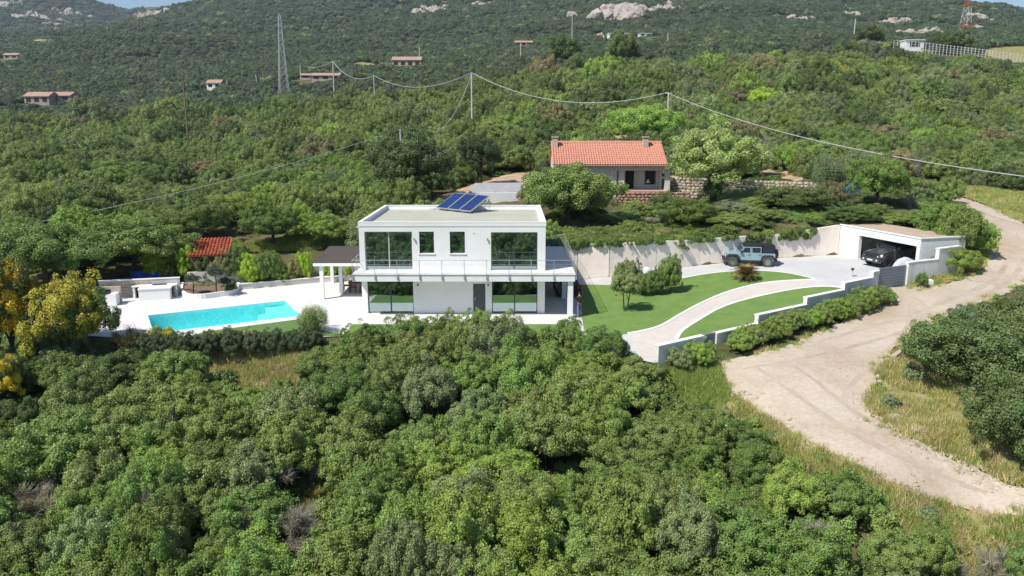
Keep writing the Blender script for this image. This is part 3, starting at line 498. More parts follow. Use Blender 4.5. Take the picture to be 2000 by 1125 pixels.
def curtain(x0, x1, z0, z1, y):
    mb = MB(); n = int((x1 - x0) / .05); vs = []
    for i in range(n + 1): x = x0 + (x1 - x0) * i / n; yy = y + .05 * math.sin(i * 1.35) + .02 * math.sin(i * .37); vs += [(x, yy, z0), (x, yy + .01 * math.sin(i), z1)]
    mb.add(vs, [(2 * i, 2 * i + 2, 2 * i + 3, 2 * i + 1) for i in range(n)]); vp(mb, 'curtain', 'curtain', sm=True)
for c in ((-9.95, -9.45, 3.06, 5.9, 51.95), (-9.3, -8.3, 3.06, 5.7, 51.95), (-8.2, -7.0, 3.06, 5.0, 52.5), (.9, 1.6, 3.06, 5.5, 52.2), (-9.85, -9.5, .06, 2.55, 52.1)): curtain(*c)
dr = vp(MB().box(-2.66, -1.84, VY0 + .18, VY0 + .24, .04, 2.14), 'door', mat('dark_grey_door', (.085, .09, .10), .5)); vp(MB().box(-2.56, -2.52, VY0 + .1, VY0 + .18, .95, 1.2), 'handle', 'steel', dr)
for x in (-6.62, -1.68):
    vp(MB().cyl((x, VY0 - .09, 5.15), (x, VY0 - .09, 5.32), .05, 10).box(x - .03, x + .03, VY0 - .06, VY0, 5.2, 5.27), 'wall_lamp', 'steel')
for x in (-6.45, -1.63): vp(MB().cyl((x, VY0 - .08, 2.03), (x, VY0 - .08, 2.13), .055, 10).box(x - .03, x + .03, VY0 - .05, VY0 + .02, 2.05, 2.1), 'wall_lamp', 'blackpl')
vp(MB().box(-2.62, -2.55, VY0 - .03, VY0, 5.62, 5.69), 'sensor', 'galv')
# railing: posts and cables
def railing(pts, closed=False, zb=ZS, h=1.0):
    ro = empty_part('railing')
    for i in range(len(pts) - 1):
        a, b = Vector(pts[i]), Vector(pts[i + 1]); L = (b - a).length; n = max(1, round(L / 1.48))
        for j in range(n + (i == len(pts) - 2)):
            p = a.lerp(b, j / n); vp(MB().box(p.x - .017, p.x + .017, p.y - .017, p.y + .017, zb - .28, zb + h).box(p.x - .05, p.x + .05, p.y - .02, p.y + .07, zb - .3, zb - .12), 'post', 'steel', ro)
        for k in range(6):
            z = zb + h - (0 if k == 0 else .0) if k == 0 else zb + .14 * k; vp(MB().cyl((a.x, a.y, z), (b.x, b.y, z), .018 if k == 0 else .007, 6), 'handrail' if k == 0 else 'rail', 'steel', ro)
    return ro
def empty_part(name):
    o = bpy.data.objects.new(name, None); COL.objects.link(o); o.parent = vil; return o
railing([(BX0 + .02, 53.3), (BX0 + .02, BY0 - .07), (BX1 + .07, BY0 - .07), (BX1 + .07, BY1 + .05), (VX1 + .1, BY1 + .05)])
# solar collectors on the roof
c0 = P(852, 410, 6.05); c1 = P(920, 417.5, 6.05); ang = math.atan2(c1.y - c0.y, c1.x - c0.x)
sol = empty('solar_collector_array', (c0.x, c0.y, 6.05), ang, 'three blue solar panels on tilted frame standing on the villa roof', 'solar panels')
L3 = (c1 - c0).length; W3 = L3 / 3; tl = R(27); D3 = 2.35
tp = lambda x, t, dz=0: (x, t * math.cos(tl) - dz * math.sin(tl), .12 + t * math.sin(tl) + dz * math.cos(tl))
for i in range(3):
    x0, x1 = i * W3 + .02, (i + 1) * W3 - .02
    fo_ = MB().hexa([tp(x0, 0), tp(x1, 0), tp(x1, D3), tp(x0, D3)], [tp(x0, 0, .09), tp(x1, 0, .09), tp(x1, D3, .09), tp(x0, D3, .09)]).obj('collector', 'steel', sol)
    MB().hexa([tp(x0 + .06, .06, .092), tp(x1 - .06, .06, .092), tp(x1 - .06, D3 - .06, .092), tp(x0 + .06, D3 - .06, .092)], [tp(x0 + .06, .06, .1), tp(x1 - .06, .06, .1), tp(x1 - .06, D3 - .06, .1), tp(x0 + .06, D3 - .06, .1)]).obj('glass', 'pv', fo_)
for i in range(4):
    x = i * L3 / 3; MB().cyl((x, .2, .03), (x, D3 * .9, .03), .025, 5).cyl((x, D3 * .88, .03), tp(x, D3 * .97), .025, 5).cyl((x, D3 * .5, .03), tp(x, D3 * .95), .02, 5).cyl((x, D3 * .88, .03), tp(x, D3 * .45), .02, 5).obj('support', 'galv', sol)
MB().tube([(0, .1, .08), (-.8, -.2, .03), (-1.6, -.25, .03), (-2.4, -.9, .03)], .02, 5).obj('pipe', 'blackpl', sol)
# pergola with matting roof
pg = P(630, 585.5, 0); pr = empty('pergola', (pg.x, pg.y, 0), 0, 'white post pergola with dark matting roof beside the villa', 'pergola')
def wpart(par, mb, name, m, **k):
    l = par.location; ca, sa = math.cos(-par.rotation_euler.z), math.sin(-par.rotation_euler.z)
    mb.v = [((x - l.x) * ca - (y - l.y) * sa, (x - l.x) * sa + (y - l.y) * ca, z - l.z) for x, y, z in mb.v]; return mb.obj(name, m, par, **k)
RX0, RX1, RY0, RY1 = -14.75, -10.7, 55.9, 62.6
wpart(pr, MB().hexa([(RX0, RY0, 2.78), (RX1, RY0, 2.78), (RX1, RY1, 2.95), (RX0 - .3, RY1, 2.95)], [(RX0, RY0, 2.86), (RX1, RY0, 2.86), (RX1, RY1, 3.03), (RX0 - .3, RY1, 3.03)]), 'roof_matting', 'slate')
wpart(pr, MB().box(RX0 + .05, RX1, RY0 - .08, RY0 + .08, 2.58, 2.79).box(RX0 + .05, RX0 + .2, RY0, RY1 - .1, 2.58, 2.775), 'beam', 'render')
for k in range(8): y = RY0 + .7 + k * .8; wpart(pr, MB().box(RX0 + .25, RX1, y, y + .1, 2.62, 2.772), 'rafter', 'white')
for x, y in ((pg.x, pg.y + .15), (-13.15, 57.9), (RX0 - .1, 62.3)): wpart(pr, MB().box(x - .13, x + .13, y - .13, y + .13, 0, 2.62), 'post', 'render')
# table and chairs under the pergola
tb = empty('dining_table', (-12.0, 59.2, .015), .1, 'dark brown wooden dining table under the pergola', 'table')
mb = MB()
for k in range(6): mb.box(-.85, .85, -.5 + k * .168, -.5 + k * .168 + .15, .70, .74)
mb.obj('table_top', 'wood', tb)
for sx in (-.75, .75):
    for sy in (-.4, .4): MB().box(sx - .04, sx + .04, sy - .04, sy + .04, 0, .7).obj('leg', 'wood', tb)
def chair_parts(o):
    MB().box(-.24, .24, -.24, .24, .42, .46).obj('seat', 'wood', o)
    mb = MB()
    for k in range(4): mb.box(-.22 + k * .12, -.14 + k * .12, -.26, -.23, .5, .88)
    mb.box(-.24, .24, -.27, -.22, .88, .95); mb.obj('backrest', 'wood', o)
    for sx in (-.21, .21):
        for sy in (-.21, .21): MB().box(sx - .025, sx + .025, sy - .025, sy + .025, 0, .42).obj('leg', 'wood', o)
ch0 = empty('garden_chair', (0, 0, 0)); chair_parts(ch0)
def dup(root, loc, rot, label=None, group=None, cat=None, scale=None):
    r = root.copy(); COL.objects.link(r); r.location = loc; r.rotation_euler = rot if isinstance(rot, tuple) else (0, 0, rot)
    if scale: r.scale = scale
    tag(r, label, cat, group)
    for ch in list(root.children):
        c = ch.copy(); COL.objects.link(c); c.parent = r
        for g in ch.children: d = g.copy(); COL.objects.link(d); d.parent = c
    return r
cl = [(-13.0, 59.1, -1.5, 'brown wooden garden chair at the terrace end of the dining table'), (-12.35, 58.35, 0.0, 'brown wooden garden chair on the near long side of the table, left one'), (-11.6, 58.4, .1, 'brown wooden garden chair on the near long side of the table, right one'), (-12.3, 60.2, 3.1, 'brown wooden garden chair behind the dining table')]
for i, (x, y, a, lb) in enumerate(cl):
    o = ch0 if i == 0 else dup(ch0, (0, 0, 0), 0); o.location = (x, y, .015); o.rotation_euler = (0, 0, a); tag(o, lb, 'chair', 'chairs round the pergola table')
# ---------------- walls of the plot
def wall_obj(name, mb, m, label, cat='wall', cop=None, group=None):
    p = mb.v[0]; o = empty(name, (p[0], p[1], p[2]), 0, label, cat, group); wpart(o, mb, 'wall', m, bevel=0)
    if cop: wpart(o, cop, 'coping', 'coping')
    return o
def tri(uv):  # intersect a pixel's upright plane with the wall line: (t along wall, z)
    a, s = ray(*uv); # x = a y ; point = WA + wd t
    t = (WA.x - a * WA.y) / (a * wd.y - wd.x); y = WA.y + wd.y * t; return t, CH + s * y
segs = [((1282, 673), (1372, 655.5)), ((1397, 649), (1477, 632)), ((1477, 612), (1572, 596)), ((1568, 580), (1646, 566)), ((1644, 552), (1702, 541)), ((1702, 531), (1714, 527))]
mb = MB(); cp = MB(); WALLT = []
for i, (p, q) in enumerate(segs):
    (t0, z0), (t1, z1) = tri(p), tri(q)
    if i == 0: t0 = 0
    if i > 1: t0 = WALLT[-1][1]
    zt = (z0 + z1) / 2; WALLT.append((t0, t1, zt)); a = WA + wd * t0; b = WA + wd * t1
    mb.wall(a, b, hz(a.x, a.y) - 1.6, zt - .08, .28, z0b=hz(b.x, b.y) - 1.6); cp.wall(a - wd * .02, b + wd * .02, zt - .08 + .002, zt, .36)
sw = wall_obj('stepped_garden_wall', mb, 'wallgrey', 'white garden wall rising in steps beside the dirt road', cop=cp)
# gate 2
def plank_gate(name, a, b, zb, zt, n, label):
    g_ = empty(name, (a.x, a.y, zb), math.atan2(b.y - a.y, b.x - a.x), label, 'gate'); L = (b - a).length; dz = (zt - zb) / n
    for k in range(n): MB().box(.05, L - .05, -.025, .025, k * dz + .02, (k + 1) * dz - .004).obj('plank', 'gate', g_)
    MB().box(.06, L - .06, .026, .034, .02, zt - zb - .02).obj('back_sheet', 'gate', g_)
    MB().box(0, .06, -.035, .035, 0, zt - zb + .03).box(L - .06, L, -.035, .035, 0, zt - zb + .03).box(.06, L - .06, .036, .06, 0, .05).box(.06, L - .06, .036, .06, zt - zb - .05, zt - zb).obj('gate_frame', 'gate', g_); return g_
a = WA + wd * WALLT[0][1]; b = WA + wd * WALLT[1][0]; zt = WALLT[0][2] - .02
pgate = plank_gate('pedestrian_gate', a, b, zt - 1.75, zt, 6, 'narrow grey slatted gate in the low end of the garden wall')
MB().box(.15, .35, -.05, -.03, 1.55, 1.65).obj('letter_plate', 'white', pgate); MB().box((b - a).length - .14, (b - a).length - .1, -.09, -.03, .85, 1.0).obj('handle', 'steel', pgate)
a = WB; b = GR_ - (GR_ - WB).normalized() * .1; zg = .95
vg = plank_gate('vehicle_gate', a + (b - a).normalized() * .06, b, zg, zg + 1.68, 8, 'wide grey slatted sliding gate between driveway and dirt road')
mb = MB(); cp = MB(); e1 = Vector((32.2, 57.4)); e2 = Vector((34.6, 58.75)); d1 = (e1 - GR_).normalized()
mb.wall(GR_ - d1 * .0, GR_ + d1 * .45, .2, 2.78, .32); cp.wall(GR_ - d1 * .02, GR_ + d1 * .47, 2.782, 2.84, .38)
mb.wall(GR_ + d1 * .451, e1, .2, 2.80, .28); cp.wall(GR_ + d1 * .471, e1, 2.80, 2.87, .34)
mb.wall(e1 + d1 * .002, e2, .2, 3.6, .28); cp.wall(e1 - d1 * .03, e2, 3.602, 3.68, .36)
wall_obj('gate_side_wall', mb, 'wallgrey', 'white wall with raised end running from gate to garage', cop=cp)
# retaining wall behind the driveway, in poured bays
RW = [(28.95, 67.55, 1.3, 4.15), (23.6, 66.4, 1.2, 3.55), (15.9, 64.5, .9, 3.32), (12.0, 63.35, .7, 3.3), (8, 62.4, .4, 3.3), (5.4, 62.5, 0, 3.2), (3.0, 62.75, -.1, 3.15)]
ro = empty('retaining_wall', (RW[2][0], RW[2][1], .9), 0, 'long pale concrete retaining wall behind the driveway, overhung by creepers', 'wall')
for i in range(len(RW) - 1):
    a, b = RW[i], RW[i + 1]; n = max(1, round(math.hypot(a[0] - b[0], a[1] - b[1]) / 4.1))
    for j in range(n):
        l = lambda t: [a[c] + (b[c] - a[c]) * t for c in range(4)]; p, q = l(j / n), l((j + 1) / n); d = (Vector(q[:2]) - Vector(p[:2])).normalized() * .012
        wpart(ro, MB().wall(Vector(p[:2]) + d, Vector(q[:2]) - d, p[2] - .6, p[3], .3, side=0, z0b=q[2] - .6, z1b=q[3]), 'wall_panel', 'concrete')
# low walls behind the pool deck
def lowwall(px, py, z0, zt, label, m='h2wall', name='low_terrace_wall', th=.28, cop=True):
    mb = MB(); cp = MB()
    for (p, q) in zip(px[:-1], px[1:]): mb.wall(p, q, z0, zt, th); cp.wall(p, q, zt + .002, zt + .05, th + .06)
    return wall_obj(name, mb, m, label, cop=cp if cop else None)
A1, A2, A3, A4 = (-21.9, 59.5), (-16, 62.45), (-13.4, 63.2), (-10.5, 63.9)
lowwall([A1, A2, A3, A4], None, -.2, .42, 'low white kerb wall along the back of the pool terrace')
lowwall([(-26.0, 60.4), (-21.7, 61.4), (-15.8, 64.2), (-10.5, 65.6)], None, -.2, 1.25, 'taller off-white wall behind the planting strip at the back of the terrace', name='garden_wall', cop=False)
# outdoor kitchen
K0 = P(196, 583, 0); K1 = P(353, 575, 0); kd = (Vector(K1[:2]) - Vector(K0[:2])).normalized(); kn = Vector((-kd.y, kd.x)); kL = (Vector(K1[:2]) - Vector(K0[:2])).length
ko = empty('outdoor_kitchen', (K0.x, K0.y, 0), math.atan2(kd.y, kd.x), 'white masonry outdoor kitchen with pale stone splashback at the terrace corner', 'outdoor kitchen')
MB().box(0, kL, 0, .25, 0, 1.28).obj('back_wall', 'h2wall', ko); MB().box(-.05, kL + .03, -.03, .28, 1.282, 1.34).obj('wall_coping', 'coping', ko)
sm_ = []
x = .3; rr = random.Random(3)
for r_i in range(5):
    x = .05
    while x < kL * .62:
        w_ = rr.uniform(.35, .75); st = MB().box(x + .012, min(x + w_, kL * .63) - .012, -.045 - rr.random() * .03, -.002, .1 + r_i * .22 + .01, .1 + (r_i + 1) * .22 - .01).obj('stone', 'palestone', ko, bevel=.015); x += w_
MB().box(kL * .42, kL * .98, -.75, -.08, .86, .93).box(kL * .42 + .6, kL * .42 + 2.9, -1.75, -.752, .84, .91).obj('worktop', 'coping', ko)
MB().box(kL * .43, kL * .43 + .15, -.72, -.1, 0, .858).box(kL * .97 - .15, kL * .97, -.72, -.1, 0, .858).box(kL * .42 + .65, kL * .42 + 2.8, -1.7, -.95, 0, .838).box(kL * .42 + 2.95, kL * .42 + 3.15, -.72, -.1, 0, .858).obj('base', 'render', ko)
MB().box(kL * .43 + .16, kL * .43 + .6, -.3, -.1, .02, .85).obj('recess_shade', 'dark', ko)  # dark block added for the shade inside the open bay
for k in range(9): MB().box(kL * .42 + 3.17, kL * .97 - .16, -.66, -.63, .08 + k * .085, .155 + k * .085).obj('slat', 'wood', ko)
MB().box(kL * .42 + 1.4, kL * .42 + 2.4, -.6, -.15, .932, .95).obj('hob', 'blackpl', ko)
MB().box(kL * .42 + 3.5, kL * .42 + 4.0, -.5, -.2, .932, .945).cyl((kL * .42 + 3.75, -.15, .93), (kL * .42 + 3.75, -.15, 1.15), .02, 6).obj('sink', 'steel', ko)
b0 = P(208, 596, 0); bo = empty('barbecue', (b0.x, b0.y, 0), .2, 'white built barbecue with dark grill at left end of the kitchen', 'barbecue')
MB().box(-.8, .8, -.4, .5, 0, .85).obj('base', 'render', bo); MB().box(-.7, .3, -.3, .3, .86, .95).box(-.7, .3, .25, .32, .95, 1.1).obj('grill', 'blackpl', bo); MB().box(-.9, .9, .5, .7, 0, 1.25).obj('back_panel', 'palestone', bo)
# planter
pp = pts_px(spline([(357, 560), (356, 574), (368, 583), (395, 584), (425, 580), (452, 576), (464, 568), (466, 560)], 4), lambda u, v: P(u, v, 0))
pl = empty('curved_planter', (pp[6][0], pp[6][1], 0), 0, 'curved white raised planter with soil and clipped trees at terrace edge', 'planter')
mb = MB()
for a, b in zip(pp[:-1], pp[1:]): mb.wall(a, b, 0, .38, .2)
wpart(pl, mb, 'rim', 'render'); wpart(pl, MB().prism(pp, 0, .28), 'soil', 'soil')
# terrace lamp posts, bollard
bp_ = gg(1664, 541); bl = empty('bollard_lamp', tuple(bp_), 0, 'small grey bollard lamp standing on the driveway by the wall', 'lamp'); MB().cyl((0, 0, 0), (0, 0, .55), .06, 10).obj('post', 'galv', bl); MB().cyl((0, 0, .55), (0, 0, .72), .11, 10).obj('lantern', 'blackpl', bl); MB().cyl((0, 0, .72), (0, 0, .76), .14, 10).obj('cap', 'galv', bl)
# ---------------- garage
go = empty('garage', (GC.x, GC.y, 1.5), 0, 'open fronted white flat roofed garage sheltering a dark pickup', 'garage')
fd = (GL - GC).normalized(); FL = (GL - GC).length; bd = Vector((fd.y, -fd.x)); BD = 4.4
def G2(t, s_): p = GC + fd * t + bd * s_; return (p.x, p.y)
def gpr(ts, z0, z1): return [(*G2(t, s_), z) for z in (z0,) for t, s_ in ts], [(*G2(t, s_), z1) for t, s_ in ts]
def gbox(mb, t0, t1, s0, s1, z0, z1): b, t = gpr([(t0, s0), (t0, s1), (t1, s1), (t1, s0)], z0, z1); return mb.hexa(b, t)
OPA, OPB = .35, FL - 2.45; zt_, zh = 4.15, 3.55
mb = MB(); gbox(mb, 0, OPA, 0, .3, .9, zh); gbox(mb, OPB, FL, 0, .3, 1.0, zh); gbox(mb, 0, FL, 0, .3, zh, zt_); wpart(go, mb, 'front_wall', 'render')
mb = MB(); gbox(mb, 0, .25, .3, BD, .9, zt_ - .02); gbox(mb, FL - .25, FL, .3, BD, .9, zt_ - .02); gbox(mb, .25, FL - .25, BD - .25, BD, .9, zt_ - .02); wpart(go, mb, 'side_and_back_wall', 'wallgrey')
mb = MB(); gbox(mb, .1, FL - .1, .2, BD - .1, zt_ - .16, zt_ + .02); wpart(go, mb, 'roof', 'garageroof')
mb = MB(); gbox(mb, -.06, FL + .03, -.05, .16, zt_ + .002, zt_ + .09); gbox(mb, -.06, .14, .16, BD + .05, zt_ + .002, zt_ + .09); wpart(go, mb, 'roof_edging', 'coping')
mb = MB(); gbox(mb, .0, FL, 0, BD, 1.3, 1.52); wpart(go, mb, 'floor', 'concrete')
# ---------------- second house (terracotta roof)
hb = PY(1305, 372, 92.0); SX1 = PY(1303, 318, 92).x; SX0 = PY(1079, 322, 92).x; ze = PY(1190, 320, 92).z; zr = PY(1190, 278, 96.2).z; zb = hb.z
ho = empty('farmhouse', ((SX0 + SX1) / 2, 92, zb), 0, 'single storey off-white house with terracotta tiled roof among trees', 'house')
HY0, HY1 = 92.3, 100.0
def hp(mb, name, m, par=None, **k):
    l = ho.location; mb.v = [(x - l.x, y - l.y, z - l.z) for x, y, z in mb.v]; return mb.obj(name, m, par or ho, **k)
PX = PY(1205, 340, 92).x    # porch begins here
f1 = facade(SX0 + .2, PX, zb - 1.6, ze - .25, HY0, .3, []); hp(f1, 'front_wall', 'h2wall')
Xd = lambda u: (u - 1000) / 1500 * (94.2 * CP + 5 * SP)
dh = [(Xd(1222), Xd(1239), zb + .05, zb + 2.2), (Xd(1262), Xd(1279), zb + .55, zb + 2.2)]
f2 = facade(PX - .3, SX1 - .35, zb, ze - .25, 94.2, .3, dh); hp(f2, 'porch_wall', 'h2wall')
hp(MB().box(PX - .3, PX, HY0 + .3, 94.2, zb, ze - .25).box(SX0 + .2, SX0 + .5, HY0 + .3, HY1, zb - 1.6, ze - .25).box(SX1 - .5, SX1 - .2, 93.8, HY1, zb - .5, ze - .25).box(SX0 + .5, SX1 - .5, HY1 - .3, HY1, zb - .5, ze - .25), 'side_wall', 'h2wall')
yc = 96.2; hp(MB().add([(SX0 + .2, HY0, ze - .25), (SX0 + .2, HY1, ze - .25), (SX0 + .2, yc, zr - .12), (SX0 + .5, HY0, ze - .25), (SX0 + .5, HY1, ze - .25), (SX0 + .5, yc, zr - .12)], [(0, 2, 1), (3, 4, 5), (0, 3, 5, 2), (1, 2, 5, 4)]).add([(SX1 - .5, HY0, ze - .25), (SX1 - .5, HY1, ze - .25), (SX1 - .5, yc, zr - .12), (SX1 - .2, HY0, ze - .25), (SX1 - .2, HY1, ze - .25), (SX1 - .2, yc, zr - .12)], [(0, 2, 1), (3, 4, 5), (0, 3, 5, 2), (1, 2, 5, 4)]), 'gable', 'h2wall')
hp(MB().box(PX, SX1 - .2, HY0, HY0 + .3, ze - .8, ze - .25), 'porch_beam', 'h2wall')
for u0, u1 in ((1208, 1219), (1297, 1307)): a, b = Xd(u0) - .2, Xd(u1) - .2; hp(MB().box(a, b, HY0 - .02, HY0 + .55, zb, ze - .8), 'porch_pillar', 'h2wall')
hp(MB().box(PX - .2, SX1 + .2, 91.4, 94.2, zb - .35, zb), 'porch_floor', 'chim'); hp(MB().box(PX - .3, SX1 + .3, 91.2, 91.4, zb - .4, zb + .04), 'porch_edge', 'tile')
d_ = hp(MB().box(dh[0][0], dh[0][1], 94.3, 94.36, dh[0][2], dh[0][3]), 'door', 'dark'); w_ = hp(MB().box(dh[1][0], dh[1][1], 94.3, 94.36, dh[1][2], dh[1][3]), 'window', 'dark'); hp(MB().box(dh[1][0] - .12, dh[1][0], 94.1, 94.19, dh[1][2], dh[1][3]), 'shutter', 'frame'); hp(MB().box(dh[1][1], dh[1][1] + .12, 94.1, 94.19, dh[1][2], dh[1][3]), 'shutter', 'frame')
hp(MB().box(Xd(1246), Xd(1251), 94.0, 94.19, zb + 2.45, zb + 2.75), 'porch_lamp', 'chim')
hp(MB().cyl((Xd(1266), 94.0, zb + 1.2), (Xd(1266), 94.0, zb + .75), .05, 6, .3), 'hanging_ornament', 'white')
def tile_roof(x0, x1, y0, z0, y1, z1, pitch, rows_, hpf, name, m, par, th=.05):
    """barrel tiles: half-round ribs in stepped courses, one joined mesh"""
    mb = MB(); nx = int((x1 - x0) / pitch); dy, dz = y1 - y0, z1 - z0; Ls = math.hypot(dy, dz); uy, uz = dy / Ls, dz / Ls; ny_, nz2 = -uz, uy; rr = random.Random(5)
    prof = [(math.cos(a), math.sin(a)) for a in (0, .62, 1.25, 1.89, 2.5, math.pi)]
    for i in range(nx):
        cx_ = x0 + (i + .5) * pitch
        for r_i in range(rows_):
            a0, a1 = Ls * r_i / rows_ - .04, Ls * (r_i + 1) / rows_; j = rr.uniform(-.012, .012); vs = []
            for k, (s_, lift, rad) in enumerate(((a0, .045 + j, pitch * .36), (a1, .005 + j, pitch * .30))):
                for cx2, sn in prof: x_ = cx_ + cx2 * rad; h_ = sn * rad * .9 + lift; vs.append((x_, y0 + uy * s_ + ny_ * h_, z0 + uz * s_ + nz2 * h_))
            mb.add(vs, [(k, 6 + k, 7 + k, k + 1)[::-1] for k in range(5)] + [(0, 1, 2, 3, 4, 5)])
    o = hpf(mb, name, m, par); o['kind'] = 'stuff'; return o
def slope_slab(x0, x1, y0, z0, y1, z1, t=.1): return MB().hexa([(x0, y0, z0 - t), (x1, y0, z0 - t), (x1, y1, z1 - t), (x0, y1, z1 - t)], [(x0, y0, z0), (x1, y0, z0), (x1, y1, z1), (x0, y1, z1)])
rf = hp(slope_slab(SX0, SX1, 91.6, ze - .06, yc, zr), 'roof', 'tile'); tile_roof(SX0, SX1, 91.5, ze - .06, yc, zr, .30, 12, lambda mb, n_, m_, p_: hp(mb, n_, m_, p_), 'roof_tiles', 'tile', rf)
hp(slope_slab(SX0, SX1, 100.6, ze - .06, yc, zr), 'rear_roof_slope', 'tile')
hp(MB().tube([(SX0 - .03, yc, zr + .04), (SX1 + .03, yc, zr + .04)], .14, 8), 'ridge', 'tile'); hp(MB().box(SX0 + .0, SX1, 91.48, 91.56, ze - .2, ze - .1), 'gutter', 'chim')
for u_ in (1084, 1261):
    p = PY(u_, 290, 95); c_ = hp(MB().box(p.x - .32, p.x + .32, 95, 95.6, ze, zr + .42), 'chimney', 'chim'); hp(MB().box(p.x - .42, p.x + .42, 94.9, 95.7, zr + .60, zr + .72), 'chimney_cap', 'chim', c_); hp(MB().box(p.x - .3, p.x - .2, 95, 95.6, zr + .42, zr + .6).box(p.x + .2, p.x + .3, 95, 95.6, zr + .42, zr + .6), 'chimney_cheek', 'chim', c_)
# stone terrace wall below the porch, with bank of rubble stones
to = empty('stone_terrace_wall', (PX, 91, zb - 1.5), 0, 'reddish dry stone terrace wall below the porch of the tiled house', 'stone wall')
def stonewall(par, p, q, z0f, z1f, batter, m, sz=.42, nm='stone', step=None, seed=4, cap=300):
    rr = random.Random(seed); L = math.hypot(q[0] - p[0], q[1] - p[1]); d = Vector((q[0] - p[0], q[1] - p[1])) / L; nrm = Vector((d.y, -d.x)); cnt = 0; protos = []
    for k in range(5):
        mb = MB(); bm = bmesh.new(); bmesh.ops.create_icosphere(bm, subdivisions=1, radius=.5)
        for v in bm.verts: v.co = Vector((max(-.42, min(.42, v.co.x * 1.3)), max(-.4, min(.4, v.co.y * 1.2)), max(-.38, min(.38, v.co.z * 1.2)))) * rr.uniform(.85, 1.12)
        me_ = bpy.data.meshes.new(nm); bm.to_mesh(me_); bm.free(); me_.materials.append(M[m]); protos.append(me_)
    big = MB(); s_ = 0; items = []
    z0, z1 = z0f, z1f; rows_ = max(1, int((z1 - z0) / (sz * .62)))
    for r_i in range(rows_):
        x_ = rr.uniform(0, sz * .5)
        while x_ < L:
            w_ = rr.uniform(.7, 1.5) * sz; zc = z0 + (r_i + .5) * (z1 - z0) / rows_; off = batter * (1 - (r_i + .5) / rows_) + rr.uniform(-.03, .05)
            c = Vector(p) + d * (x_ + w_ / 2) + nrm * off; items.append((c.x, c.y, zc + rr.uniform(-.03, .03), w_ * 1.1, rr.random() * .3 - .15)); x_ += w_
    for c in items[:cap]:
        o = bpy.data.objects.new(nm, protos[rr.randrange(5)]); COL.objects.link(o); o.parent = par; o.location = Vector(c[:3]) - par.location; o.rotation_euler = (rr.uniform(-.2, .2), c[4], math.atan2(d.y, d.x)); o.scale = (c[3], sz * 1.1, (z1 - z0) / rows_ * 1.25)
    for c in items[cap:]:
        k0 = len(big.v); hs = (c[3] * .5, sz * .5, (z1 - z0) / rows_ * .58); big.box(c[0] - hs[0], c[0] + hs[0], c[1] - hs[1], c[1] + hs[1], c[2] - hs[2], c[2] + hs[2])
    if items[cap:]: wpart(par, big, 'stonework', m)['kind'] = 'stuff'
stonewall(to, (PX - .3, 91.2), (SX1 + 2.2, 91.0), zb - 2.0, zb - .1, 1.3, 'stone', .46)
sb = PY(1215, 400, 88.5); MB().cyl((PX + .6 - to.location.x, 90.7 - 91, 1.3), (PX + 6 - to.location.x, 88.6 - 91, -.6), .035, 6).obj('handrail', 'rust', to)
l2 = empty('pale_field_wall', tuple(gnd(1500, 378)), 0, 'low wall of pale rounded stones across the upper lawn', 'stone wall'); pA = gnd(1310, 380); pB = gnd(1590, 372); stonewall(l2, (pA.x, pA.y), (pB.x, pB.y), min(pA.z, pB.z) - .3, max(pA.z, pB.z) + .9, .2, 'palestone', .5, seed=9)
# white annex with slab greyed to carry the tree's shade, left of the farmhouse
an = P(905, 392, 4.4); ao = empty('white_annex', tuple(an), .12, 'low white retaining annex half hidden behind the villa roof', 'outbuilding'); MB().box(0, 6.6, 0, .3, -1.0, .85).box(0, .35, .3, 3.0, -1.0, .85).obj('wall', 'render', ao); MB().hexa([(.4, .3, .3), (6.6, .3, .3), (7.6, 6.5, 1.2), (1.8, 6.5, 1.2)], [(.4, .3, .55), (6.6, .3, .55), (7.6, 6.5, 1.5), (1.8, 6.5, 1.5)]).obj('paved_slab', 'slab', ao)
MB().add([(6.0, -.6, -.9), (7.6, -.6, -.9), (7.9, -.6, .6), (6.9, -.6, .35)], [(0, 1, 2, 3)]).box(6.2, 7.9, -.55, -.4, -.9, .2).obj('tiled_canopy', 'tile', ao)
# shed with red tiles
s0 = P(364, 500, 2.55); s1 = P(444, 497, 2.55); sh = empty('tiled_shed', (s0.x, s0.y + .4, .5), math.atan2(s1.y - s0.y, s1.x - s0.x), 'small wooden shed with red tiled lean-to roof behind the pool terrace', 'shed'); SL = (s1 - s0).length
rf = MB().hexa([(0, -.4, 1.95), (SL, -.4, 1.95), (SL, 3.2, 2.85), (0, 3.2, 2.85)], [(0, -.4, 2.03), (SL, -.4, 2.03), (SL, 3.2, 2.93), (0, 3.2, 2.93)]).obj('roof', 'tiler', sh)
tile_roof(0, SL, -.42, 2.03, 3.2, 2.93, .27, 9, lambda mb, n_, m_, p_: mb.obj(n_, m_, p_), 'roof_tiles', 'tiler', rf)
for k in range(14): MB().box(.1 + k * (SL - .2) / 14, .1 + (k + 1) * (SL - .2) / 14 - .02, 0, .04, -.6, 1.95).obj('plank', 'plankw', sh)
MB().box(.1, .14, .05, 3, -.6, 2.0).box(SL - .14, SL - .1, .05, 3, -.6, 2.0).box(.14, SL - .14, 2.96, 3, -.6, 2.4).obj('side_wall', 'plankw', sh); MB().box(1.0, 1.8, -.04, -.005, -.6, 1.5).obj('door', 'dark', sh)
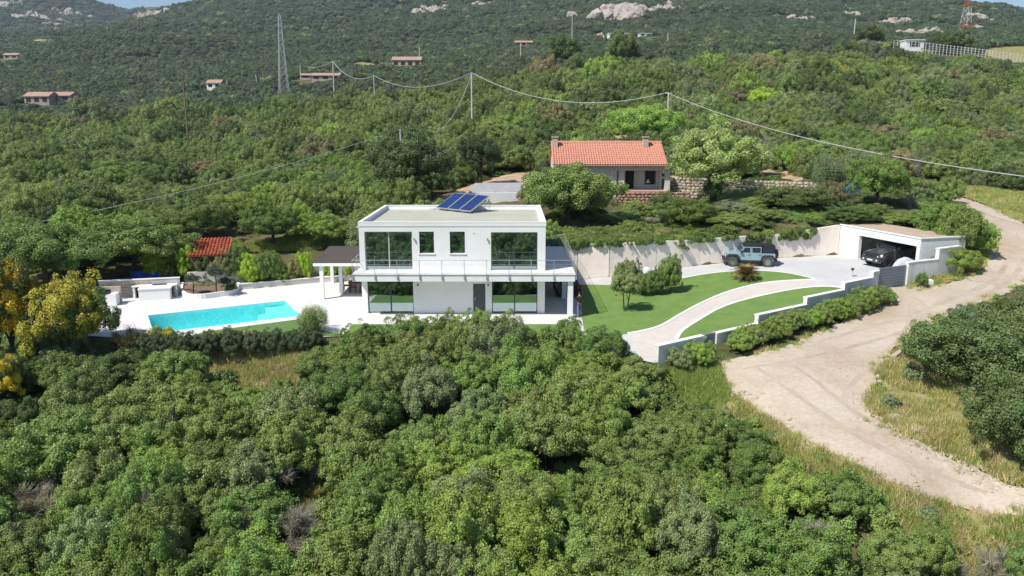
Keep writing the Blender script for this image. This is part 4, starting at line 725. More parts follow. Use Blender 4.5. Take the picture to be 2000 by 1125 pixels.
# ---------------- foliage
def unit(v): return v / np.maximum(np.linalg.norm(v, axis=-1, keepdims=True), 1e-9)
def leaves(c, nrm, L, W, rng, spread=.8, fold=True):
    n = len(c); nm = unit(nrm + rng.normal(0, spread, (n, 3))); t = unit(np.cross(nm, rng.normal(0, 1, (n, 3)))); b = np.cross(nm, t)
    l = (L * rng.uniform(.6, 1.35, n))[:, None]; w = (W * rng.uniform(.6, 1.3, n))[:, None]
    return np.stack([c - t * l * .5, c + b * w * .5 - t * l * .05, c + t * l * .5, c - b * w * .5 - t * l * .05], 1)
def crown_mesh(name, seed, nl=46, nleaf=15000, L=.062, W=.046, lump=.30, rz=.8, low=-.35, ragged=.25, inner=.10, spread=.5, shape='round', sides=1.0):
    rng = np.random.default_rng(seed); C = []
    while len(C) < nl:
        d = unit(rng.normal(0, 1, 3)); 
        if d[2] < low: continue
        r = rng.uniform(.66, 1.06); az_ = math.atan2(d[1], d[0])
        r *= 1 + .15 * math.sin(2 * az_ + seed) + .13 * math.sin(3 * az_ + 2.3 * seed + 2 * d[2]) + .08 * math.sin(5 * az_ + seed * 1.7 + 4 * d[2])
        C.append(d * np.array([r, r, rz * r]) * (1 - lump * .6))
    C = np.array(C); lr = lump * rng.uniform(.5, 1.35, nl); p = lr ** 2 / (lr ** 2).sum(); k = rng.choice(nl, nleaf, p=p)
    out = unit(C * np.array([1, 1, 1 / rz ** 2])); d = unit(rng.normal(0, 1, (nleaf, 3)) + out[k] * sides)
    rr = lr[k] * rng.uniform(.72, 1.08, nleaf); sp = rng.random(nleaf) < ragged * .3; rr = np.where(sp, rr * rng.uniform(1.1, 1.45, nleaf), rr)
    # small tufts inside each lump
    sub = unit(np.round(d * 3.2) + .001); d2 = unit(d + sub * .55); c = C[k] + d2 * rr[:, None]
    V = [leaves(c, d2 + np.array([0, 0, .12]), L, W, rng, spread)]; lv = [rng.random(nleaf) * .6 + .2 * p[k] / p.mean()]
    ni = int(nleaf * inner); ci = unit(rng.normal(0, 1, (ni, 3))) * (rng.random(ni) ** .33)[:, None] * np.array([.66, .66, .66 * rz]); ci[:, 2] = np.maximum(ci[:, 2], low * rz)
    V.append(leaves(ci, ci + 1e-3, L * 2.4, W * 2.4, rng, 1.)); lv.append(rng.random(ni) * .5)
    return quads_mesh(name, np.concatenate(V), 'leaf', np.concatenate(lv))
def twig_mesh(name, seed, n=6500, rz=.8, w=.0055):
    rng = np.random.default_rng(seed); V = []; st = []
    for b in range(14):
        d = unit(rng.normal(0, 1, 3) * np.array([1, 1, .5]) + np.array([0, 0, .75])); st.append(d * rng.uniform(.5, .95))
    st = np.array(st); k = rng.integers(0, len(st), n); t = rng.uniform(.25, 1, n)[:, None]; base = st[k] * t + rng.normal(0, .05, (n, 3)); base[:, 2] = base[:, 2] * rz - .3
    d = unit(unit(st[k]) + rng.normal(0, .75, (n, 3))); l = rng.uniform(.10, .34, n)[:, None]; s = unit(np.cross(d, rng.normal(0, 1, (n, 3)))) * w * rng.uniform(.5, 1.3, n)[:, None]
    V.append(np.stack([base - s, base + s, base + d * l + s * .3, base + d * l - s * .3], 1))
    bs = np.array([[0, 0, -.75]] * len(st)); e = st * np.array([1, 1, rz]) - np.array([0, 0, .3]); s = unit(np.cross(e - bs, rng.normal(0, 1, (len(st), 3)))) * .02
    V.append(np.stack([bs - s, bs + s, e + s * .4, e - s * .4], 1)); V = np.concatenate(V); return quads_mesh(name, V, 'leaf', rng.random(len(V)) * .8)
# leaf colours of the kinds (linear albedo)
T = dict(green=(.150, .205, .062), olive=(.165, .205, .072), dark=(.085, .120, .042), deep=(.110, .165, .048), grey=(.175, .215, .105), lime=(.27, .38, .05), twig=(.27, .255, .225), brown=(.19, .175, .095), yellow=(.50, .37, .035), gold=(.32, .29, .05), blueg=(.135, .185, .105), fresh=(.190, .265, .065), red=(.42, .10, .05), farg=(.078, .108, .060))
T = {k: tuple(x * (1.32, 1.34, 1.08)[i] for i, x in enumerate(v)) for k, v in T.items()}
TW = {'green': 'mid green', 'olive': 'olive green', 'dark': 'very dark green', 'deep': 'deep green', 'grey': 'silvery grey-green', 'lime': 'bright lime green', 'twig': 'leafless grey-brown', 'brown': 'brownish', 'yellow': 'golden yellow flowering', 'gold': 'yellow-tinged', 'blueg': 'bluish green', 'fresh': 'fresh green', 'red': 'reddish'}
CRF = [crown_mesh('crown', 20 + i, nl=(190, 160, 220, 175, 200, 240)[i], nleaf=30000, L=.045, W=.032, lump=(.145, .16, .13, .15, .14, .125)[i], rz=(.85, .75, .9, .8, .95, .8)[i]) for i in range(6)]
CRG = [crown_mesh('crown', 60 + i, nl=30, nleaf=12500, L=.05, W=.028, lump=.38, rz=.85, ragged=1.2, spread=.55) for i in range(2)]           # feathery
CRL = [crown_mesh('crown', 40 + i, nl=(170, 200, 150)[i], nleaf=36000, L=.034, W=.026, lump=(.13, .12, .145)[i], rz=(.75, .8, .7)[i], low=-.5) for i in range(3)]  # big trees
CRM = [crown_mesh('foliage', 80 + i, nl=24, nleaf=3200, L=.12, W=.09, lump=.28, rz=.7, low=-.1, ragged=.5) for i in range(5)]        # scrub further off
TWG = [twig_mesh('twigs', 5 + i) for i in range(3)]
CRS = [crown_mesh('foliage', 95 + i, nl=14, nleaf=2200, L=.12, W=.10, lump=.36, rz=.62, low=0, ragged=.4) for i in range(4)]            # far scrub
def trunk_mesh(seed, nst=3, r=.11, spread_=.45, h=1.0, limbs=4, mat_='bark'):
    rr = random.Random(seed); mb = MB()
    for i in range(nst):
        a = 2 * math.pi * i / nst + rr.random(); s_ = spread_ * rr.uniform(.5, 1.1) * (0.25 if nst == 1 else 1); b = Vector((math.cos(a) * .08 * (nst > 1), math.sin(a) * .08 * (nst > 1), -.25)); pts = [b]
        for k in range(1, 5): pts.append(b + Vector((math.cos(a) * s_ * k / 4 + rr.uniform(-.04, .04), math.sin(a) * s_ * k / 4 + rr.uniform(-.04, .04), (h + .25) * k / 4)))
        rs = [r * (1 - .16 * k) * (.8 if nst > 1 else 1.1) for k in range(5)]; mb.tube(pts, rs, 7)
        for j in range(limbs):
            k = rr.randrange(2, 5); p = pts[k]; a2 = rr.random() * 6.28; q_ = p + Vector((math.cos(a2) * .5, math.sin(a2) * .5, rr.uniform(.25, .55))); mb.tube([p, p.lerp(q_, .5) + Vector((0, 0, .05)), q_], [rs[k] * .55, rs[k] * .4, rs[k] * .2], 5)
    return mb.me('trunk', mat_, True)
TRK = [trunk_mesh(i, 3 + i % 2) for i in range(4)]; TR1 = [trunk_mesh(30 + i, 1, .2) for i in range(3)]; TRG = [trunk_mesh(50, 2, .12, mat_='greybark')]
LAST = [None]
def tree(name, label, cat, x, y, z, r, h, meshes, tint, rng=random, base=.25, rot=None, trunks=None, group=None, rx=1., simple=False):
    """crown from base*h to h; r = crown radius; a trunk of the height below the crown"""
    me_ = rng.choice(meshes); hz2 = h * (1 - base) / 2 * 1.12; zc = h * base + h * (1 - base) * .47; a = rng.random() * 6.28 if rot is None else rot
    tv = [c * rng.uniform(.94, 1.06) for c in (T[tint] if isinstance(tint, str) else tint)]; k = rng.uniform(.86, 1.14); tv = [c * k for c in tv]
    dx, dy = rng.uniform(-.08, .08), rng.uniform(-.08, .08)
    if simple:
        o = link(name, me_, None, (x, y, z + zc), (dx, dy, a), label, cat, group); o.scale = (r * rx, r, hz2 / .85); o['tint'] = tv; return o
    o = empty(name, (x, y, z), 0, label, cat, group); LAST[0] = o; c = link('crown', me_, o, (0, 0, zc), (dx, dy, a)); c.scale = (r * rx, r, hz2 / .85); c['tint'] = tv
    t = link('trunk', rng.choice(trunks or TRK), o, (0, 0, -.1), rng.random() * 6.28); ts = max(.55, min(2.6, h / 4)); t.scale = (ts * (1 if r > 1 else .7), ts * (1 if r > 1 else .7), (zc + .3)); return o
def treepx(name, label, cat, u, v, wpx, hpx, tint, meshes=CRL, base=.25, fn=None, trunks=None, z=None, group=None, rx=1., rot=None, simple=False, vtop=None):
    p = (P(u, v, z) if z is not None else gnd(u, v, fn or H)); d = depth(p); return tree(name, label, cat, p.x, p.y, p.z, wpx / 2 * d / F / rx if rx > 1 else wpx / 2 * d / F, hpx * d / F, meshes, tint, base=base, trunks=trunks, group=group, rx=rx, rot=rot, simple=simple)
random.seed(21)
KEEP = []      # circles where the scattered scrub stays out: (x, y, r)
LM = [  # named trees: name, label, cat, u, vbase, wpx, hpx, tint, meshes, base, trunks
 ('evergreen_oak', 'large dark spreading oak with thick trunk directly behind the villa roof', 802, 398, 172, 138, (.085, .125, .042), CRL, .22, TR1),
 ('cypress_pine', 'flat-layered dark conifer with a bare trunk, right of the spreading oak', 938, 366, 92, 100, (.07, .10, .034), CRL, .30, TR1),
 ('olive_tree', 'big round grey-green tree between villa roof and farmhouse front', 1108, 440, 185, 125, 'green', CRL, .10, TR1),
 ('carob_tree', 'bright green dome of a tree just behind the farmhouse ridge', 1262, 285, 155, 82, (.29, .40, .085), CRL, .05, TR1),
 ('umbrella_pine', 'wide light olive tree with forked trunk at the right gable of the farmhouse', 1392, 395, 195, 148, (.30, .35, .12), CRL, .24, TR1),
 ('round_shrub', 'small dark round shrub under the wide forked tree', 1392, 396, 40, 52, 'dark', CRF, .05, TRK),
 ('lentisk_bush', 'broad dark dome bush below the stone terrace wall', 1335, 442, 118, 58, 'deep', CRL, .02, TRK),
 ('lentisk_bush', 'low grey-leaved bush with the white board beside it', 1262, 428, 62, 30, 'olive', CRF, .02, TRK),
 ('tamarisk_tree', 'feathery blue-green tree left of the dark tree by the blue tarpaulin', 1618, 385, 78, 78, 'blueg', CRG, .15, TRK),
 ('holm_oak', 'dark rounded tree standing right of the blue tarpaulin', 1712, 402, 118, 95, 'deep', CRL, .12, TR1),
 ('clipped_hedge', 'dense clipped dark hedge along the upper lawn', 1555, 408, 130, 42, 'dark', CRF, .0, TRK),
 ('garden_shrub', 'small dark shrub on the upper lawn left of the clipped hedge', 1500, 402, 44, 36, 'dark', CRF, .0, TRK),
 ('pine_tree', 'large dark tree at the left edge behind the pool terrace', 92, 560, 215, 130, 'deep', CRL, .15, TR1),
 ('pine_tree', 'mid green tree right of the largest tree behind the kitchen wall', 262, 535, 190, 110, 'green', CRL, .22, TR1),
 ('pine_tree', 'dark tree leaning over the red tiled shed', 388, 470, 130, 90, 'deep', CRL, .12, TR1),
 ('evergreen_oak', 'dark oak between the tiled shed and the grass slope', 535, 482, 112, 82, 'deep', CRL, .12, TR1),
 ('olive_tree', 'bright green small tree with leaning trunks beside the pergola', 634, 488, 96, 72, 'fresh', CRL, .3, TRK),
 ('evergreen_oak', 'broad dark evergreen on the bank right of the road, facing the gate', 1900, 752, 250, 150, (.13, .185, .065), CRL, .02, TR1),
 ('evergreen_oak', 'dark evergreen cut by the right edge, upper one on the bank', 2000, 700, 190, 130, (.15, .205, .07), CRL, .02, TR1),
 ('evergreen_oak', 'dark evergreen cut by the right edge, lower one on the bank', 1985, 905, 200, 190, (.125, .18, .06), CRL, .02, TR1),
 ('mastic_tree', 'smaller mastic tree left of the broad evergreen on the bank', 1815, 712, 90, 75, 'green', CRF, .02, TRK),
 ('mastic_tree', 'mastic tree in the corner where bank meets lower road', 1992, 650, 110, 52, 'green', CRF, .02, TRK),
 ('mastic_tree', 'fresh green round tree low on the grassy bank near the bottom edge', 1812, 1135, 105, 110, 'green', CRF, .02, TRK),
 ('bare_shrub', 'grey twiggy shrub in the bottom right corner below the road', 1935, 1150, 120, 115, 'twig', TWG, .02, TRK),
 ('bare_shrub', 'brown-grey twiggy shrub left of the corner one, by the bottom edge', 1870, 1165, 90, 85, 'twig', TWG, .02, TRK),
 ('mastic_tree', 'dark tree cut by the bottom right corner', 2005, 1150, 110, 90, 'deep', CRF, .02, TRK),
 ('cistus_bush', 'rounded cistus bush speckled white with flowers beside the broad evergreen', 1792, 702, 58, 46, 'grey', 'CIS', .0, TRK),
 ('cistus_bush', 'low cistus bush with white flowers at the grassy bank corner', 1740, 800, 40, 28, 'grey', 'CIS', .0, TRK),
 ('cistus_bush', 'middle white-flowered cistus on the grassy bank', 1782, 745, 42, 34, 'grey', 'CIS', .0, TRK),
 ('cistus_bush', 'small white-flowered cistus on the bank below the road', 1808, 1018, 42, 30, 'grey', 'CIS', .0, TRK),
 ('olive_tree', 'grey-green tree above the tiled shed, nearer the oak', 440, 440, 90, 60, 'green', CRL, .1, TR1),
]
KIND_TOTALS = {}
CIS = []
for i in range(2):
    m_ = CRF[i].copy(); m_.name = 'crown'; nf_ = len(m_.polygons); M['petal'] = M.get('petal') or mat('white_petals', (.8, .79, .74), .8, .2, .02); m_.materials.append(M['petal']); rg_ = np.random.default_rng(i); m_.polygons.foreach_set('material_index', (rg_.random(nf_) < .07).astype(np.int32)); CIS.append(m_)
for nm, lb, u, v, wpx, hpx, ti, ms, ba, tk in LM:
    ms = CIS if ms == 'CIS' else ms
    o = treepx(nm, lb, 'tree' if 'tree' in nm or 'oak' in nm or 'pine' in nm else ('hedge' if 'hedge' in nm else 'bush'), u, v, wpx, hpx, ti, ms, ba, None, tk); KEEP.append((o.location.x, o.location.y - 1.2, wpx / 2 * depth(o.location) / F * 1.12))
# bright round acacia bushes / coloured spots on the hillside
for lb, u, v, wpx, hpx, ti, ms in (('bright lime bush standing out on the right hillside above the power cable', 1488, 218, 62, 44, 'lime', CRF), ('brown withered oak on the slope above the power cable', 1062, 172, 52, 60, 'brown', CRF), ('very dark oak right of the withered one on the ridge', 1100, 130, 75, 55, 'dark', CRF), ('very dark broad tree on the upper right slope', 1590, 178, 95, 62, 'dark', CRL), ('dark conifer in the fold of the slope beneath the rock outcrop', 1215, 125, 62, 60, 'deep', CRF), ('dark tree beside the white utility hut near the wire fence', 1857, 106, 72, 44, 'dark', CRF), ('small reddish bush below the cable on the right slope', 1549, 246, 18, 16, 'red', CRF), ('yellow-tinged bush left of the reddish ones on the upper slope', 1625, 172, 48, 45, 'gold', CRF), ('rust-red bush on the upper slope near the yellow-tinged one', 1652, 140, 20, 18, 'red', CRF), ('dark bush on the crest left of the white hut', 1695, 92, 62, 40, 'dark', CRF)):
    o = treepx('hillside_bush', lb, 'bush', u, v, wpx, hpx, ti, ms, .03, simple=True); KEEP.append((o.location.x, o.location.y, wpx / 2 * depth(o.location) / F * .8))
# mimosas in flower at the left edge
for lb, u, v, z, wpx, hpx, ti in (('golden mimosa in flower at the very left edge above the terrace', 14, 720, -1.2, 125, 205, 'yellow'), ('golden mimosa beside the barbecue, half green', 150, 712, -1.2, 150, 160, 'gold'), ('low golden mimosa branch at the left edge below the taller ones', 8, 800, -2.2, 95, 110, 'yellow'), ('small yellow-tipped bush at the left end of the dark clipped hedge', 318, 700, -1.3, 66, 60, 'gold')):
    o = treepx('mimosa_tree', lb, 'tree', u, v, wpx, hpx, ti, CRF, .2, z=z, trunks=TRK)
    for ch_ in list(o.children):
        if ch_.name.startswith('crown'): g2_ = link('crown', CRF[(CRF.index(ch_.data) + 1) % 6], o, tuple(ch_.location), (0, 0, 2.1)); g2_.scale = tuple(ch_.scale * .985); g2_['tint'] = [.12, .16, .05]; KEEP.append((o.location.x, o.location.y, wpx / 2 * depth(o.location) / F * .6))
o = treepx('mimosa_tree', 'green and gold mimosa behind the two taller ones at the left', 'tree', 78, 690, 110, 130, (.17, .18, .05), CRF, .2, z=-.8, trunks=TRK)
o = treepx('tamarisk_tree', 'thin brown-leaved tree standing against the left end of the pool', 'tree', 262, 712, 100, 96, (.13, .12, .06), TWG, .1, z=-1.2); 
o = treepx('tamarisk_tree', 'sparse green sapling at the right end of the pool lawn', 'tree', 612, 672, 62, 72, 'green', CRG, .2, z=-.8)
# garden planting
og = treepx('olive_tree', 'small silvery olive tree alone on the main lawn', 'tree', 1222, 607, 62, 78, 'grey', CRF, .32, Hg, TRG)
for k, (lb, u, v, wpx, hpx, ti) in enumerate((('leafy garden shrub at the left end of the clump on the main lawn', 1232, 572, 46, 66, 'grey'), ('second garden shrub from the olive tree in the lawn clump', 1256, 577, 44, 46, 'olive'), ('third garden shrub from the olive tree in the lawn clump', 1283, 575, 44, 46, 'deep'), ('tallest garden shrub, at the right end of the lawn clump', 1308, 571, 50, 66, 'green'), ('dark garden shrub behind the others beside the white loungers', 1214, 566, 30, 56, 'fresh'))):
    treepx('garden_shrub', lb, 'bush', u, v, wpx, hpx, ti, CRF, .0, Hg, group='shrub clump on the main lawn')
for lb, u, v, hp_, wp in (('clipped cloud tree at the left of the planter', 378, 573, 38, 28), ('tallest clipped cloud tree, in the middle of the planter', 423, 572, 52, 34), ('clipped cloud tree with short trunk at the right of the planter', 443, 568, 27, 26)):
    p = P(u, v, .28); d = depth(p); o = empty('topiary_tree', tuple(p), 0, lb, 'tree', 'clipped trees in the planter'); c = link('crown', CRL[1], o, (0, 0, (hp_ - wp * .3) * d / F)); rr_ = wp / 2 * d / F; c.scale = (rr_ * 1.1, rr_ * 1.1, rr_ * .75); c['tint'] = [.085, .115, .06]; c2 = link('trunk', TR1[0], o, (0, 0, -.05)); c2.scale = (.35, .35, (hp_ - wp * .55) * d / F)
o = treepx('garden_shrub', 'dark low shrub at the right end of the curved planter', 'bush', 452, 568, 22, 14, 'dark', CRF, 0, z=.28)
# planting strip behind the deck
strip_ = [(310, 545, 46, 42, 'lime'), (335, 548, 40, 30, 'green'), (372, 520, 50, 50, 'lime'), (400, 525, 50, 42, 'dark'), (435, 530, 50, 46, 'brown'), (462, 532, 52, 48, 'dark'), (492, 550, 44, 60, 'lime'), (520, 548, 46, 62, 'deep'), (543, 556, 24, 36, 'lime'), (560, 530, 40, 34, 'green'), (596, 552, 30, 58, 'lime'), (575, 545, 30, 46, 'brown'), (646, 545, 28, 36, 'lime'), (684, 545, 16, 40, 'lime')]
for i, (u, v, wpx, hpx, ti) in enumerate(strip_):
    p = P(u, v, .3); yw = 61.7
    if u >= 478:
        for _ in range(6): xx = PY(u, v, yw).x; yw = (59.5 + (xx + 21.9) * .5 if xx < -16 else 62.45 + (xx + 16) * .28) + .8
    else: hpx = hpx * 1.3
    d = depth(p); q_ = PY(u, v, yw)
    hgt = (v - (v - hpx)) * depth(q_) / F
    tree('garden_shrub', f"{TW[ti]} shrub in the strip behind the terrace, {['first','second','third','fourth','fifth','sixth','seventh','eighth','ninth','tenth','eleventh','twelfth','thirteenth','fourteenth'][i]} from the kitchen end", 'bush', q_.x, yw, max(-.1, min(q_.z, hz(q_.x, yw))), wpx / 2 * depth(q_) / F * 1.15, hgt, CRF, ti, base=.0, group='shrubs in the planting strip behind the terrace')
# clipped dark hedge below the pool: a row of plants grown together
hp0, hp1 = Vector((-21.4, 43.7)), Vector((-12.2, 44.9)); hd = empty('clipped_hedge', (-17, 44, -1), 0, 'dark clipped hedge running below the pool lawn', 'hedge')
for i in range(9):
    p = hp0.lerp(hp1, i / 8); c = link('hedge_plant', CRF[i % 6], hd, (p.x + 17, p.y - 44, .95), i); c.scale = (.82, .8, .98); c['tint'] = [.10, .135, .06]
c_ = 0
# oleander hedge along the stepped wall, outside
ORD = 'first second third fourth fifth sixth seventh eighth ninth tenth eleventh twelfth thirteenth fourteenth fifteenth sixteenth seventeenth eighteenth nineteenth twentieth'.split()
tn0, tn1 = 5.8, 21.0
for i in range(15):
    t = tn0 + (tn1 - tn0) * i / 14; p = WA + wd * t - wn * (1.25 + random.uniform(-.12, .2)); z = hz(p.x, p.y); hh_ = 1.0 + .18 * math.sin(i * 1.7) + (.15 if i in (0, 11, 12, 13) else 0)
    tree('roadside_shrub', f"{ORD[i]} leafy shrub from the pedestrian gate, along the stepped wall", 'bush', p.x, p.y, z, .86 + .1 * math.sin(i * 2.3), hh_ + .2, CRF, ('fresh', 'olive', 'green')[i % 3], base=.0, group='shrubs along the stepped wall'); KEEP.append((p.x, p.y, 1.2))
for lb, u, v, wpx, hpx, ti in (('yellow-green leafy bush in the corner left of the pedestrian gate', 1366, 716, 62, 50, 'fresh'), ('greyer bush against the wall end left of the gate bush', 1328, 724, 50, 44, 'grey'),
    ('large rounded bush behind the garage beside the road bend', 1868, 500, 100, 95, 'green'), ('tall leafy bush on the outer side of the road bend by the garage', 1905, 500, 66, 70, 'fresh'), ('bush at the back right corner of the garage roof', 1852, 466, 84, 46, 'green'), ('low fresh green bush in front of the raised wall end', 1868, 532, 85, 50, 'fresh'), ('bushy shrub between garage wall and grass verge', 1838, 530, 50, 36, 'green'), ('small dark sapling in the white block planter by the gate', 1800, 562, 24, 30, 'deep'),
    ('leafy bush at the top of the road bend', 1835, 436, 80, 26, 'green'), ('leafy bush above the road bend, inner side', 1885, 450, 60, 24, 'fresh'), ('grey twiggy bush left of the upper track', 1778, 405, 50, 30, 'twig')):
    o = treepx('roadside_bush', lb, 'bush', u, v, wpx, hpx, ti, CRF if ti != 'twig' else TWG, .0); KEEP.append((o.location.x, o.location.y, 1.5))
# creeping plants over the retaining wall: stuff
def scatter(name, pts, scl, var, tint, srcs, rz=None, kind='stuff', sq=None, **k):
    """one object: source meshes instanced on points"""
    pts = np.asarray(pts, float); n = len(pts); me_ = bpy.data.meshes.new(name); me_.vertices.add(n); me_.vertices.foreach_set('co', pts.astype(np.float32).ravel())
    rot = np.stack([RNG.uniform(-.15, .15, n), RNG.uniform(-.15, .15, n), RNG.uniform(0, 6.28, n)], 1); sc3 = np.asarray(scl, float); sc3 = np.stack([sc3, sc3, sc3 * (1 if sq is None else sq)], 1) if sc3.ndim == 1 else sc3
    for nm, tp_, ar in (('rot', 'FLOAT_VECTOR', rot), ('scl', 'FLOAT_VECTOR', sc3), ('tint', 'FLOAT_VECTOR', np.asarray(tint, float))): a = me_.attributes.new(nm, tp_, 'POINT'); a.data.foreach_set('vector', ar.astype(np.float32).ravel())
    a = me_.attributes.new('var', 'INT', 'POINT'); a.data.foreach_set('value', np.asarray(var, np.int32))
    o = link(name, me_, kind=kind, **k); g_ = bpy.data.node_groups.new(name, 'GeometryNodeTree'); g_.interface.new_socket('Geometry', in_out='INPUT', socket_type='NodeSocketGeometry'); g_.interface.new_socket('Geometry', in_out='OUTPUT', socket_type='NodeSocketGeometry')
    N = g_.nodes; Lk = g_.links; gi = N.new('NodeGroupInput'); go_ = N.new('NodeGroupOutput'); ip = N.new('GeometryNodeInstanceOnPoints'); jn = N.new('GeometryNodeJoinGeometry')
    for s_ in srcs: oi = N.new('GeometryNodeObjectInfo'); oi.inputs['Object'].default_value = s_; oi.inputs['As Instance'].default_value = True; oi.transform_space = 'ORIGINAL'; Lk.new(oi.outputs['Geometry'], jn.inputs[0])
    def na(nm, dt): q_ = N.new('GeometryNodeInputNamedAttribute'); q_.data_type = dt; q_.inputs[0].default_value = nm; return q_.outputs[0]
    Lk.new(gi.outputs[0], ip.inputs['Points']); Lk.new(jn.outputs[0], ip.inputs['Instance']); ip.inputs['Pick Instance'].default_value = True
    Lk.new(na('var', 'INT'), ip.inputs['Instance Index']); Lk.new(na('scl', 'FLOAT_VECTOR'), ip.inputs['Scale'])
    e2r = N.new('FunctionNodeEulerToRotation'); Lk.new(na('rot', 'FLOAT_VECTOR'), e2r.inputs[0]); Lk.new(e2r.outputs[0], ip.inputs['Rotation']); Lk.new(ip.outputs[0], go_.inputs[0])
    md = o.modifiers.new('scatter', 'NODES'); md.node_group = g_; return o
def tints(n, names, w, sp=.18):
    b = np.array([T[k] for k in names]); w = np.array(w, float); i = RNG.choice(len(names), n, p=w / w.sum()); c = b[i] * RNG.uniform(1 - sp, 1 + sp, (n, 1)) * RNG.uniform(.92, 1.08, (n, 3)); return c, i
def poisson(poly, r0, n_try=30000, ok=None, seed=3, rf=None):
    """points at least r apart inside a polygon"""
    rng = np.random.default_rng(seed); xs = [p[0] for p in poly]; ys = [p[1] for p in poly]; X = rng.uniform(min(xs), max(xs), n_try); Y = rng.uniform(min(ys), max(ys), n_try); m = inside(X, Y, poly)
    if ok is not None: m &= ok(X, Y)
    X, Y = X[m], Y[m]; cell = {}; out = []
    for x, y in zip(X, Y):
        r = r0 if rf is None else rf(x, y); i, j = int(x // 4), int(y // 4); R_ = int(r // 4) + 1
        if all((x - a) ** 2 + (y - b) ** 2 >= (min(r, c)) ** 2 for di in range(-R_, R_ + 1) for dj in range(-R_, R_ + 1) for a, b, c in cell.get((i + di, j + dj), ())): cell.setdefault((i, j), []).append((x, y, r)); out.append((x, y, r))
    return np.array(out)
def free(X, Y, m=1.0, verges=True):
    ok = ~inside(X, Y, PLOT) & (pdist(X, Y, PLOT) > m) & ~inside(X, Y, ROAD) & (pdist(X, Y, ROAD) > m)
    if verges:
        for p_ in SH: ok &= ~inside(X, Y, p_)
    for a, b, r in KEEP: ok &= (X - a) ** 2 + (Y - b) ** 2 > r * r
    return ok
# ---------------- the thicket in front: every tree a thing
def wob(x, y, s_, k=0): return noise.noise(Vector((x / s_, y / s_, 7.3 + k)))
FG = [(-11, 13.5), (15, 13.5), (27, 29), (9.2, 40.2), (7.6, 41.4), (5.2, 44.2), (3, 46.3), (-4, 46.9), (-10, 46.6), (-12, 44.9), (-21.8, 43.2), (-27, 45.2), (-36, 52), (-42, 50), (-19, 16)]
FG = [(-14, 15.5), (15, 15.5), (26, 28.5), (9.0, 40.6), (7.6, 41.6), (4.6, 44.6), (2.5, 45.3), (-4, 45.9), (-10, 45.3), (-12, 43.9), (-21.8, 42.6), (-28, 45.2), (-37, 50), (-33, 40)]
ptf = poisson(FG, 1.9, 9000, lambda X, Y: free(X, Y, .75), 5, lambda x, y: 1.62 + .018 * max(0, y - 25) + .55 * (wob(x, y, 6) + .3)); ptf = ptf[np.argsort(-ptf[:, 1])]
rows_ = {}
items = []
for x, y, r in ptf:
    u, v = pix(x, y, hz(x, y) + 2.5)
    if u < -140 or u > 2140 or v > 1290: continue
    if u > 1268 and v < 745: continue
    items.append((x, y, r, u, v))
def descr_zone(x, y, u, v):
    if u > 1290: return 'in the strip beside the dirt road'
    if y > 40.5: return 'right below the villa and its lawn' if x > -11 else 'below the pool hedge'
    if x < -14: return 'on the left of the thicket'
    return 'in the thicket'
bands = ['in the row nearest the villa', 'in the second row down', 'in the third row down', 'in the fourth row down', 'in the fifth row down', 'in the sixth row down', 'in the seventh row down', 'in the bottom row']
def band(v): return min(7, max(0, int((v - 640) / 62)))
bb = {}
for it in items: bb.setdefault(band(it[4]), []).append(it)
def say_num(k):
    one = ORD; tens = {2: 'twenty', 3: 'thirty', 4: 'forty', 5: 'fifty'}
    if k < 20: return one[k]
    t, o_ = divmod(k + 1, 10); return {20: 'twentieth', 30: 'thirtieth', 40: 'fortieth', 50: 'fiftieth'}[k + 1] if o_ == 0 else f"{tens[t]}-{one[o_ - 1]}"
frng = random.Random(12); nfg = 0
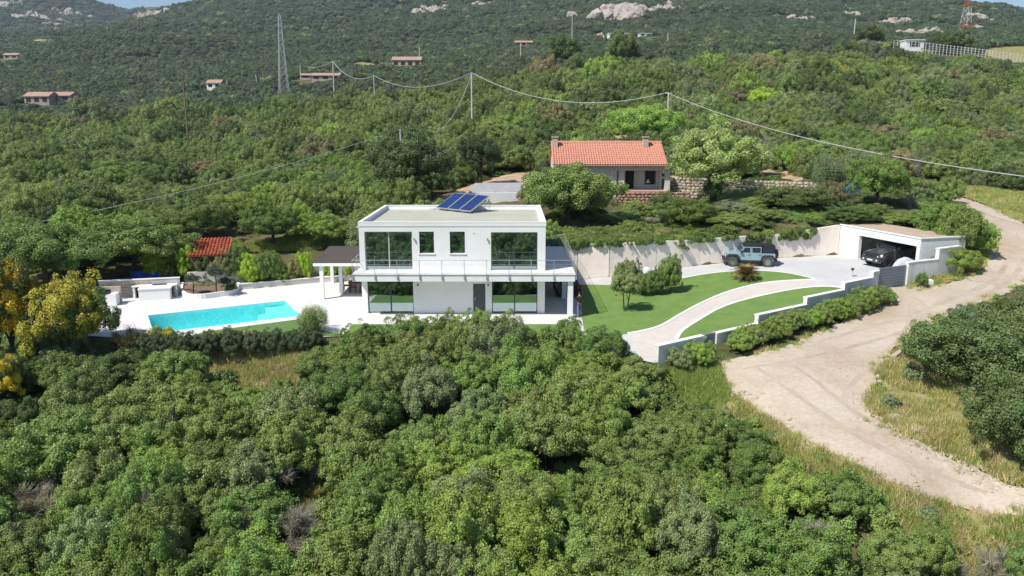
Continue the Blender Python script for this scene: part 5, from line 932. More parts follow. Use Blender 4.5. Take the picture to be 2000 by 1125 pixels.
for bk, lst in sorted(bb.items()):
    lst.sort(key=lambda i: i[3]); j = -1
    for (x, y, r, u, v) in lst:
        z = hz(x, y); w1 = wob(x, y, 7, 3); w2 = wob(x, y, 4, 9) + frng.uniform(-.25, .25); ms = CRF; kind = 'mastic_tree'
        if w2 < -.46: ti = 'twig' if (u < 900 and v > 850) or u > 1600 else 'olive'
        elif w1 > .22: ti = frng.choice(('grey', 'green', 'olive'))
        elif w1 < -.28: ti = frng.choice(('deep', 'green', 'dark'))
        else: ti = frng.choice(('green', 'green', 'olive', 'green', 'deep', 'fresh', 'green', 'deep'))
        if v > 1020 and 900 < u < 1500 and frng.random() < .5: ti = 'fresh'
        if u < 250 and v < 760: ti = frng.choice(('deep', 'grey', 'dark'))
        if (500 < u < 690 and 900 < v < 1090 and frng.random() < .7) or (1500 < u < 1600 and 950 < v < 1020): ti = 'twig'
        if ti == 'twig': ms = TWG; kind = 'bare_shrub'
        h = 3.5 + 1.2 * w1 + frng.uniform(-1.1, .9); 
        if u < 700: h *= .84
        if u > 1290: h *= .8
        if u > 1640: h *= .75; r *= .85
        if x > 5.5 and y > 35: h = min(h, 2.6 if u < 1230 else 1.7)
        lim = 15.6 if y > 43 else 60
        # crowns under the villa stay low enough for its ground floor to show
        ztop = CH - (.2450 if x > -10.6 else .285 if x < -12 else .262) * y
        vl = float(np.interp(u, (-100, 0, 100, 330, 385, 440, 590, 640, 700, 760, 1150, 1200, 1235, 1290, 1330, 1440, 1560, 1700, 1800, 2000), (730, 730, 690, 690, 735, 768, 756, 660, 632, 612, 606, 632, 664, 730, 785, 812, 880, 955, 990, 1040)))
        if y > 26:
            aa_, ss_ = ray(u, vl); h2 = CH + ss_ * (y + .5) - z + frng.uniform(-.15, .2)
            if h2 < h: h = h2
            if h < .8: continue
        if y > 36 and z + h > ztop: h = max(1.1, ztop - z + frng.uniform(-.1, .22))
        rad = (r * .76 + .2) * frng.uniform(.88, 1.12) * (1 if h > 2.4 else .9)
        j += 1
        lab = f"{TW[ti]} {'shrub' if kind == 'bare_shrub' else 'tree'}, {say_num(j)} from left {bands[bk]}"
        tree(kind, lab, 'bush' if kind == 'bare_shrub' else 'tree', x, y, z, rad, h, ms, ti, frng, base=.22 if h > 2.4 else .05, group='trees and shrubs of the thicket'); nfg += 1
        if kind == 'mastic_tree' and h > 2 and frng.random() < .4:
            rt_ = bpy.data.objects[-1] if False else LAST[0]; cr_ = rt_.children[0] if rt_.children[0].name.startswith('crown') else rt_.children[1]; tb_ = link('branches', frng.choice(TWG), rt_, tuple(cr_.location + Vector((frng.uniform(-.3, .3), frng.uniform(-.3, .3), .05))), (0, 0, frng.random() * 6)); tb_.scale = tuple(cr_.scale * 1.06); tb_['tint'] = [.30, .27, .23]
print('foreground trees', nfg)
# undergrowth on the thicket floor
ug = poisson(FG, .95, 16000, lambda X, Y: np.all([~inside(X, Y, VERGES[k_]) for k_ in ('clear', 'green', 'low', 'high')], axis=0) & ~inside(X, Y, ROAD) & ~inside(X, Y, PLOT) & (pdist(X, Y, PLOT) > .4) & (pdist(X, Y, ROAD) > .3), 8)
t_, i_ = tints(len(ug), ('deep', 'green', 'brown', 'olive'), (3, 3, 2, 2)); ug_z = H(ug[:, 0], ug[:, 1])
first = {}
for o in bpy.data.objects:
    if o.data and o.type == 'MESH': first.setdefault(o.data.name, o)
SF = [first[m.name] for m in CRF if m.name in first]
# ---------------- scrub on the hillsides
def vis(X, Y, z=2.0):
    u, v = pix(X, Y, H(X, Y) + z); return (u > -60) & (u < 2060) & (v > -40) & (v < 1200)
MIDP = [(-.78 * 56, 56), (-.78 * 58, 58), (-11, 66), (3, 66), (29, 69.5), (37, 61), (26, 42), (24, 26), (36, 40), (60, 70), (.8 * 260, 260), (-.8 * 260, 260)]
def rfm(x, y): return (1.9 + .0135 * y) * (1 + .85 * wob(x, y, 9))
mid = poisson(MIDP, 2, 60000, lambda X, Y: free(X, Y, 1.0) & vis(X, Y), 6, rfm)
def blocked(X, Y):   # keep the ground in front of the farmhouse and its terrace open
    u, v = pix(X, Y, H(X, Y)); hx = (X > SX0 - 2) & (X < SX1 + 3) & (Y > 84) & (Y < 103); lw = (u > 1180) & (u < 1320) & (Y < 92) & (Y > 80)
    an_ = (u > 880) & (u < 1080) & (Y > 78) & (Y < 102); sh_ = (u > 355) & (u < 455) & (Y > 62) & (Y < 72); bt = (u > 1560) & (u < 1700) & (Y > 80) & (Y < 94)
    lawn2 = (u > 1325) & (u < 1625) & (Y > 79) & (Y < 97); bank = (u > 845) & (u < 1075) & (Y > 73) & (Y < 101); gsl = (u > 425) & (u < 700) & (Y > 62) & (Y < 80) & (np.sin(X * 1.3) > -.6)
    return hx | lw | an_ | sh_ | bt | lawn2 | bank | gsl
mid = mid[~blocked(mid[:, 0], mid[:, 1])]
mz = H(mid[:, 0], mid[:, 1]); dd = mid[:, 1] * CP - (mz - CH) * SP; szp = mid[:, 2] / dd
order = np.argsort(-szp)
print('mid scrub', len(mid))
named = order[:270]; rest = order[270:]
mrng = random.Random(4); zone_n = {}
def zone(u, v, y):
    if y < 62 and u > 1500: return 'on the bank beside the road'
    if u > 1750 and v < 480: return 'above the road bend on the right'
    if u > 1150 and y < 95: return 'between driveway wall and farmhouse'
    if u < 480 and y < 82: return 'behind the terrace trees'
    if u < 900: return 'on the hillside behind the terrace'
    return 'on the hillside behind the farmhouse'
cnt = {}
def mid_tint(x, y, rg):
    if rg.random() < .12: return 'dark'
    w1 = wob(x, y, 17, 1); w2 = wob(x, y, 9, 5) + rg.uniform(-.3, .3)
    if w2 < -.42: return 'twig' if rg.random() < .6 else 'brown'
    if w1 > .25: return rg.choice(('fresh', 'green', 'olive'))
    if w1 < -.25: return rg.choice(('dark', 'deep', 'green'))
    return rg.choice(('green', 'olive', 'grey', 'deep', 'grey' if x > 20 else 'green', 'twig' if x > 25 and rg.random() < .45 else 'olive', 'olive'))
named = sorted(named, key=lambda i: pix(mid[i, 0], mid[i, 1], mz[i])[0])
for i in named:
    x, y, r = mid[i]; z = float(mz[i]); u, v = pix(x, y, z); ti = mid_tint(x, y, mrng); zn = zone(u, v, y)
    bankr = y < 62 and u > 1500
    if bankr: ti = mrng.choice(('deep', 'dark', 'dark', 'deep', 'blueg'))
    k_ = (ti, zn); cnt[k_] = cnt.get(k_, 0) + 1; rad = r * .66 * mrng.uniform(.9, 1.2); h = rad * mrng.uniform(1.4, 2.0) * (1.25 if bankr else 1)
    if 1150 < u < 1800 and y < 80: h = min(h, 1.05)
    h = min(h, 3.9)
    if u > 1690 and y < 92:
        vl = float(np.interp(u, (1700, 1750, 1800, 1870, 1960, 2000, 2200), (720, 700, 655, 605, 595, 570, 520))) if y < 58 else float(np.interp(u, (1740, 1800, 1850, 1900, 1940, 1990), (398, 396, 404, 422, 447, 470)))
        if y < 58 or u < 1990:
            aa_, ss_ = ray(u, vl); h = min(h, CH + ss_ * y - z)
            if h < .45: cnt[k_] -= 1; continue
    ms = (CRF if y < 170 else CRM) if ti != 'twig' else TWG
    lab = f"{say_num(cnt[k_] - 1)} {TW[ti]} bush from the left {zn}"
    tree('bare_shrub' if ti == 'twig' else 'scrub_bush', lab, 'bush', x, y, z - .1, rad, h, ms, ti, mrng, base=.0, simple=True, group='scrub bushes on the hillside')
first = {}
for o in bpy.data.objects:
    if o.data and o.type == 'MESH': first.setdefault(o.data.name, o)
SF = [first[m.name] for m in CRF]; 
miss = [m for m in CRM + TWG if m.name not in first]
for m in miss: # every source is a real bush somewhere on the slope
    i = rest[0]; rest = rest[1:]; x, y, r = mid[i]; tree('scrub_bush', 'small mid green bush far up the slope behind the villa', 'bush', x, y, hz(x, y), r * .66, r, [m], 'green', mrng, base=0, simple=True, group='scrub bushes on the hillside')
first = {}
for o in bpy.data.objects:
    if o.data and o.type == 'MESH': first.setdefault(o.data.name, o)
SM = [first[m.name] for m in CRM]; ST = [first[m.name] for m in TWG]
def mass(name, pts, r, srcs, tnames, tw, flat=1., label=None, sp=.18, own=None):
    n = len(pts); t, i = tints(n, tnames, tw, sp) if own is None else own; s_ = r * RNG.uniform(.85, 1.25, n); q_ = s_ * RNG.uniform(.8, 1.2, n) * flat
    p = np.array(pts, float); p[:, 2] += q_ * .35; return scatter(name, p, np.stack([s_, s_, q_], 1), RNG.integers(0, len(srcs), n), t, srcs)
mass('undergrowth', np.stack([ug[:, 0], ug[:, 1], ug_z], 1), .62, SM, ('deep', 'green', 'brown', 'olive'), (3, 3, 2, 2))
rt = [mid_tint(mid[i, 0], mid[i, 1], mrng) for i in rest]; tc_ = np.array([T[k] for k in rt]) * np.array([[mrng.uniform(.72, 1.2)] for k in rt]) * np.array([[1.0, .985, 1.05]]); tw_ = np.array([k == 'twig' for k in rt])
rp = np.stack([mid[rest, 0], mid[rest, 1], mz[rest]], 1); rr_ = mid[rest, 2] * .64
mass('hillside_scrub', rp[~tw_], rr_[~tw_] * 1.08, SF, None, None, 1.15, own=(tc_[~tw_], 0)); mass('bare_scrub', rp[tw_], rr_[tw_], ST, None, None, own=(tc_[tw_], 0))
# low filler between the bushes, tinted dark to paint shade into the gaps
def jgrid(y0, y1, rfun, seed, amin=-.74, amax=.74):
    rng = np.random.default_rng(seed); out = []; y = y0
    while y < y1:
        r = rfun(y); a = np.arange(amin * y, amax * y, r); x = a + rng.uniform(-.45, .45, len(a)) * r; yy = y + rng.uniform(-.45, .45, len(a)) * r; out.append(np.stack([x, yy, np.full(len(a), r)], 1)); y += r
    return np.concatenate(out)
fl = jgrid(57, 262, lambda y: 1.25 + .004 * y, 12); ok = free(fl[:, 0], fl[:, 1], .6) & vis(fl[:, 0], fl[:, 1], 1) & ~blocked(fl[:, 0], fl[:, 1]); fl = fl[ok]; fz = H(fl[:, 0], fl[:, 1])
mass('low_scrub', np.stack([fl[:, 0], fl[:, 1], fz - .1], 1), fl[:, 2] * .56, SM, ('dark', 'dark', 'brown'), (3, 3, 1), .45)
# far slopes
RC = []   # rock places, kept clear: filled below
ROCKS = [('large pale granite outcrop on the mountain above the white house', 1215, 34, 110, 60, 950), ('second pale outcrop right of the largest one', 1295, 22, 50, 24, 980), ('long low granite ridge at the top centre-left', 845, 22, 60, 24, 1150), ('small pale rock left of the top centre ridge', 940, 12, 40, 14, 1200), ('granite slabs high above the lattice pylon', 290, 34, 60, 22, 950), ('pale rocks on the right mountain flank', 1560, 42, 40, 20, 800), ('rock cluster left of the red and white mast', 1662, 32, 34, 18, 700), ('broken pale rocks right of the red and white mast', 1912, 38, 46, 22, 600), ('low rocks beneath the broken ones right of the mast', 1915, 62, 46, 24, 480), ('rocky bank behind the white utility hut', 1800, 72, 75, 26, 430), ('small rocks on the slope between mast and cluster', 1745, 46, 55, 14, 560), ('pale rock spur left of the largest outcrop', 1165, 32, 22, 14, 900), ('grey crags on the far blue mountain', 60, 38, 60, 24, 2200), ('grey crags high on the far blue mountain', 10, 12, 50, 22, 2400), ('broken rocks on the crest above the valley houses', 110, 52, 60, 12, 1050), ('pale rocks in the far blue mountain fold', 140, 28, 50, 16, 2200)]
rmesh = []
for k in range(5):
    bm = bmesh.new(); bmesh.ops.create_icosphere(bm, subdivisions=3, radius=1)
    for v in bm.verts:
        p = v.co.copy(); f = 1 + .45 * noise.noise(p * 1.1 + Vector((k * 5, 0, 0))) + .22 * noise.noise(p * 2.7 + Vector((0, k * 3, 0))) + .12 * noise.noise(p * 6); v.co = p * f
    m_ = bpy.data.meshes.new('boulder'); bm.to_mesh(m_); bm.free(); m_.materials.append(M['granite']); rmesh.append(m_)
for lb, u, v, wpx, hpx, yd in ROCKS:
    a, s_ = ray(u, v); p = gnd(u, v, H); d = depth(p); W_ = wpx * d / F; Hh = hpx * d / F; o = empty('granite_outcrop', tuple(p), 0, lb, 'rocks', 'granite outcrops on the mountain'); nb_ = int(8 + wpx / 4)
    for j in range(nb_):
        dx = random.gauss(0, .28) * W_; up = random.uniform(-.5, .5) * Hh; dyy = up * 2.2; x, y = p.x + dx, p.y + dyy; c = link('boulder', random.choice(rmesh), o, (dx, dyy, hz(x, y) - p.z), (random.random(), random.random(), random.random() * 6)); s2 = random.uniform(.09, .26) * math.sqrt(W_ * Hh); c.scale = (s2 * random.uniform(.9, 1.7), s2, s2 * random.uniform(.6, 1.0)); c.location.z += 1.2
    RC.append((p.x, p.y, W_ * .5, Hh * 2.4))
fa = jgrid(258, 1500, lambda y: 3.3 + y / 240, 14); X, Y = fa[:, 0], fa[:, 1]; u_, v_ = pix(X, Y, H(X, Y) + 3); ok = (u_ > -50) & (u_ < 2050) & (v_ > -45)
for a, b, r1, r2 in RC: ok &= ((X - a) / r1) ** 2 + ((Y - b) / r2) ** 2 > RNG.uniform(.4, 1.1, len(X))
for p_ in EXW: ok &= ~inside(X, Y, p_)
FHP = [(88, 168, 360, 62), (417, 170, 400, 22), (635, 143, 390, 40), (596, 131, 410, 16), (794, 122, 440, 36), (896, 75, 600, 20), (1023, 69, 560, 24), (1072, 46, 650, 14), (1210, 52, 560, 32), (1262, 55, 560, 20), (16, 78, 700, 24), (78, 59, 850, 22), (1787, 92, 330, 30), (1900, 95, 318, 160)]
for u0, v0, y0, w0 in FHP: p = PY(u0, v0, y0); rx_ = w0 * y0 / F; ok &= ~((np.abs(X - p.x) < rx_ * 1.05 + 2) & (Y > y0 - 16 - y0 * .03) & (Y < y0 + 12))
fa = fa[ok]; X, Y = fa[:, 0], fa[:, 1]; dn = np.array([wob(x, y, 55) for x, y in zip(X, Y)]); ok = dn + RNG.uniform(-.5, .5, len(X)) > -.62; fa, dn = fa[ok], dn[ok]
fb_ = jgrid(1500, 2700, lambda y: y / 130, 15, -.74, .74); X, Y = fb_[:, 0], fb_[:, 1]; u_, v_ = pix(X, Y, H(X, Y) + 3); ok = (u_ > -50) & (u_ < 2050) & (v_ > -45)
for a, b, r1, r2 in RC: ok &= ((X - a) / r1) ** 2 + ((Y - b) / r2) ** 2 > RNG.uniform(.4, 1.1, len(X))
fb_ = fb_[ok & (RNG.random(len(X)) > .22)]
srcS = []
for i, m_ in enumerate(CRS):
    p = gnd((520, 700, 1450, 1900)[i], (150, 118, 60, 88)[i], H); srcS.append(tree('scrub_bush', ('green bush on the far slope left of the lattice pylon', 'green bush on the far slope between the pylon and the terracotta villa', 'green bush low on the right mountain flank', 'green bush beside the wire fence at far right')[i], 'bush', p.x, p.y, p.z, 2.4, 2.6, [m_], 'green', simple=True, base=0, group='bushes on the far slopes'))
print('far', len(fa), len(fb_))
FARC = [c * .95 for c in T['farg']]; T['farg2'] = (.07, .10, .055); T['farg3'] = (.13, .165, .095)
def fm(name, A): mass(name, np.stack([A[:, 0], A[:, 1], H(A[:, 0], A[:, 1]) - .2], 1), A[:, 2] * .60, srcS, ('farg', 'farg2', 'farg3', 'grey'), (5, 4, 2, .4), .85, sp=.2)
fm('mountain_scrub', fa); fm('far_mountain_scrub', fb_)
# creepers over the retaining wall
cp_, cs_ = [], []
for i in range(620):
    t = random.random(); k = 0
    L_ = [RW[0], RW[1], RW[2], RW[3], RW[4], RW[5], RW[6]]; s_ = t * 6; i0 = min(5, int(s_)); f = s_ - i0; a, b = L_[i0], L_[i0 + 1]; x = a[0] + (b[0] - a[0]) * f; y = a[1] + (b[1] - a[1]) * f; zt = a[3] + (b[3] - a[3]) * f; dback = random.random() ** 1.3 * 6.5
    u = pix(x, y, zt)[0]; y2 = y + dback + .22
    if u > 1590 and dback < .8: continue
    cp_.append((x, y2, max(zt, hz(x, y2) if dback > 1.2 else zt) + random.uniform(-.22, .02))); cs_.append(random.uniform(.38, .62) if dback < 1 else random.uniform(.45, .8))
n_ = len(cp_); t, _ = tints(n_, ('deep', 'olive', 'green', 'dark', 'fresh'), (3, 2.5, 3, 2, 1)); scatter('creeping_plants', cp_, np.stack([cs_, cs_, np.array(cs_) * .7], 1), RNG.integers(0, 6, n_), t, SF)
hg, hs_ = [], []
for (u0, u1, drop, m_) in ((1120, 1150, .35, 22), (1452, 1500, .75, 40), (1522, 1590, .55, 46), (1270, 1300, .2, 10), (1350, 1440, .18, 24), (1160, 1260, .12, 20), (1085, 1120, .3, 12)):
    for i in range(m_):
        u = random.uniform(u0, u1); best = min(((abs(pix(a[0] + (b[0] - a[0]) * f / 40, a[1] + (b[1] - a[1]) * f / 40, 3.2)[0] - u), a, b, f / 40) for a, b in zip(RW[:-1], RW[1:]) for f in range(41)), key=lambda q_: q_[0]); _, a, b, f = best
        x = a[0] + (b[0] - a[0]) * f; y = a[1] + (b[1] - a[1]) * f - .26; zt = a[3] + (b[3] - a[3]) * f; hg.append((x + random.uniform(-.15, .15), y, zt - random.random() ** 1.5 * drop * 1.4)); hs_.append(random.uniform(.14, .28))
n_ = len(hg); t, _ = tints(n_, ('deep', 'dark', 'green'), (2, 2, 1)); scatter('hanging_creepers', hg, np.stack([np.array(hs_), np.array(hs_) * .55, np.array(hs_) * 1.6], 1), RNG.integers(0, 5, n_), t, SM)
for lb, u, v, wpx, hpx, ti in (('dark bush under the leftmost mimosa', 40, 742, 90, 66, 'deep'), ('grey-green bush under the half green mimosa', 118, 738, 90, 60, 'grey'), ('dark bush right of the half green mimosa', 196, 728, 84, 56, 'dark'), ('green bush at the left foot of the terrace', 250, 722, 76, 50, 'green'), ('dark bush below the left end of the clipped hedge', 306, 726, 70, 44, 'deep'), ('grey bush below the clipped hedge at the clearing edge', 368, 722, 66, 38, 'grey')):
    treepx('terrace_foot_bush', lb, 'bush', u, v, wpx, hpx, ti, CRF, .0, z=-1.6, simple=True)
# grass tufts on banks and verges
def tuft_mesh(name, seed, n=70, h=.34):
    rng = np.random.default_rng(seed); b = rng.normal(0, .17, (n, 3)); b[:, 2] = 0; d = unit(np.stack([rng.normal(0, .45, n), rng.normal(0, .45, n), np.ones(n)], 1)); l = h * rng.uniform(.5, 1.3, n)[:, None]; s = unit(np.cross(d, rng.normal(0, 1, (n, 3)))) * .012
    V = np.stack([b - s, b + s, b + d * l * .6 + s * .8 + d * 0, b + d * l], 1); return quads_mesh(name, V, 'leaf', rng.random(n))
tf = [tuft_mesh('grass', i) for i in range(3)]
T['straw'] = (.56, .46, .24); T['grassg'] = (.25, .34, .08); T['grassy'] = (.40, .40, .12)
gt0 = [link('grass_tuft', m_, None, tuple(gnd(u, v, H)), 0, lb, 'grass', 'single grass tufts on the road edge') for m_, (u, v), lb in zip(tf, ((1420, 765), (1700, 930), (1750, 740)), ('grass tuft on the green verge beside the road', 'dry grass tuft on the lower bank', 'grass tuft on the bank right of the road'))]
for o in gt0: o['tint'] = [.25, .26, .08]
for key, nm, names, w_, N_ in (('green', 'verge_grass', ('grassg', 'grassy'), (4, 1), 1400), ('low', 'bank_grass', ('grassy', 'straw', 'grassg'), (3, 2.2, 2), 5200), ('high', 'bank_grass', ('straw', 'grassy', 'grassg'), (3, 2, 1.2), 4200), ('inner', 'verge_grass', ('grassg', 'grassy'), (2, 2), 1500), ('upper', 'verge_grass', ('grassy', 'grassg', 'straw'), (2, 2, 1), 2200), ('clear', 'clearing_grass', ('straw', 'grassy', 'grassg'), (3, 2, 1.5), 2400), ('bottomgap', 'clearing_grass', ('grassy', 'straw'), (3, 1), 1000)):
    poly = VERGES[key]; q_ = np.array(poly); X = RNG.uniform(q_[:, 0].min(), q_[:, 0].max(), N_ * 3); Y = RNG.uniform(q_[:, 1].min(), q_[:, 1].max(), N_ * 3); wv = np.array([wob(x, y, 1.6, 4) for x, y in zip(X, Y)]); m_ = inside(X, Y, poly) & (wv + RNG.uniform(-.4, .4, len(X)) > -.15); X, Y = X[m_][:N_], Y[m_][:N_]; n_ = len(X); t, _ = tints(n_, names, w_, .2)
    s_ = RNG.uniform(.5, 1.25, n_); scatter(nm, np.stack([X, Y, H(X, Y)], 1), s_, RNG.integers(0, 3, n_), t, gt0)
gs = EXW[0]; q_ = np.array(gs); X = RNG.uniform(q_[:, 0].min(), q_[:, 0].max(), 4000); Y = RNG.uniform(q_[:, 1].min(), q_[:, 1].max(), 4000); m_ = inside(X, Y, gs); X, Y = X[m_], Y[m_]; t, _ = tints(len(X), ('grassg', 'grassy'), (2, 1), .2); scatter('slope_grass', np.stack([X, Y, H(X, Y)], 1), RNG.uniform(.6, 1.2, len(X)), RNG.integers(0, 3, len(X)), t, gt0)
# ragged grass along both road edges
X, Y = [], []
for i in range(len(ROAD)):
    a, b = Vector(ROAD[i]), Vector(ROAD[(i + 1) % len(ROAD)]); L_ = (b - a).length
    if L_ > 25: continue
    for j in range(int(L_ * 5)):
        p = a.lerp(b, random.random()); 
        if wob(p.x, p.y, 2.2, 6) > -.12: X.append(p.x + random.gauss(0, .3)); Y.append(p.y + random.gauss(0, .3))
X, Y = np.array(X), np.array(Y); ok = ~inside(X, Y, PLOT) & (pdist(X, Y, [tuple(WB), tuple(GR_)], False) > .7) & (pdist(X, Y, [tuple(WA), tuple(WA + wd * 6)], False) > .4); X, Y = X[ok], Y[ok]; t, _ = tints(len(X), ('grassy', 'grassg', 'straw'), (2, 2, 2), .2); scatter('roadside_grass', np.stack([X, Y, H(X, Y)], 1), RNG.uniform(.35, .95, len(X)), RNG.integers(0, 3, len(X)), t, gt0)

bh = jgrid(6, 150, lambda y: 3.2 + .02 * y, 31, -1.3, 1.3); bx, by = bh[:, 0], -(bh[:, 1] - 6) + 8; bz = np.where(by > 6, H(bx, np.maximum(by, 6)), -10.7 - .008 * np.abs(by - 6)); mass('valley_scrub', np.stack([bx, by, bz], 1), bh[:, 2] * .62, SM, ('green', 'deep', 'olive', 'grey'), (3, 3, 2, 1))
# haze
far_top = 620; hb_ = MB().box(-3200, 3200, -420, 2790, -17.5, 640); ho_ = hb_.obj('haze', [], kind='stuff')
hm = bpy.data.materials.new('haze'); hm.use_nodes = True; n = hm.node_tree.nodes; n.remove(n['Principled BSDF']); pvn = n.new('ShaderNodeVolumePrincipled'); pvn.inputs['Color'].default_value = (.72, .83, 1, 1); pvn.inputs['Density'].default_value = .00010; pvn.inputs['Anisotropy'].default_value = .2; hm.node_tree.links.new(pvn.outputs[0], n['Material Output'].inputs['Volume']); ho_.data.materials.clear(); ho_.data.materials.append(hm)
# ---------------- vehicles (built facing +x, left = +y)
def loft(st, name, m, par, bev=.03, **k):
    """stations: (x, z0, z1, half width low, half width top)"""
    mb = MB(); vs = []
    for x, z0, z1, w0, w1 in st: vs += [(x, -w0, z0), (x, w0, z0), (x, w1, z1), (x, -w1, z1)]
    n = len(st); fs = [(0, 1, 2, 3)[::-1], tuple(4 * (n - 1) + i for i in range(4))]
    for i in range(n - 1):
        a = 4 * i; b = a + 4; fs += [(a, a + 1, b + 1, b)[::-1], (a + 1, a + 2, b + 2, b + 1)[::-1], (a + 2, a + 3, b + 3, b + 2)[::-1], (a + 3, a, b, b + 3)[::-1]]
    mb.add(vs, [f[::-1] for f in fs]); return mb.obj(name, m, par, bevel=bev, **k)
def torus_part(r0, r1, w):
    mb = MB(); n = 20; prof = [(r0, -w / 2), (r1 - .03, -w / 2), (r1, -w / 2 + .04), (r1, w / 2 - .04), (r1 - .03, w / 2), (r0, w / 2)]; vs = []
    for i in range(n):
        a = 2 * math.pi * i / n; vs += [(p[0] * math.cos(a), p[1], p[0] * math.sin(a)) for p in prof]
    k = len(prof); fs = [(i * k + j, i * k + (j + 1) % k, ((i + 1) % n) * k + (j + 1) % k, ((i + 1) % n) * k + j) for i in range(n) for j in range(k)]; return mb.add(vs, fs)
def wheel(par, x, y, r, w, rimm, tm, spokes=5):
    o = bpy.data.objects.new('wheel', None); COL.objects.link(o); o.parent = par; o.location = (x, y, r); s = 1 if y > 0 else -1
    torus_part(r * .62, r, w).obj('tyre', tm, o, sm=False); mb = MB(); mb.cyl((0, s * (w * .2), 0), (0, s * (w * .26), 0), r * .14, 10)
    mb.cyl((0, -w * .3, 0), (0, s * w * .02, 0), r * .62, 18)
    for i in range(spokes):
        a = 2 * math.pi * i / spokes; d = Vector((math.cos(a), 0, math.sin(a))); t = Vector((-math.sin(a), 0, math.cos(a))); 
        q_ = [d * r * .1 - t * r * .08, d * r * .1 + t * r * .08, d * r * .62 + t * r * .13, d * r * .62 - t * r * .13]; mb.hexa([(v.x, s * w * .1, v.z) for v in q_], [(v.x, s * w * .26, v.z) for v in q_])
    mb.obj('rim', rimm, o); return o
def pane(par, name, m, pts, y, s, th=.012):
    mb = MB(); q_ = [(x, s * (y + dy), z) for x, z, dy in pts]; q2 = [(x, s * (y + dy + th), z) for x, z, dy in pts]; mb.add(q_ + q2, [tuple(range(len(q_))), tuple(range(len(q_), 2 * len(q_)))] + [(i, (i + 1) % len(q_), len(q_) + (i + 1) % len(q_), len(q_) + i) for i in range(len(q_))]); return mb.obj(name, m, par)
def slope_(ob, an, ref): ob.location = ref
# light blue off-road car on the driveway
c0_ = gg(1435, 521); c1_ = gg(1503, 522.5); jd = (c0_ - c1_); jc = (c0_ + c1_) / 2; jh = math.atan2(jd.y, jd.x) + .05
jp = empty('offroad_car', (jc.x, jc.y + .9, hz(jc.x, jc.y) + .02), jh, 'pale blue boxy off-road car with black soft top parked on the driveway', 'car')
jp.scale = (.985, 1, 1)
BP = 'bluepaint'
loft([(-2.0, .55, 1.12, .78, .78), (-1.9, .52, 1.15, .79, .78), (-.2, .50, 1.16, .79, .78), (.85, .50, 1.17, .78, .76)], 'body', BP, jp, .04)
loft([(.84, .62, 1.20, .72, .70), (1.2, .62, 1.19, .68, .66), (1.75, .66, 1.13, .62, .60), (1.98, .70, 1.08, .60, .58)], 'hood', BP, jp, .05)
loft([(1.96, .56, 1.10, .60, .57), (2.04, .56, 1.08, .60, .56)], 'grille', BP, jp, .02)
for k in range(7): MB().box(2.035, 2.055, -.27 + k * .085, -.225 + k * .085, .72, 1.0).obj('grille_slot', 'blackpl', jp)
for s in (-1, 1): MB().cyl((1.99, s * .43, .88), (2.08, s * .43, .88), .11, 14).obj('headlight', 'lamp', jp)
MB().hexa([(2.0, -.78, .50), (2.3, -.70, .52), (2.3, .70, .52), (2.0, .78, .50)], [(2.0, -.78, .66), (2.3, -.70, .66), (2.3, .70, .66), (2.0, .78, .66)]).box(2.2, 2.33, -.35, .35, .66, .72).obj('front_bumper', 'blackpl', jp, bevel=.03)
MB().box(-2.22, -2.0, -.8, .8, .48, .66).obj('rear_bumper', 'blackpl', jp, bevel=.03)
for s in (-1, 1):
    for x0, x1, xs in ((1.02, 1.98, 1.44), (-1.98, -1.0, -1.42)):
        mb = MB(); pr = [(xs - .58, .52), (xs - .50, .88), (xs - .34, 1.0), (xs + .34, 1.0), (xs + .50, .88), (xs + .60, .56)]; inn = [(xs - .50, .52), (xs - .42, .82), (xs - .30, .92), (xs + .30, .92), (xs + .42, .82), (xs + .52, .56)]
        for i in range(5):
            a, b, c, d = pr[i], pr[i + 1], inn[i + 1], inn[i]; mb.hexa([(p[0], s * .62, p[1]) for p in (a, b, c, d)], [(p[0], s * .95, p[1]) for p in (a, b, c, d)])
        mb.obj('fender_flare', 'blackpl', jp)
        wheel(jp, xs, s * .80, .41, .27, 'chrome', 'tyredust', 8)
    MB().box(-.85, .8, s * .80 - .04, s * .80 + .04, .40, .50).obj('side_step', 'blackpl', jp)
    for x0, x1 in ((.0, .80), (-.86, -.04)):
        dp = MB().box(x0, x1, s * .785 - .012, s * .785 + .018, .56, 1.155).obj('door', BP, jp, bevel=.012); MB().box(x0 + .06, x0 + .2, s * .81 - .01, s * .81 + .02, .98, 1.02).obj('handle', 'blackpl', dp)
        pane(jp, 'door_window_frame', BP, [(x0, 1.16, 0), (x1, 1.16, 0), (x1 - (.26 if x0 >= 0 else 0), 1.66, -.09), (x0, 1.66, -.09)], .765, s, .02)
        pane(jp, 'door_window', 'autoglass', [(x0 + .06, 1.20, -.005), (x1 - .08, 1.20, -.005), (x1 - (.30 if x0 >= 0 else .06), 1.60, -.085), (x0 + .06, 1.60, -.085)], .79, s, .01)
    pane(jp, 'rear_quarter_window', 'autoglass', [(-1.85, 1.22, 0), (-.98, 1.22, 0), (-.98, 1.60, -.07), (-1.80, 1.60, -.07)], .79, s, .012)
    MB().box(.70, .84, s * .84, s * 1.02, 1.16, 1.34).obj('mirror', 'blackpl', jp, bevel=.02)
    MB().box(-2.03, -1.98, s * .70 - .06, s * .70 + .06, .86, 1.04).obj('tail_light', 'redlamp', jp)
loft([(-1.98, 1.15, 1.72, .775, .66), (-1.90, 1.15, 1.80, .775, .66), (-.92, 1.15, 1.84, .775, .67)], 'soft_top', 'softtop', jp, .05)
loft([(-.93, 1.70, 1.845, .69, .66), (.50, 1.70, 1.82, .69, .66), (.60, 1.68, 1.76, .69, .66)], 'roof', 'softtop', jp, .05)
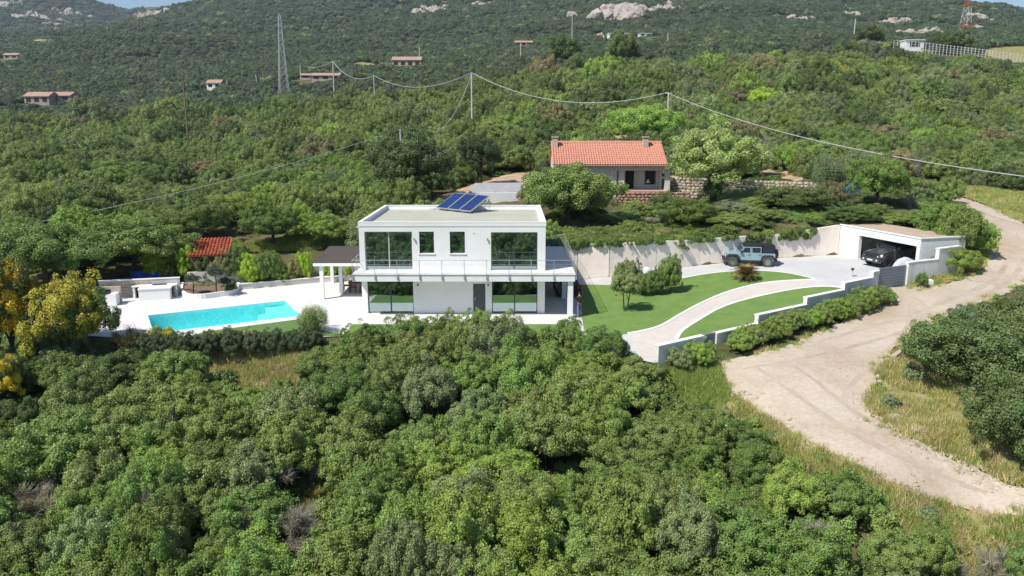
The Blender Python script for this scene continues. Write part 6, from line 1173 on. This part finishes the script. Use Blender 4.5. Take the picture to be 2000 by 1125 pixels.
loft([(-.9, 1.1, 1.68, .70, .63), (.55, 1.1, 1.68, .70, .63)], 'cabin_interior', 'autoglass', jp, .0)
wf = MB().hexa([(.84, -.70, 1.16), (.90, -.70, 1.16), (.90, .70, 1.16), (.84, .70, 1.16)], [(.52, -.64, 1.72), (.58, -.64, 1.72), (.58, .64, 1.72), (.52, .64, 1.72)]).obj('windscreen_frame', BP, jp)
MB().hexa([(.86, -.63, 1.22), (.915, -.63, 1.2), (.915, .63, 1.2), (.86, .63, 1.22)], [(.56, -.58, 1.67), (.61, -.58, 1.66), (.61, .58, 1.66), (.56, .58, 1.67)]).obj('windscreen', 'autoglass', wf)
sp_ = bpy.data.objects.new('spare_wheel', None); COL.objects.link(sp_); sp_.parent = jp; sp_.location = (-2.2, 0, 1.05); sp_.rotation_euler = (0, 0, R(90)); torus_part(.2, .40, .26).obj('tyre', 'tyredust', sp_); MB().cyl((0, -.1, 0), (0, .08, 0), .24, 14).obj('rim', 'blackpl', sp_)
MB().box(2.30, 2.34, -.25, .25, .54, .64).obj('number_plate', 'plate', jp)
# dark pickup in the garage
tf_ = P(1678, 508, 1.52); td = Vector((-bd.x, -bd.y)); fc = GC + fd * (FL * .40) ; 
tk = empty('pickup_truck', (fc.x - td.x * 1.15, fc.y - td.y * 1.15, 1.53), math.atan2(td.y, td.x) + .10, 'dark grey pickup truck with its nose sticking out of the garage', 'truck')
GPt = 'greypaint'
loft([(-2.75, .60, 1.38, .90, .88), (-.95, .58, 1.40, .93, .90), (1.05, .58, 1.36, .95, .88), (1.12, .58, 1.34, .95, .88)], 'body', GPt, tk, .05)
loft([(1.10, .66, 1.36, .93, .86), (1.8, .68, 1.30, .93, .84), (2.45, .70, 1.20, .90, .80), (2.66, .72, 1.08, .86, .76)], 'hood', GPt, tk, .08)
loft([(1.6, 1.28, 1.36, .40, .34), (2.35, 1.20, 1.26, .36, .28)], 'hood_bulge', GPt, tk, .03)
loft([(2.62, .72, 1.08, .60, .52), (2.74, .76, 1.02, .58, .50)], 'grille', 'blackpl', tk, .05)
for k in range(3): MB().box(2.745, 2.765, -.5, .5, .80 + k * .075, .825 + k * .075).obj('grille_bar', GPt, tk)
loft([(2.60, .40, .72, .93, .93), (2.78, .44, .70, .84, .84)], 'front_bumper', GPt, tk, .05)
MB().box(2.77, 2.80, -.26, .26, .50, .61).obj('number_plate', 'plate', tk)
for s in (-1, 1):
    MB().hexa([(2.45, s * .62, .82), (2.70, s * .60, .82), (2.62, s * .86, .84), (2.40, s * .90, .84)], [(2.40, s * .62, 1.04), (2.62, s * .60, 1.02), (2.55, s * .84, 1.04), (2.35, s * .88, 1.06)]).obj('headlight', 'lamp', tk)
    MB().cyl((2.70, s * .66, .56), (2.80, s * .66, .56), .07, 10).obj('fog_lamp', 'lamp', tk)
    for xs in (1.85, -1.75):
        wheel(tk, xs, s * .86, .43, .30, 'blackpl', 'tyre', 6)
        mb = MB()
        for i in range(8):
            a0, a1 = math.pi * i / 8, math.pi * (i + 1) / 8; q_ = [(xs + .56 * math.cos(a0), .46 + .56 * math.sin(a0)), (xs + .56 * math.cos(a1), .46 + .56 * math.sin(a1)), (xs + .48 * math.cos(a1), .46 + .48 * math.sin(a1)), (xs + .48 * math.cos(a0), .46 + .48 * math.sin(a0))]
            mb.hexa([(p[0], s * .70, p[1]) for p in q_], [(p[0], s * .985, p[1]) for p in q_])
        mb.obj('wheel_arch', GPt, tk)
    for x0, x1 in ((.02, 1.02), (-.92, -.02)):
        dp = MB().box(x0, x1, s * .925 - .02, s * .925 + .015, .66, 1.34).obj('door', GPt, tk, bevel=.012); MB().box(x0 + .06, x0 + .24, s * .95 - .01, s * .95 + .02, 1.12, 1.17).obj('handle', 'chrome', dp)
        pane(tk, 'door_window', 'autoglass', [(x0 + .04, 1.40, 0), (x1 - .04, 1.40, 0), (x1 - (.42 if x0 > 0 else .06), 1.82, -.13), (x0 + .06, 1.82, -.13)], .895, s, .012)
    MB().box(.78, .95, s * .98, s * 1.18, 1.36, 1.60).obj('mirror', 'blackpl', tk, bevel=.03)
    MB().box(-.9, 1.1, s * .92 - .06, s * .92 + .06, .44, .52).obj('side_step', 'blackpl', tk)
loft([(-1.02, 1.36, 1.92, .885, .70), (-.9, 1.36, 1.95, .885, .72), (.35, 1.36, 1.95, .885, .72), (.60, 1.36, 1.90, .885, .70)], 'cabin', GPt, tk, .04)
MB().hexa([(1.20, -.80, 1.34), (.55, -.84, 1.34), (.55, .84, 1.34), (1.20, .80, 1.34)], [(.62, -.68, 1.88), (.5, -.68, 1.90), (.5, .68, 1.90), (.62, .68, 1.88)]).obj('windscreen', 'autoglass', tk, bevel=.02)
# covered machine beside the gate
cvp = PY(1767, 515, 58.2); bm = bmesh.new(); bmesh.ops.create_uvsphere(bm, u_segments=28, v_segments=14, radius=1)
for v in bm.verts:
    if v.co.z < 0: v.co.z *= .15; v.co.x *= 1.03; v.co.y *= 1.03
    v.co.x *= 1.05; v.co.y *= .5; v.co.z = v.co.z * .95 + .12; v.co += Vector((1, 1, 1)) * .06 * noise.noise(v.co * 3.2) + Vector((0, 0, .05 * noise.noise(v.co * 8)))
m_ = bpy.data.meshes.new('cover'); bm.to_mesh(m_); bm.free(); m_.materials.append(M['cover']); m_.polygons.foreach_set('use_smooth', [True] * len(m_.polygons))
cvz = hz(cvp.x, cvp.y); cv = empty('covered_motorbike', (cvp.x, cvp.y, cvz), .25, 'pale grey dust cover over a motorbike between gate and pickup', 'motorbike'); link('dust_cover', m_, cv, (0, 0, .42)); 
for x in (-.7, .7): torus_part(.18, .30, .12).obj('wheel', 'tyre', cv, loc=(x, 0, .30))
# dark car behind the villa, by the retaining wall
dc = empty('parked_car', (5.35, 57.6, hz(5.35, 57.6)), R(92), 'dark car with red tail lamp mostly hidden behind the villa corner', 'car'); dc.location = (4.25, 58.6, hz(4.2, 58.6) + .02)
loft([(-2.1, .35, .95, .82, .78), (-1.9, .30, 1.0, .86, .80), (1.5, .30, .95, .86, .80), (2.1, .35, .75, .80, .74)], 'body', mat('black_car_paint', (.02, .02, .022), .2, .6, .03, coat=.8), dc, .08)
loft([(-1.7, .98, 1.05, .76, .72), (-1.1, .98, 1.45, .76, .62), (.3, .98, 1.47, .76, .62), (1.0, .98, 1.02, .76, .72)], 'cabin', 'autoglass', dc, .05)
for s in (-1, 1):
    MB().box(-2.14, -2.0, s * .7 - .12, s * .7 + .12, .72, .92).obj('tail_lamp', 'redlamp', dc)
    for xs in (1.3, -1.3): wheel(dc, xs, s * .8, .32, .22, 'chrome', 'tyre')
# ---------------- person beside the porch column
pp_ = P(1131, 620, 0); pso = empty('person', (pp_.x, pp_.y, 0.04), R(200), 'person in dark top and blue jeans standing beside the porch column', 'person')
def skinned(name, V, E, Rr, m, par, root=0):
    me_ = bpy.data.meshes.new(name); me_.from_pydata(V, E, []); me_.materials.append(M[m] if isinstance(m, str) else m); o = bpy.data.objects.new(name, me_); COL.objects.link(o); o.parent = par
    md = o.modifiers.new('skin', 'SKIN'); md.use_smooth_shade = True
    for i, r in enumerate(Rr): me_.skin_vertices[0].data[i].radius = (r, r * .85)
    me_.skin_vertices[0].data[root].use_root = True; sb_ = o.modifiers.new('sub', 'SUBSURF'); sb_.levels = 1; sb_.render_levels = 2; return o
V = [(0, 0, .93), (0, 0, 1.12), (0, .02, 1.32), (0, .02, 1.46), (0, .0, 1.55), (0, -.01, 1.66), (0, -.02, 1.74)] + [(-.09, 0, .90), (-.12, -.02, .50), (-.14, .0, .09), (-.14, -.13, .04), (.09, 0, .90), (.11, .03, .50), (.12, .10, .09), (.12, -.03, .04)] + [(-.19, .02, 1.42), (-.25, .03, 1.16), (-.20, -.14, .98), (-.12, -.2, 1.0), (.19, .02, 1.42), (.25, .0, 1.16), (.23, -.12, .94), (.21, -.19, .88)]
E = [(0, 1), (1, 2), (2, 3), (3, 4), (4, 5), (5, 6), (0, 7), (7, 8), (8, 9), (9, 10), (0, 11), (11, 12), (12, 13), (13, 14), (2, 15), (15, 16), (16, 17), (17, 18), (2, 19), (19, 20), (20, 21), (21, 22)]
RR = [.14, .13, .15, .06, .055, .10, .07, .09, .062, .045, .04, .09, .062, .045, .04, .06, .045, .035, .03, .06, .045, .035, .03]
try:
    skinned('body', V, E, RR, 'skin', pso)
    skinned('jeans', [(0, 0, .98), (-.09, 0, .88), (-.12, -.02, .50), (-.14, 0, .10), (.09, 0, .88), (.11, .03, .50), (.12, .10, .10)], [(0, 1), (1, 2), (2, 3), (0, 4), (4, 5), (5, 6)], [.16, .105, .08, .065, .105, .08, .065], 'jeans', pso)
    skinned('top', [(0, 0, .94), (0, 0, 1.12), (0, .02, 1.36), (0, .02, 1.45), (-.19, .02, 1.42), (-.25, .03, 1.18), (.19, .02, 1.42), (.25, 0, 1.18)], [(0, 1), (1, 2), (2, 3), (2, 4), (4, 5), (2, 6), (6, 7)], [.17, .155, .17, .08, .078, .06, .078, .06], 'cloth', pso)
except Exception as e_: print('skin', e_)
bm = bmesh.new(); bmesh.ops.create_uvsphere(bm, u_segments=14, v_segments=10, radius=.115); bmesh.ops.delete(bm, geom=[v for v in bm.verts if v.co.z < -.02 and v.co.y < .04], context='VERTS'); m_ = bpy.data.meshes.new('hair'); bm.to_mesh(m_); bm.free(); m_.materials.append(M['hair']); link('hair', m_, pso, (0, .01, 1.70))
# ---------------- garden furniture: white loungers beside the shrub clump
def lounger(x, y, rot, lb):
    o = empty('sun_lounger', (x, y, hz(x, y) + .03), rot, lb, 'sun lounger', 'white loungers on the main lawn edge')
    MB().box(-.95, .45, -.33, .33, .30, .36).obj('seat', 'white', o); MB().hexa([(.45, -.33, .30), (1.0, -.33, .62), (1.0, .33, .62), (.45, .33, .30)], [(.43, -.33, .36), (.98, -.33, .68), (.98, .33, .68), (.43, .33, .36)]).obj('backrest', 'white', o); MB().box(-.9, .42, -.28, .28, .362, .42).obj('cushion', 'cover', o)
    for sx in (-.85, .4):
        for sy in (-.28, .28): MB().box(sx - .03, sx + .03, sy - .03, sy + .03, 0, .30).obj('leg', 'white', o)
for u, v, a, lb in ((1243, 540, .3, 'white lounger nearer the villa, behind the shrub clump'), (1290, 534, .5, 'white lounger farther from the villa, behind the shrub clump')): p = gg(u, v); lounger(p.x, p.y, a, lb)
p = gg(1268, 538); tb2 = empty('low_table', (p.x, p.y, p.z), .4, 'low white table between the two loungers', 'table'); MB().box(-.5, .5, -.35, .35, .40, .45).obj('table_top', 'white', tb2)
for sx in (-.42, .42):
    for sy in (-.28, .28): MB().box(sx - .03, sx + .03, sy - .03, sy + .03, 0, .40).obj('leg', 'white', tb2)
# ---------------- sago palm
pq = gg(1456, 547); po_ = empty('sago_palm', tuple(pq), 0, 'spiky sago palm on the lawn in front of the off-road car', 'palm'); MB().cyl((0, 0, -.1), (0, 0, .45), .26, 10, .2).obj('trunk', 'bark', po_)
prng = np.random.default_rng(2); fr_me = []
for k in range(4):
    V = []; n_l = 30; Lf = 1.25
    for j in range(n_l):
        t = (j + 1) / n_l; x = Lf * t * (1 - .12 * t); z = .55 * t - .75 * t * t; ll = .24 * math.sin(math.pi * min(1, .12 + t * .9)) + .04
        for s in (-1, 1): b = np.array([x, 0, z]); e_ = b + np.array([.09, s * ll, .05 + .02 * prng.random()]); V.append([b, b + [.035, 0, 0], e_, e_ - [.012, 0, 0]])
    for j in range(8): t0, t1 = j / 8, (j + 1) / 8; f_ = lambda t: np.array([Lf * t * (1 - .12 * t), 0, .55 * t - .75 * t * t]); V.append([f_(t0) + [0, -.015, 0], f_(t0) + [0, .015, 0], f_(t1) + [0, .012, 0], f_(t1) + [0, -.012, 0]])
    fr_me.append(quads_mesh('frond', np.array(V, float), 'leaf', prng.random(len(V))))
for i in range(58):
    f = i / 58; c = link('frond', fr_me[i % 4], po_, (0, 0, .42), (random.uniform(-.2, .2), R(20 - 78 * (1 - f) ** .8) * 1.0, i * 2.4)); s = random.uniform(.85, 1.1); c.scale = (s, s, s); c['tint'] = [.16 + .08 * random.random(), .15, .05] if i % 3 else [.24, .17, .07]
# ---------------- poles, cables, masts
def pole(name, lb, top, vb, y, r0, r1, m, grp=None, cross=None):
    t = PY(*top, y); zb_ = hz(t.x, y) - .3; o = empty(name, (t.x, y, zb_), 0, lb, 'pole' if 'pole' in name else 'mast', grp); MB().cyl((0, 0, 0), (0, 0, t.z - zb_), r0, 10, r1).obj('shaft', m, o)
    if cross: 
        for dz, wd_ in cross: cr = MB().box(-wd_, wd_, -.05, .05, t.z - zb_ - dz - .05, t.z - zb_ - dz + .05).obj('crossarm', m, o); [MB().cyl((x, 0, t.z - zb_ - dz + .05), (x, 0, t.z - zb_ - dz + .3), .07, 8).obj('insulator', 'galv', cr) for x in (-wd_ * .9, wd_ * .9)]
    return Vector((t.x, y, t.z))
g1 = 'concrete poles of the power line'
pA = pole('utility_pole', 'tall pale concrete pole where three cable spans meet', (921, 142), 202, 168, .22, .15, 'polec', g1)
pB = pole('utility_pole', 'concrete pole with small bracket above the farmhouse trees', (1306, 180), 212, 140, .20, .14, 'polec', g1, ((.25, .5),))
pC = pole('utility_pole', 'thin pole in the scrub left of the tall concrete one', (730, 147), 180, 235, .17, .12, 'polec', g1)
pD = pole('utility_pole', 'pole top rising above the large spreading oak', (782, 252), 392, 101, .15, .11, 'polec', g1)
pE = pole('utility_pole', 'concrete pole right of the lattice pylon by the low stone house', (650, 120), 152, 285, .24, .18, 'polec', g1)
for lb, u, v, y in (('thin white pole on the mountainside left of the big outcrop', 1118, 22, 520), ('small pole on the slope below the long terracotta villa', 1017, 84, 380), ('white pole right of the fold below the outcrop', 1305, 64, 380), ('leaning white pole on the crest left of the wire fence', 1671, 37, 340), ('short pole beside the terracotta villa on the left slope', 819, 90, 470), ('short pole near the pink house in the valley', 443, 158, 400), ('short pole left of the lattice pylon, in pale scrub', 500, 146, 400), ('short pole by the low stone house in the valley', 586, 128, 420)):
    pole('utility_pole', lb, (u, v), 0, y, .26, .2, 'polec', 'far poles on the slopes')
pW = pole('utility_pole', 'dark wooden pole with several crossarms on the left slope', (356, 138), 242, 175, .20, .13, 'polew', None, ((.3, .9), (1.5, 1.1), (3.2, .8), (5.0, .6)))
def cable(lb, a, b, sag, r=.06, n=26):
    pts = []
    for i in range(n + 1): t = i / n; p = a.lerp(b, t); p.z -= 4 * sag * t * (1 - t); pts.append(tuple(p - a))
    MB().tube(pts, r, 5).obj('power_cable', 'cable', None, loc=tuple(a), label=lb, cat='cable', group='spans of the overhead power line')
R_end = PY(2200, 368, 60)
cable('cable span from the three-way pole to the bracket pole above the farmhouse', pA, pB, 3.7, .05)
cable('long cable span running down right from the bracket pole', pB - Vector((0, 0, .2)), R_end, 2.0, .04, 40)
cable('cable span from the three-way pole left to the thin pole', pA, pC, 3.2, .055); cable('cable span from the thin pole to the pole by the lattice pylon', pC, pE, 3.0, .065)
cable('cable span from the three-way pole down to the pole above the oak', pA, pD, 5.2, .032); L_end = PY(-260, 492, 58); cable('cable span crossing the left hillside from the oak pole', pD, L_end, 1.2, .026, 40)
cable('cable span going left beyond the pole by the lattice pylon', pE, PY(596, 130, 330), 1.0, .07)
def lattice(name, lb, u, vt, vb, y, wb, wt, nseg, mats, arms=()):
    b = PY(u, vb, y); t = PY(u, vt, y); zb_ = min(b.z, hz(b.x, y) + .5) - .5; Hh = t.z - zb_; o = empty(name, (b.x, y, zb_), .5, lb, 'mast')
    for k in range(nseg):
        f0, f1 = k / nseg, (k + 1) / nseg; w0, w1 = wb + (wt - wb) * f0 ** .8, wb + (wt - wb) * f1 ** .8; z0, z1 = Hh * f0, Hh * f1; mb = MB(); q0 = [(-w0, -w0), (w0, -w0), (w0, w0), (-w0, w0)]; q1 = [(-w1, -w1), (w1, -w1), (w1, w1), (-w1, w1)]
        for i in range(4):
            j = (i + 1) % 4; r_ = .10; mb.cyl((*q0[i], z0), (*q1[i], z1), r_, 4).cyl((*q0[i], z0), (*q1[j], z1), r_ * .55, 4).cyl((*q0[j], z0), (*q1[i], z1), r_ * .55, 4).cyl((*q1[i], z1), (*q1[j], z1), r_ * .5, 4)
        mb.obj('lattice_section', mats[k % len(mats)], o)
    MB().cyl((0, 0, Hh), (0, 0, Hh * 1.03), .12, 5).obj('tip', mats[0], o)
    for f, w_, dirx in arms: MB().cyl((-w_, 0, Hh * f), (w_, 0, Hh * f), .14, 4).cyl((-w_, 0, Hh * f), (0, 0, Hh * (f + .03)), .1, 4).cyl((w_, 0, Hh * f), (0, 0, Hh * (f + .03)), .1, 4).obj('arm', mats[0], o)
    return o
lattice('lattice_pylon', 'tall grey lattice pylon with very short arms on the left slope', 554, 30, 172, 330, 2.1, .45, 12, ('galv',), ((.93, .9, 1),))
lattice('lattice_pylon', 'red and white lattice mast with arms at the upper right', 1884, -30, 66, 400, 2.6, .6, 8, ('galv', 'galv', 'redwhite'), ((.55, 3.2, 1), (.8, 3.2, 1)))
# ---------------- far houses
def far_house(name, lb, u0, u1, vb, hpx, y, roof, wallm, roofm, nwin=3, dep=9):
    a = PY(u0, vb, y); b = PY(u1, vb, y); W_ = b.x - a.x; z = min(a.z, hz((a.x + b.x) / 2, y) + 1.2); hh_ = hpx * y / F; o = empty(name, ((a.x + b.x) / 2, y, z), 0, lb, 'house'); wh = hh_ * (.62 if roof else .9)
    MB().box(-W_ / 2, W_ / 2, 0, dep, -2.5, wh).obj('wall', wallm, o)
    if roof: rf_ = MB().hexa([(-W_ / 2 - .4, -.6, wh), (W_ / 2 + .4, -.6, wh), (W_ / 2 + .4, dep + .6, wh), (-W_ / 2 - .4, dep + .6, wh)], [(-W_ / 2 - .4, dep * .45, hh_ + .4), (W_ / 2 + .4, dep * .45, hh_ + .4), (W_ / 2 + .4, dep * .55, hh_ + .4), (-W_ / 2 - .4, dep * .55, hh_ + .4)]).obj('roof', roofm, o)
    else: rf_ = MB().box(-W_ / 2 - .3, W_ / 2 + .3, -.5, dep + .3, wh + .003, hh_).obj('roof', roofm, o)
    for k in range(nwin): x = -W_ / 2 + W_ * (k + .5) / nwin; MB().box(x - W_ / nwin * .28, x + W_ / nwin * .28, -.06, -.01, wh * .12, wh * .78).obj('window', 'dark', o)
    return o
far_house('far_house', 'long low stone house with terracotta roof at far left in the valley', 44, 92, 168, 19, 360, True, 'farwall', 'fartile', 3); far_house('far_house', 'right wing of the valley stone house, slightly lower', 92, 134, 166, 16, 366, True, 'farwall', 'fartile', 2)
far_house('far_house', 'small pink-roofed house on the edge of the valley scrub', 404, 431, 170, 14, 400, True, 'render', 'fartile', 2, 7)
far_house('far_house', 'low terracotta house just right of the lattice pylon', 608, 662, 143, 11, 390, True, 'farwall', 'fartile', 3); far_house('far_house', 'small outbuilding with tiled roof left of the low terracotta house', 586, 606, 131, 7, 410, True, 'farwall', 'fartile', 1, 6)
far_house('far_house', 'terracotta villa among trees on the slope left of centre', 766, 822, 122, 16, 440, True, 'farwall', 'fartile', 4); far_house('far_house', 'tiny flat house on the mountain at top centre', 884, 908, 75, 6, 600, False, 'chim', 'chim', 1)
far_house('far_house', 'long brown-roofed house below the thin white pole', 1006, 1040, 69, 9, 560, True, 'farwall', 'fartile', 3); far_house('far_house', 'tiny brown house beyond the long brown-roofed one', 1064, 1080, 46, 5, 650, True, 'farwall', 'fartile', 1)
far_house('far_house', 'white flat-roofed house beneath the largest granite outcrop', 1189, 1231, 52, 9, 560, False, 'render', 'render', 3); far_house('far_house', 'low white building right of the white flat-roofed house', 1250, 1274, 55, 5, 560, False, 'render', 'render', 2)
far_house('far_house', 'pink house at the far left edge on the ridge', 2, 30, 78, 9, 700, True, 'farwall', 'fartile', 2); far_house('far_house', 'stone house right of the pink one on the left ridge', 64, 92, 59, 7, 850, True, 'farwall', 'fartile', 2)
ut = far_house('utility_hut', 'small white utility hut by the wire fence on the crest', 1769, 1804, 92, 15, 330, False, 'render', 'white', 1, 5)
# wire fence on the crest, upper right
fo2 = empty('wire_fence', tuple(PY(1900, 95, 325)), 0, 'long wire mesh fence with pale posts along the right crest', 'fence'); fp = []
for u in range(1745, 2060, 7): v = 94 - (u - 1745) * .02; p = PY(u, v, 325 - (u - 1745) * .12); fp.append(Vector((p.x, p.y, min(p.z, hz(p.x, p.y) + 1.2))))
for p in fp: MB().cyl((0, 0, -1), (0, 0, 3.2), .11, 5).obj('post', 'galv', fo2, loc=tuple(p - fo2.location))
for a, b in zip(fp[:-1], fp[1:]):
    if True: mb = MB(); [mb.cyl(a + Vector((0, 0, z)) - fo2.location, b + Vector((0, 0, z)) - fo2.location, .035, 4) for z in (.4, 1.2, 2.0, 2.9)]; mb.obj('wire_panel', 'galv', fo2)
# odds and ends
rg = PY(970, 221, 160); rz_ = hz(rg.x, 160); rf2 = empty('rusty_frame', (rg.x, 160, rz_), 0, 'rusty openwork steel frame standing in the scrub above the villa', 'frame')
for k in range(6): MB().box(-1.7 + k * .66, -1.62 + k * .66, 0, .08, 0, 4.1).obj('upright', 'rust' if 1 < k < 4 else 'galv', rf2)
for z in (2.0, 3.0, 4.05): MB().box(-1.75, 1.75, -.04, 0, z - .04, z + .04).obj('crossbar', 'rust', rf2)
def tarp(name, lb, u, v, y, w_, h_, m, cat, rot=0):
    p = PY(u, v, y); mb = MB(); vs = []; nx, nz3 = 14, 8
    for j in range(nz3 + 1):
        for i in range(nx + 1): x = -w_ / 2 + w_ * i / nx; z = h_ * j / nz3; vs.append((x, .12 * math.sin(i * 1.3) * (1 - .3 * j / nz3) + .04 * noise.noise(Vector((i, j, 2))), z))
    for j in range(nz3 + 1):
        for i in range(nx + 1): x = -w_ / 2 + w_ * i / nx; z = h_ * j / nz3; vs.append((x, .55 + .1 * math.sin(i * 1.1), z))
    n1 = (nx + 1) * (nz3 + 1); fs = []
    for j in range(nz3):
        for i in range(nx): a = j * (nx + 1) + i; fs += [(a, a + 1, a + nx + 2, a + nx + 1), (n1 + a, n1 + a + nx + 1, n1 + a + nx + 2, n1 + a + 1)]
    for i in range(nx): a = nz3 * (nx + 1) + i; fs.append((a, a + 1, n1 + a + 1, n1 + a))
    mb.add(vs, fs); o = mb.obj(name, m, None, loc=(p.x, p.y, min(p.z, hz(p.x, p.y)) if v > 500 else p.z), label=lb, cat=cat, rot=rot); return o
tarp('blue_tarpaulin', 'bright blue tarpaulin bundle hanging beside the dark tree above the driveway', 1664, 391, 84, 1.3, 1.7, 'tarp', 'tarpaulin')
q_ = PY(286, 547, 61.5); tarp('blue_tarpaulin', 'blue tarpaulin lying behind the kitchen wall', 286, 548, 61.0, 2.4, .75, 'tarp', 'tarpaulin')
p = PY(1277, 408, 85); MB().hexa([(-.5, 0, 0), (.5, 0, 0), (.5, .08, 0), (-.5, .08, 0)], [(-.15, .35, .85), (.35, .35, .75), (.35, .43, .75), (-.15, .43, .85)]).obj('white_board', 'white', None, loc=tuple(p), label='white board leaning below the stone terrace wall', cat='board')
p = gnd(1806, 556); MB().box(-.5, .5, -.25, .25, -.1, .38).obj('white_block', 'render', None, loc=tuple(p), label='white masonry block beside the vehicle gate post', cat='block')
# brushwood pile in the clearing
p = gnd(548, 728, H); bo_ = empty('brushwood_pile', tuple(p), 0, 'heap of cut reddish branches in the grassy clearing', 'brushwood'); mb = MB()
for i in range(420):
    r_ = abs(random.gauss(0, .75)); a = random.random() * 6.28; x, y = r_ * math.cos(a) * 1.2, r_ * math.sin(a) * 1.1; z = max(0, .42 - r_ * .28) * random.random() + .04; d = Vector((random.gauss(0, 1), random.gauss(0, 1), random.gauss(0, .22))).normalized() * random.uniform(.2, .55); c = Vector((x, y, z + hz(p.x + x, p.y + y) - p.z)); mb.cyl(c - d / 2, c + d / 2, random.uniform(.01, .028), 4)
mb.obj('branches', 'brushwood', bo_)['kind'] = 'stuff'
mb = MB(); p = gnd(1812, 548); 
for i in range(16): c = Vector((random.gauss(0, .6), random.gauss(0, .25), .08)); d = Vector((random.gauss(0, 1), random.gauss(0, .4), random.gauss(0, .3))).normalized() * .9; mb.cyl(c - d / 2, c + d / 2, .03, 4)
mb.obj('timber_offcuts', 'tile', None, loc=tuple(gnd(1820, 545, H)), label='small heap of orange timber offcuts on the verge by the gate', cat='timber', kind='stuff')
# stones scattered on the road edges and bank
st_ = []
for m_ in rmesh[:3]:
    m2 = m_.copy(); m2.name = 'stone'; m2.materials.clear(); m2.materials.append(M['palestone']); st_.append(m2)
stx = []
for k, (u, v, s, lb) in enumerate(((1745, 815, .38, 'largest pale boulder at the tip of the grassy bank'), (1790, 842, .42, 'flat pale boulder on the bank below the tip'), (1718, 790, .25, 'small pale boulder at the corner of the bank'), (1835, 870, .24, 'pale stone on the bank edge near the lower road'), (1735, 808, .2, 'small stone beside the largest boulder'))):
    p = gnd(u, v, H); o = link('boulder', st_[k % 3], None, tuple(p), random.random() * 6, lb, 'boulder', 'boulders at the bank edge'); o.scale = (s * 1.4, s, s * .55); stx.append(o)
sx_, sy_ = [], []
for (L_, n_) in (([(1708, 815), (1760, 850), (1830, 884), (1900, 917), (1980, 946)], 260), ([(1440, 775), (1480, 812), (1560, 862), (1640, 905), (1720, 945), (1800, 975)], 260), ([(1690, 790), (1703, 755), (1722, 715)], 60), ([(1640, 740), (1760, 700)], 30)):
    W2 = pts_px(L_, gnd)
    for i in range(n_): s = random.random() * (len(W2) - 1); k = int(s); a, b = Vector(W2[k]), Vector(W2[k + 1]); q_ = a.lerp(b, s - k); sx_.append(q_.x + random.gauss(0, .45)); sy_.append(q_.y + random.gauss(0, .45))
sx_, sy_ = np.array(sx_), np.array(sy_); nn2 = len(sx_); s_ = RNG.uniform(.02, .085, nn2) * RNG.choice([1, 1, 1, 1.8], nn2); scatter('loose_stones', np.stack([sx_, sy_, H(sx_, sy_) + .05], 1), np.stack([s_ * 1.3, s_, s_ * .7], 1), RNG.integers(0, 3, nn2), np.full((nn2, 3), .4), stx[:3])
print('objects', len(bpy.data.objects))
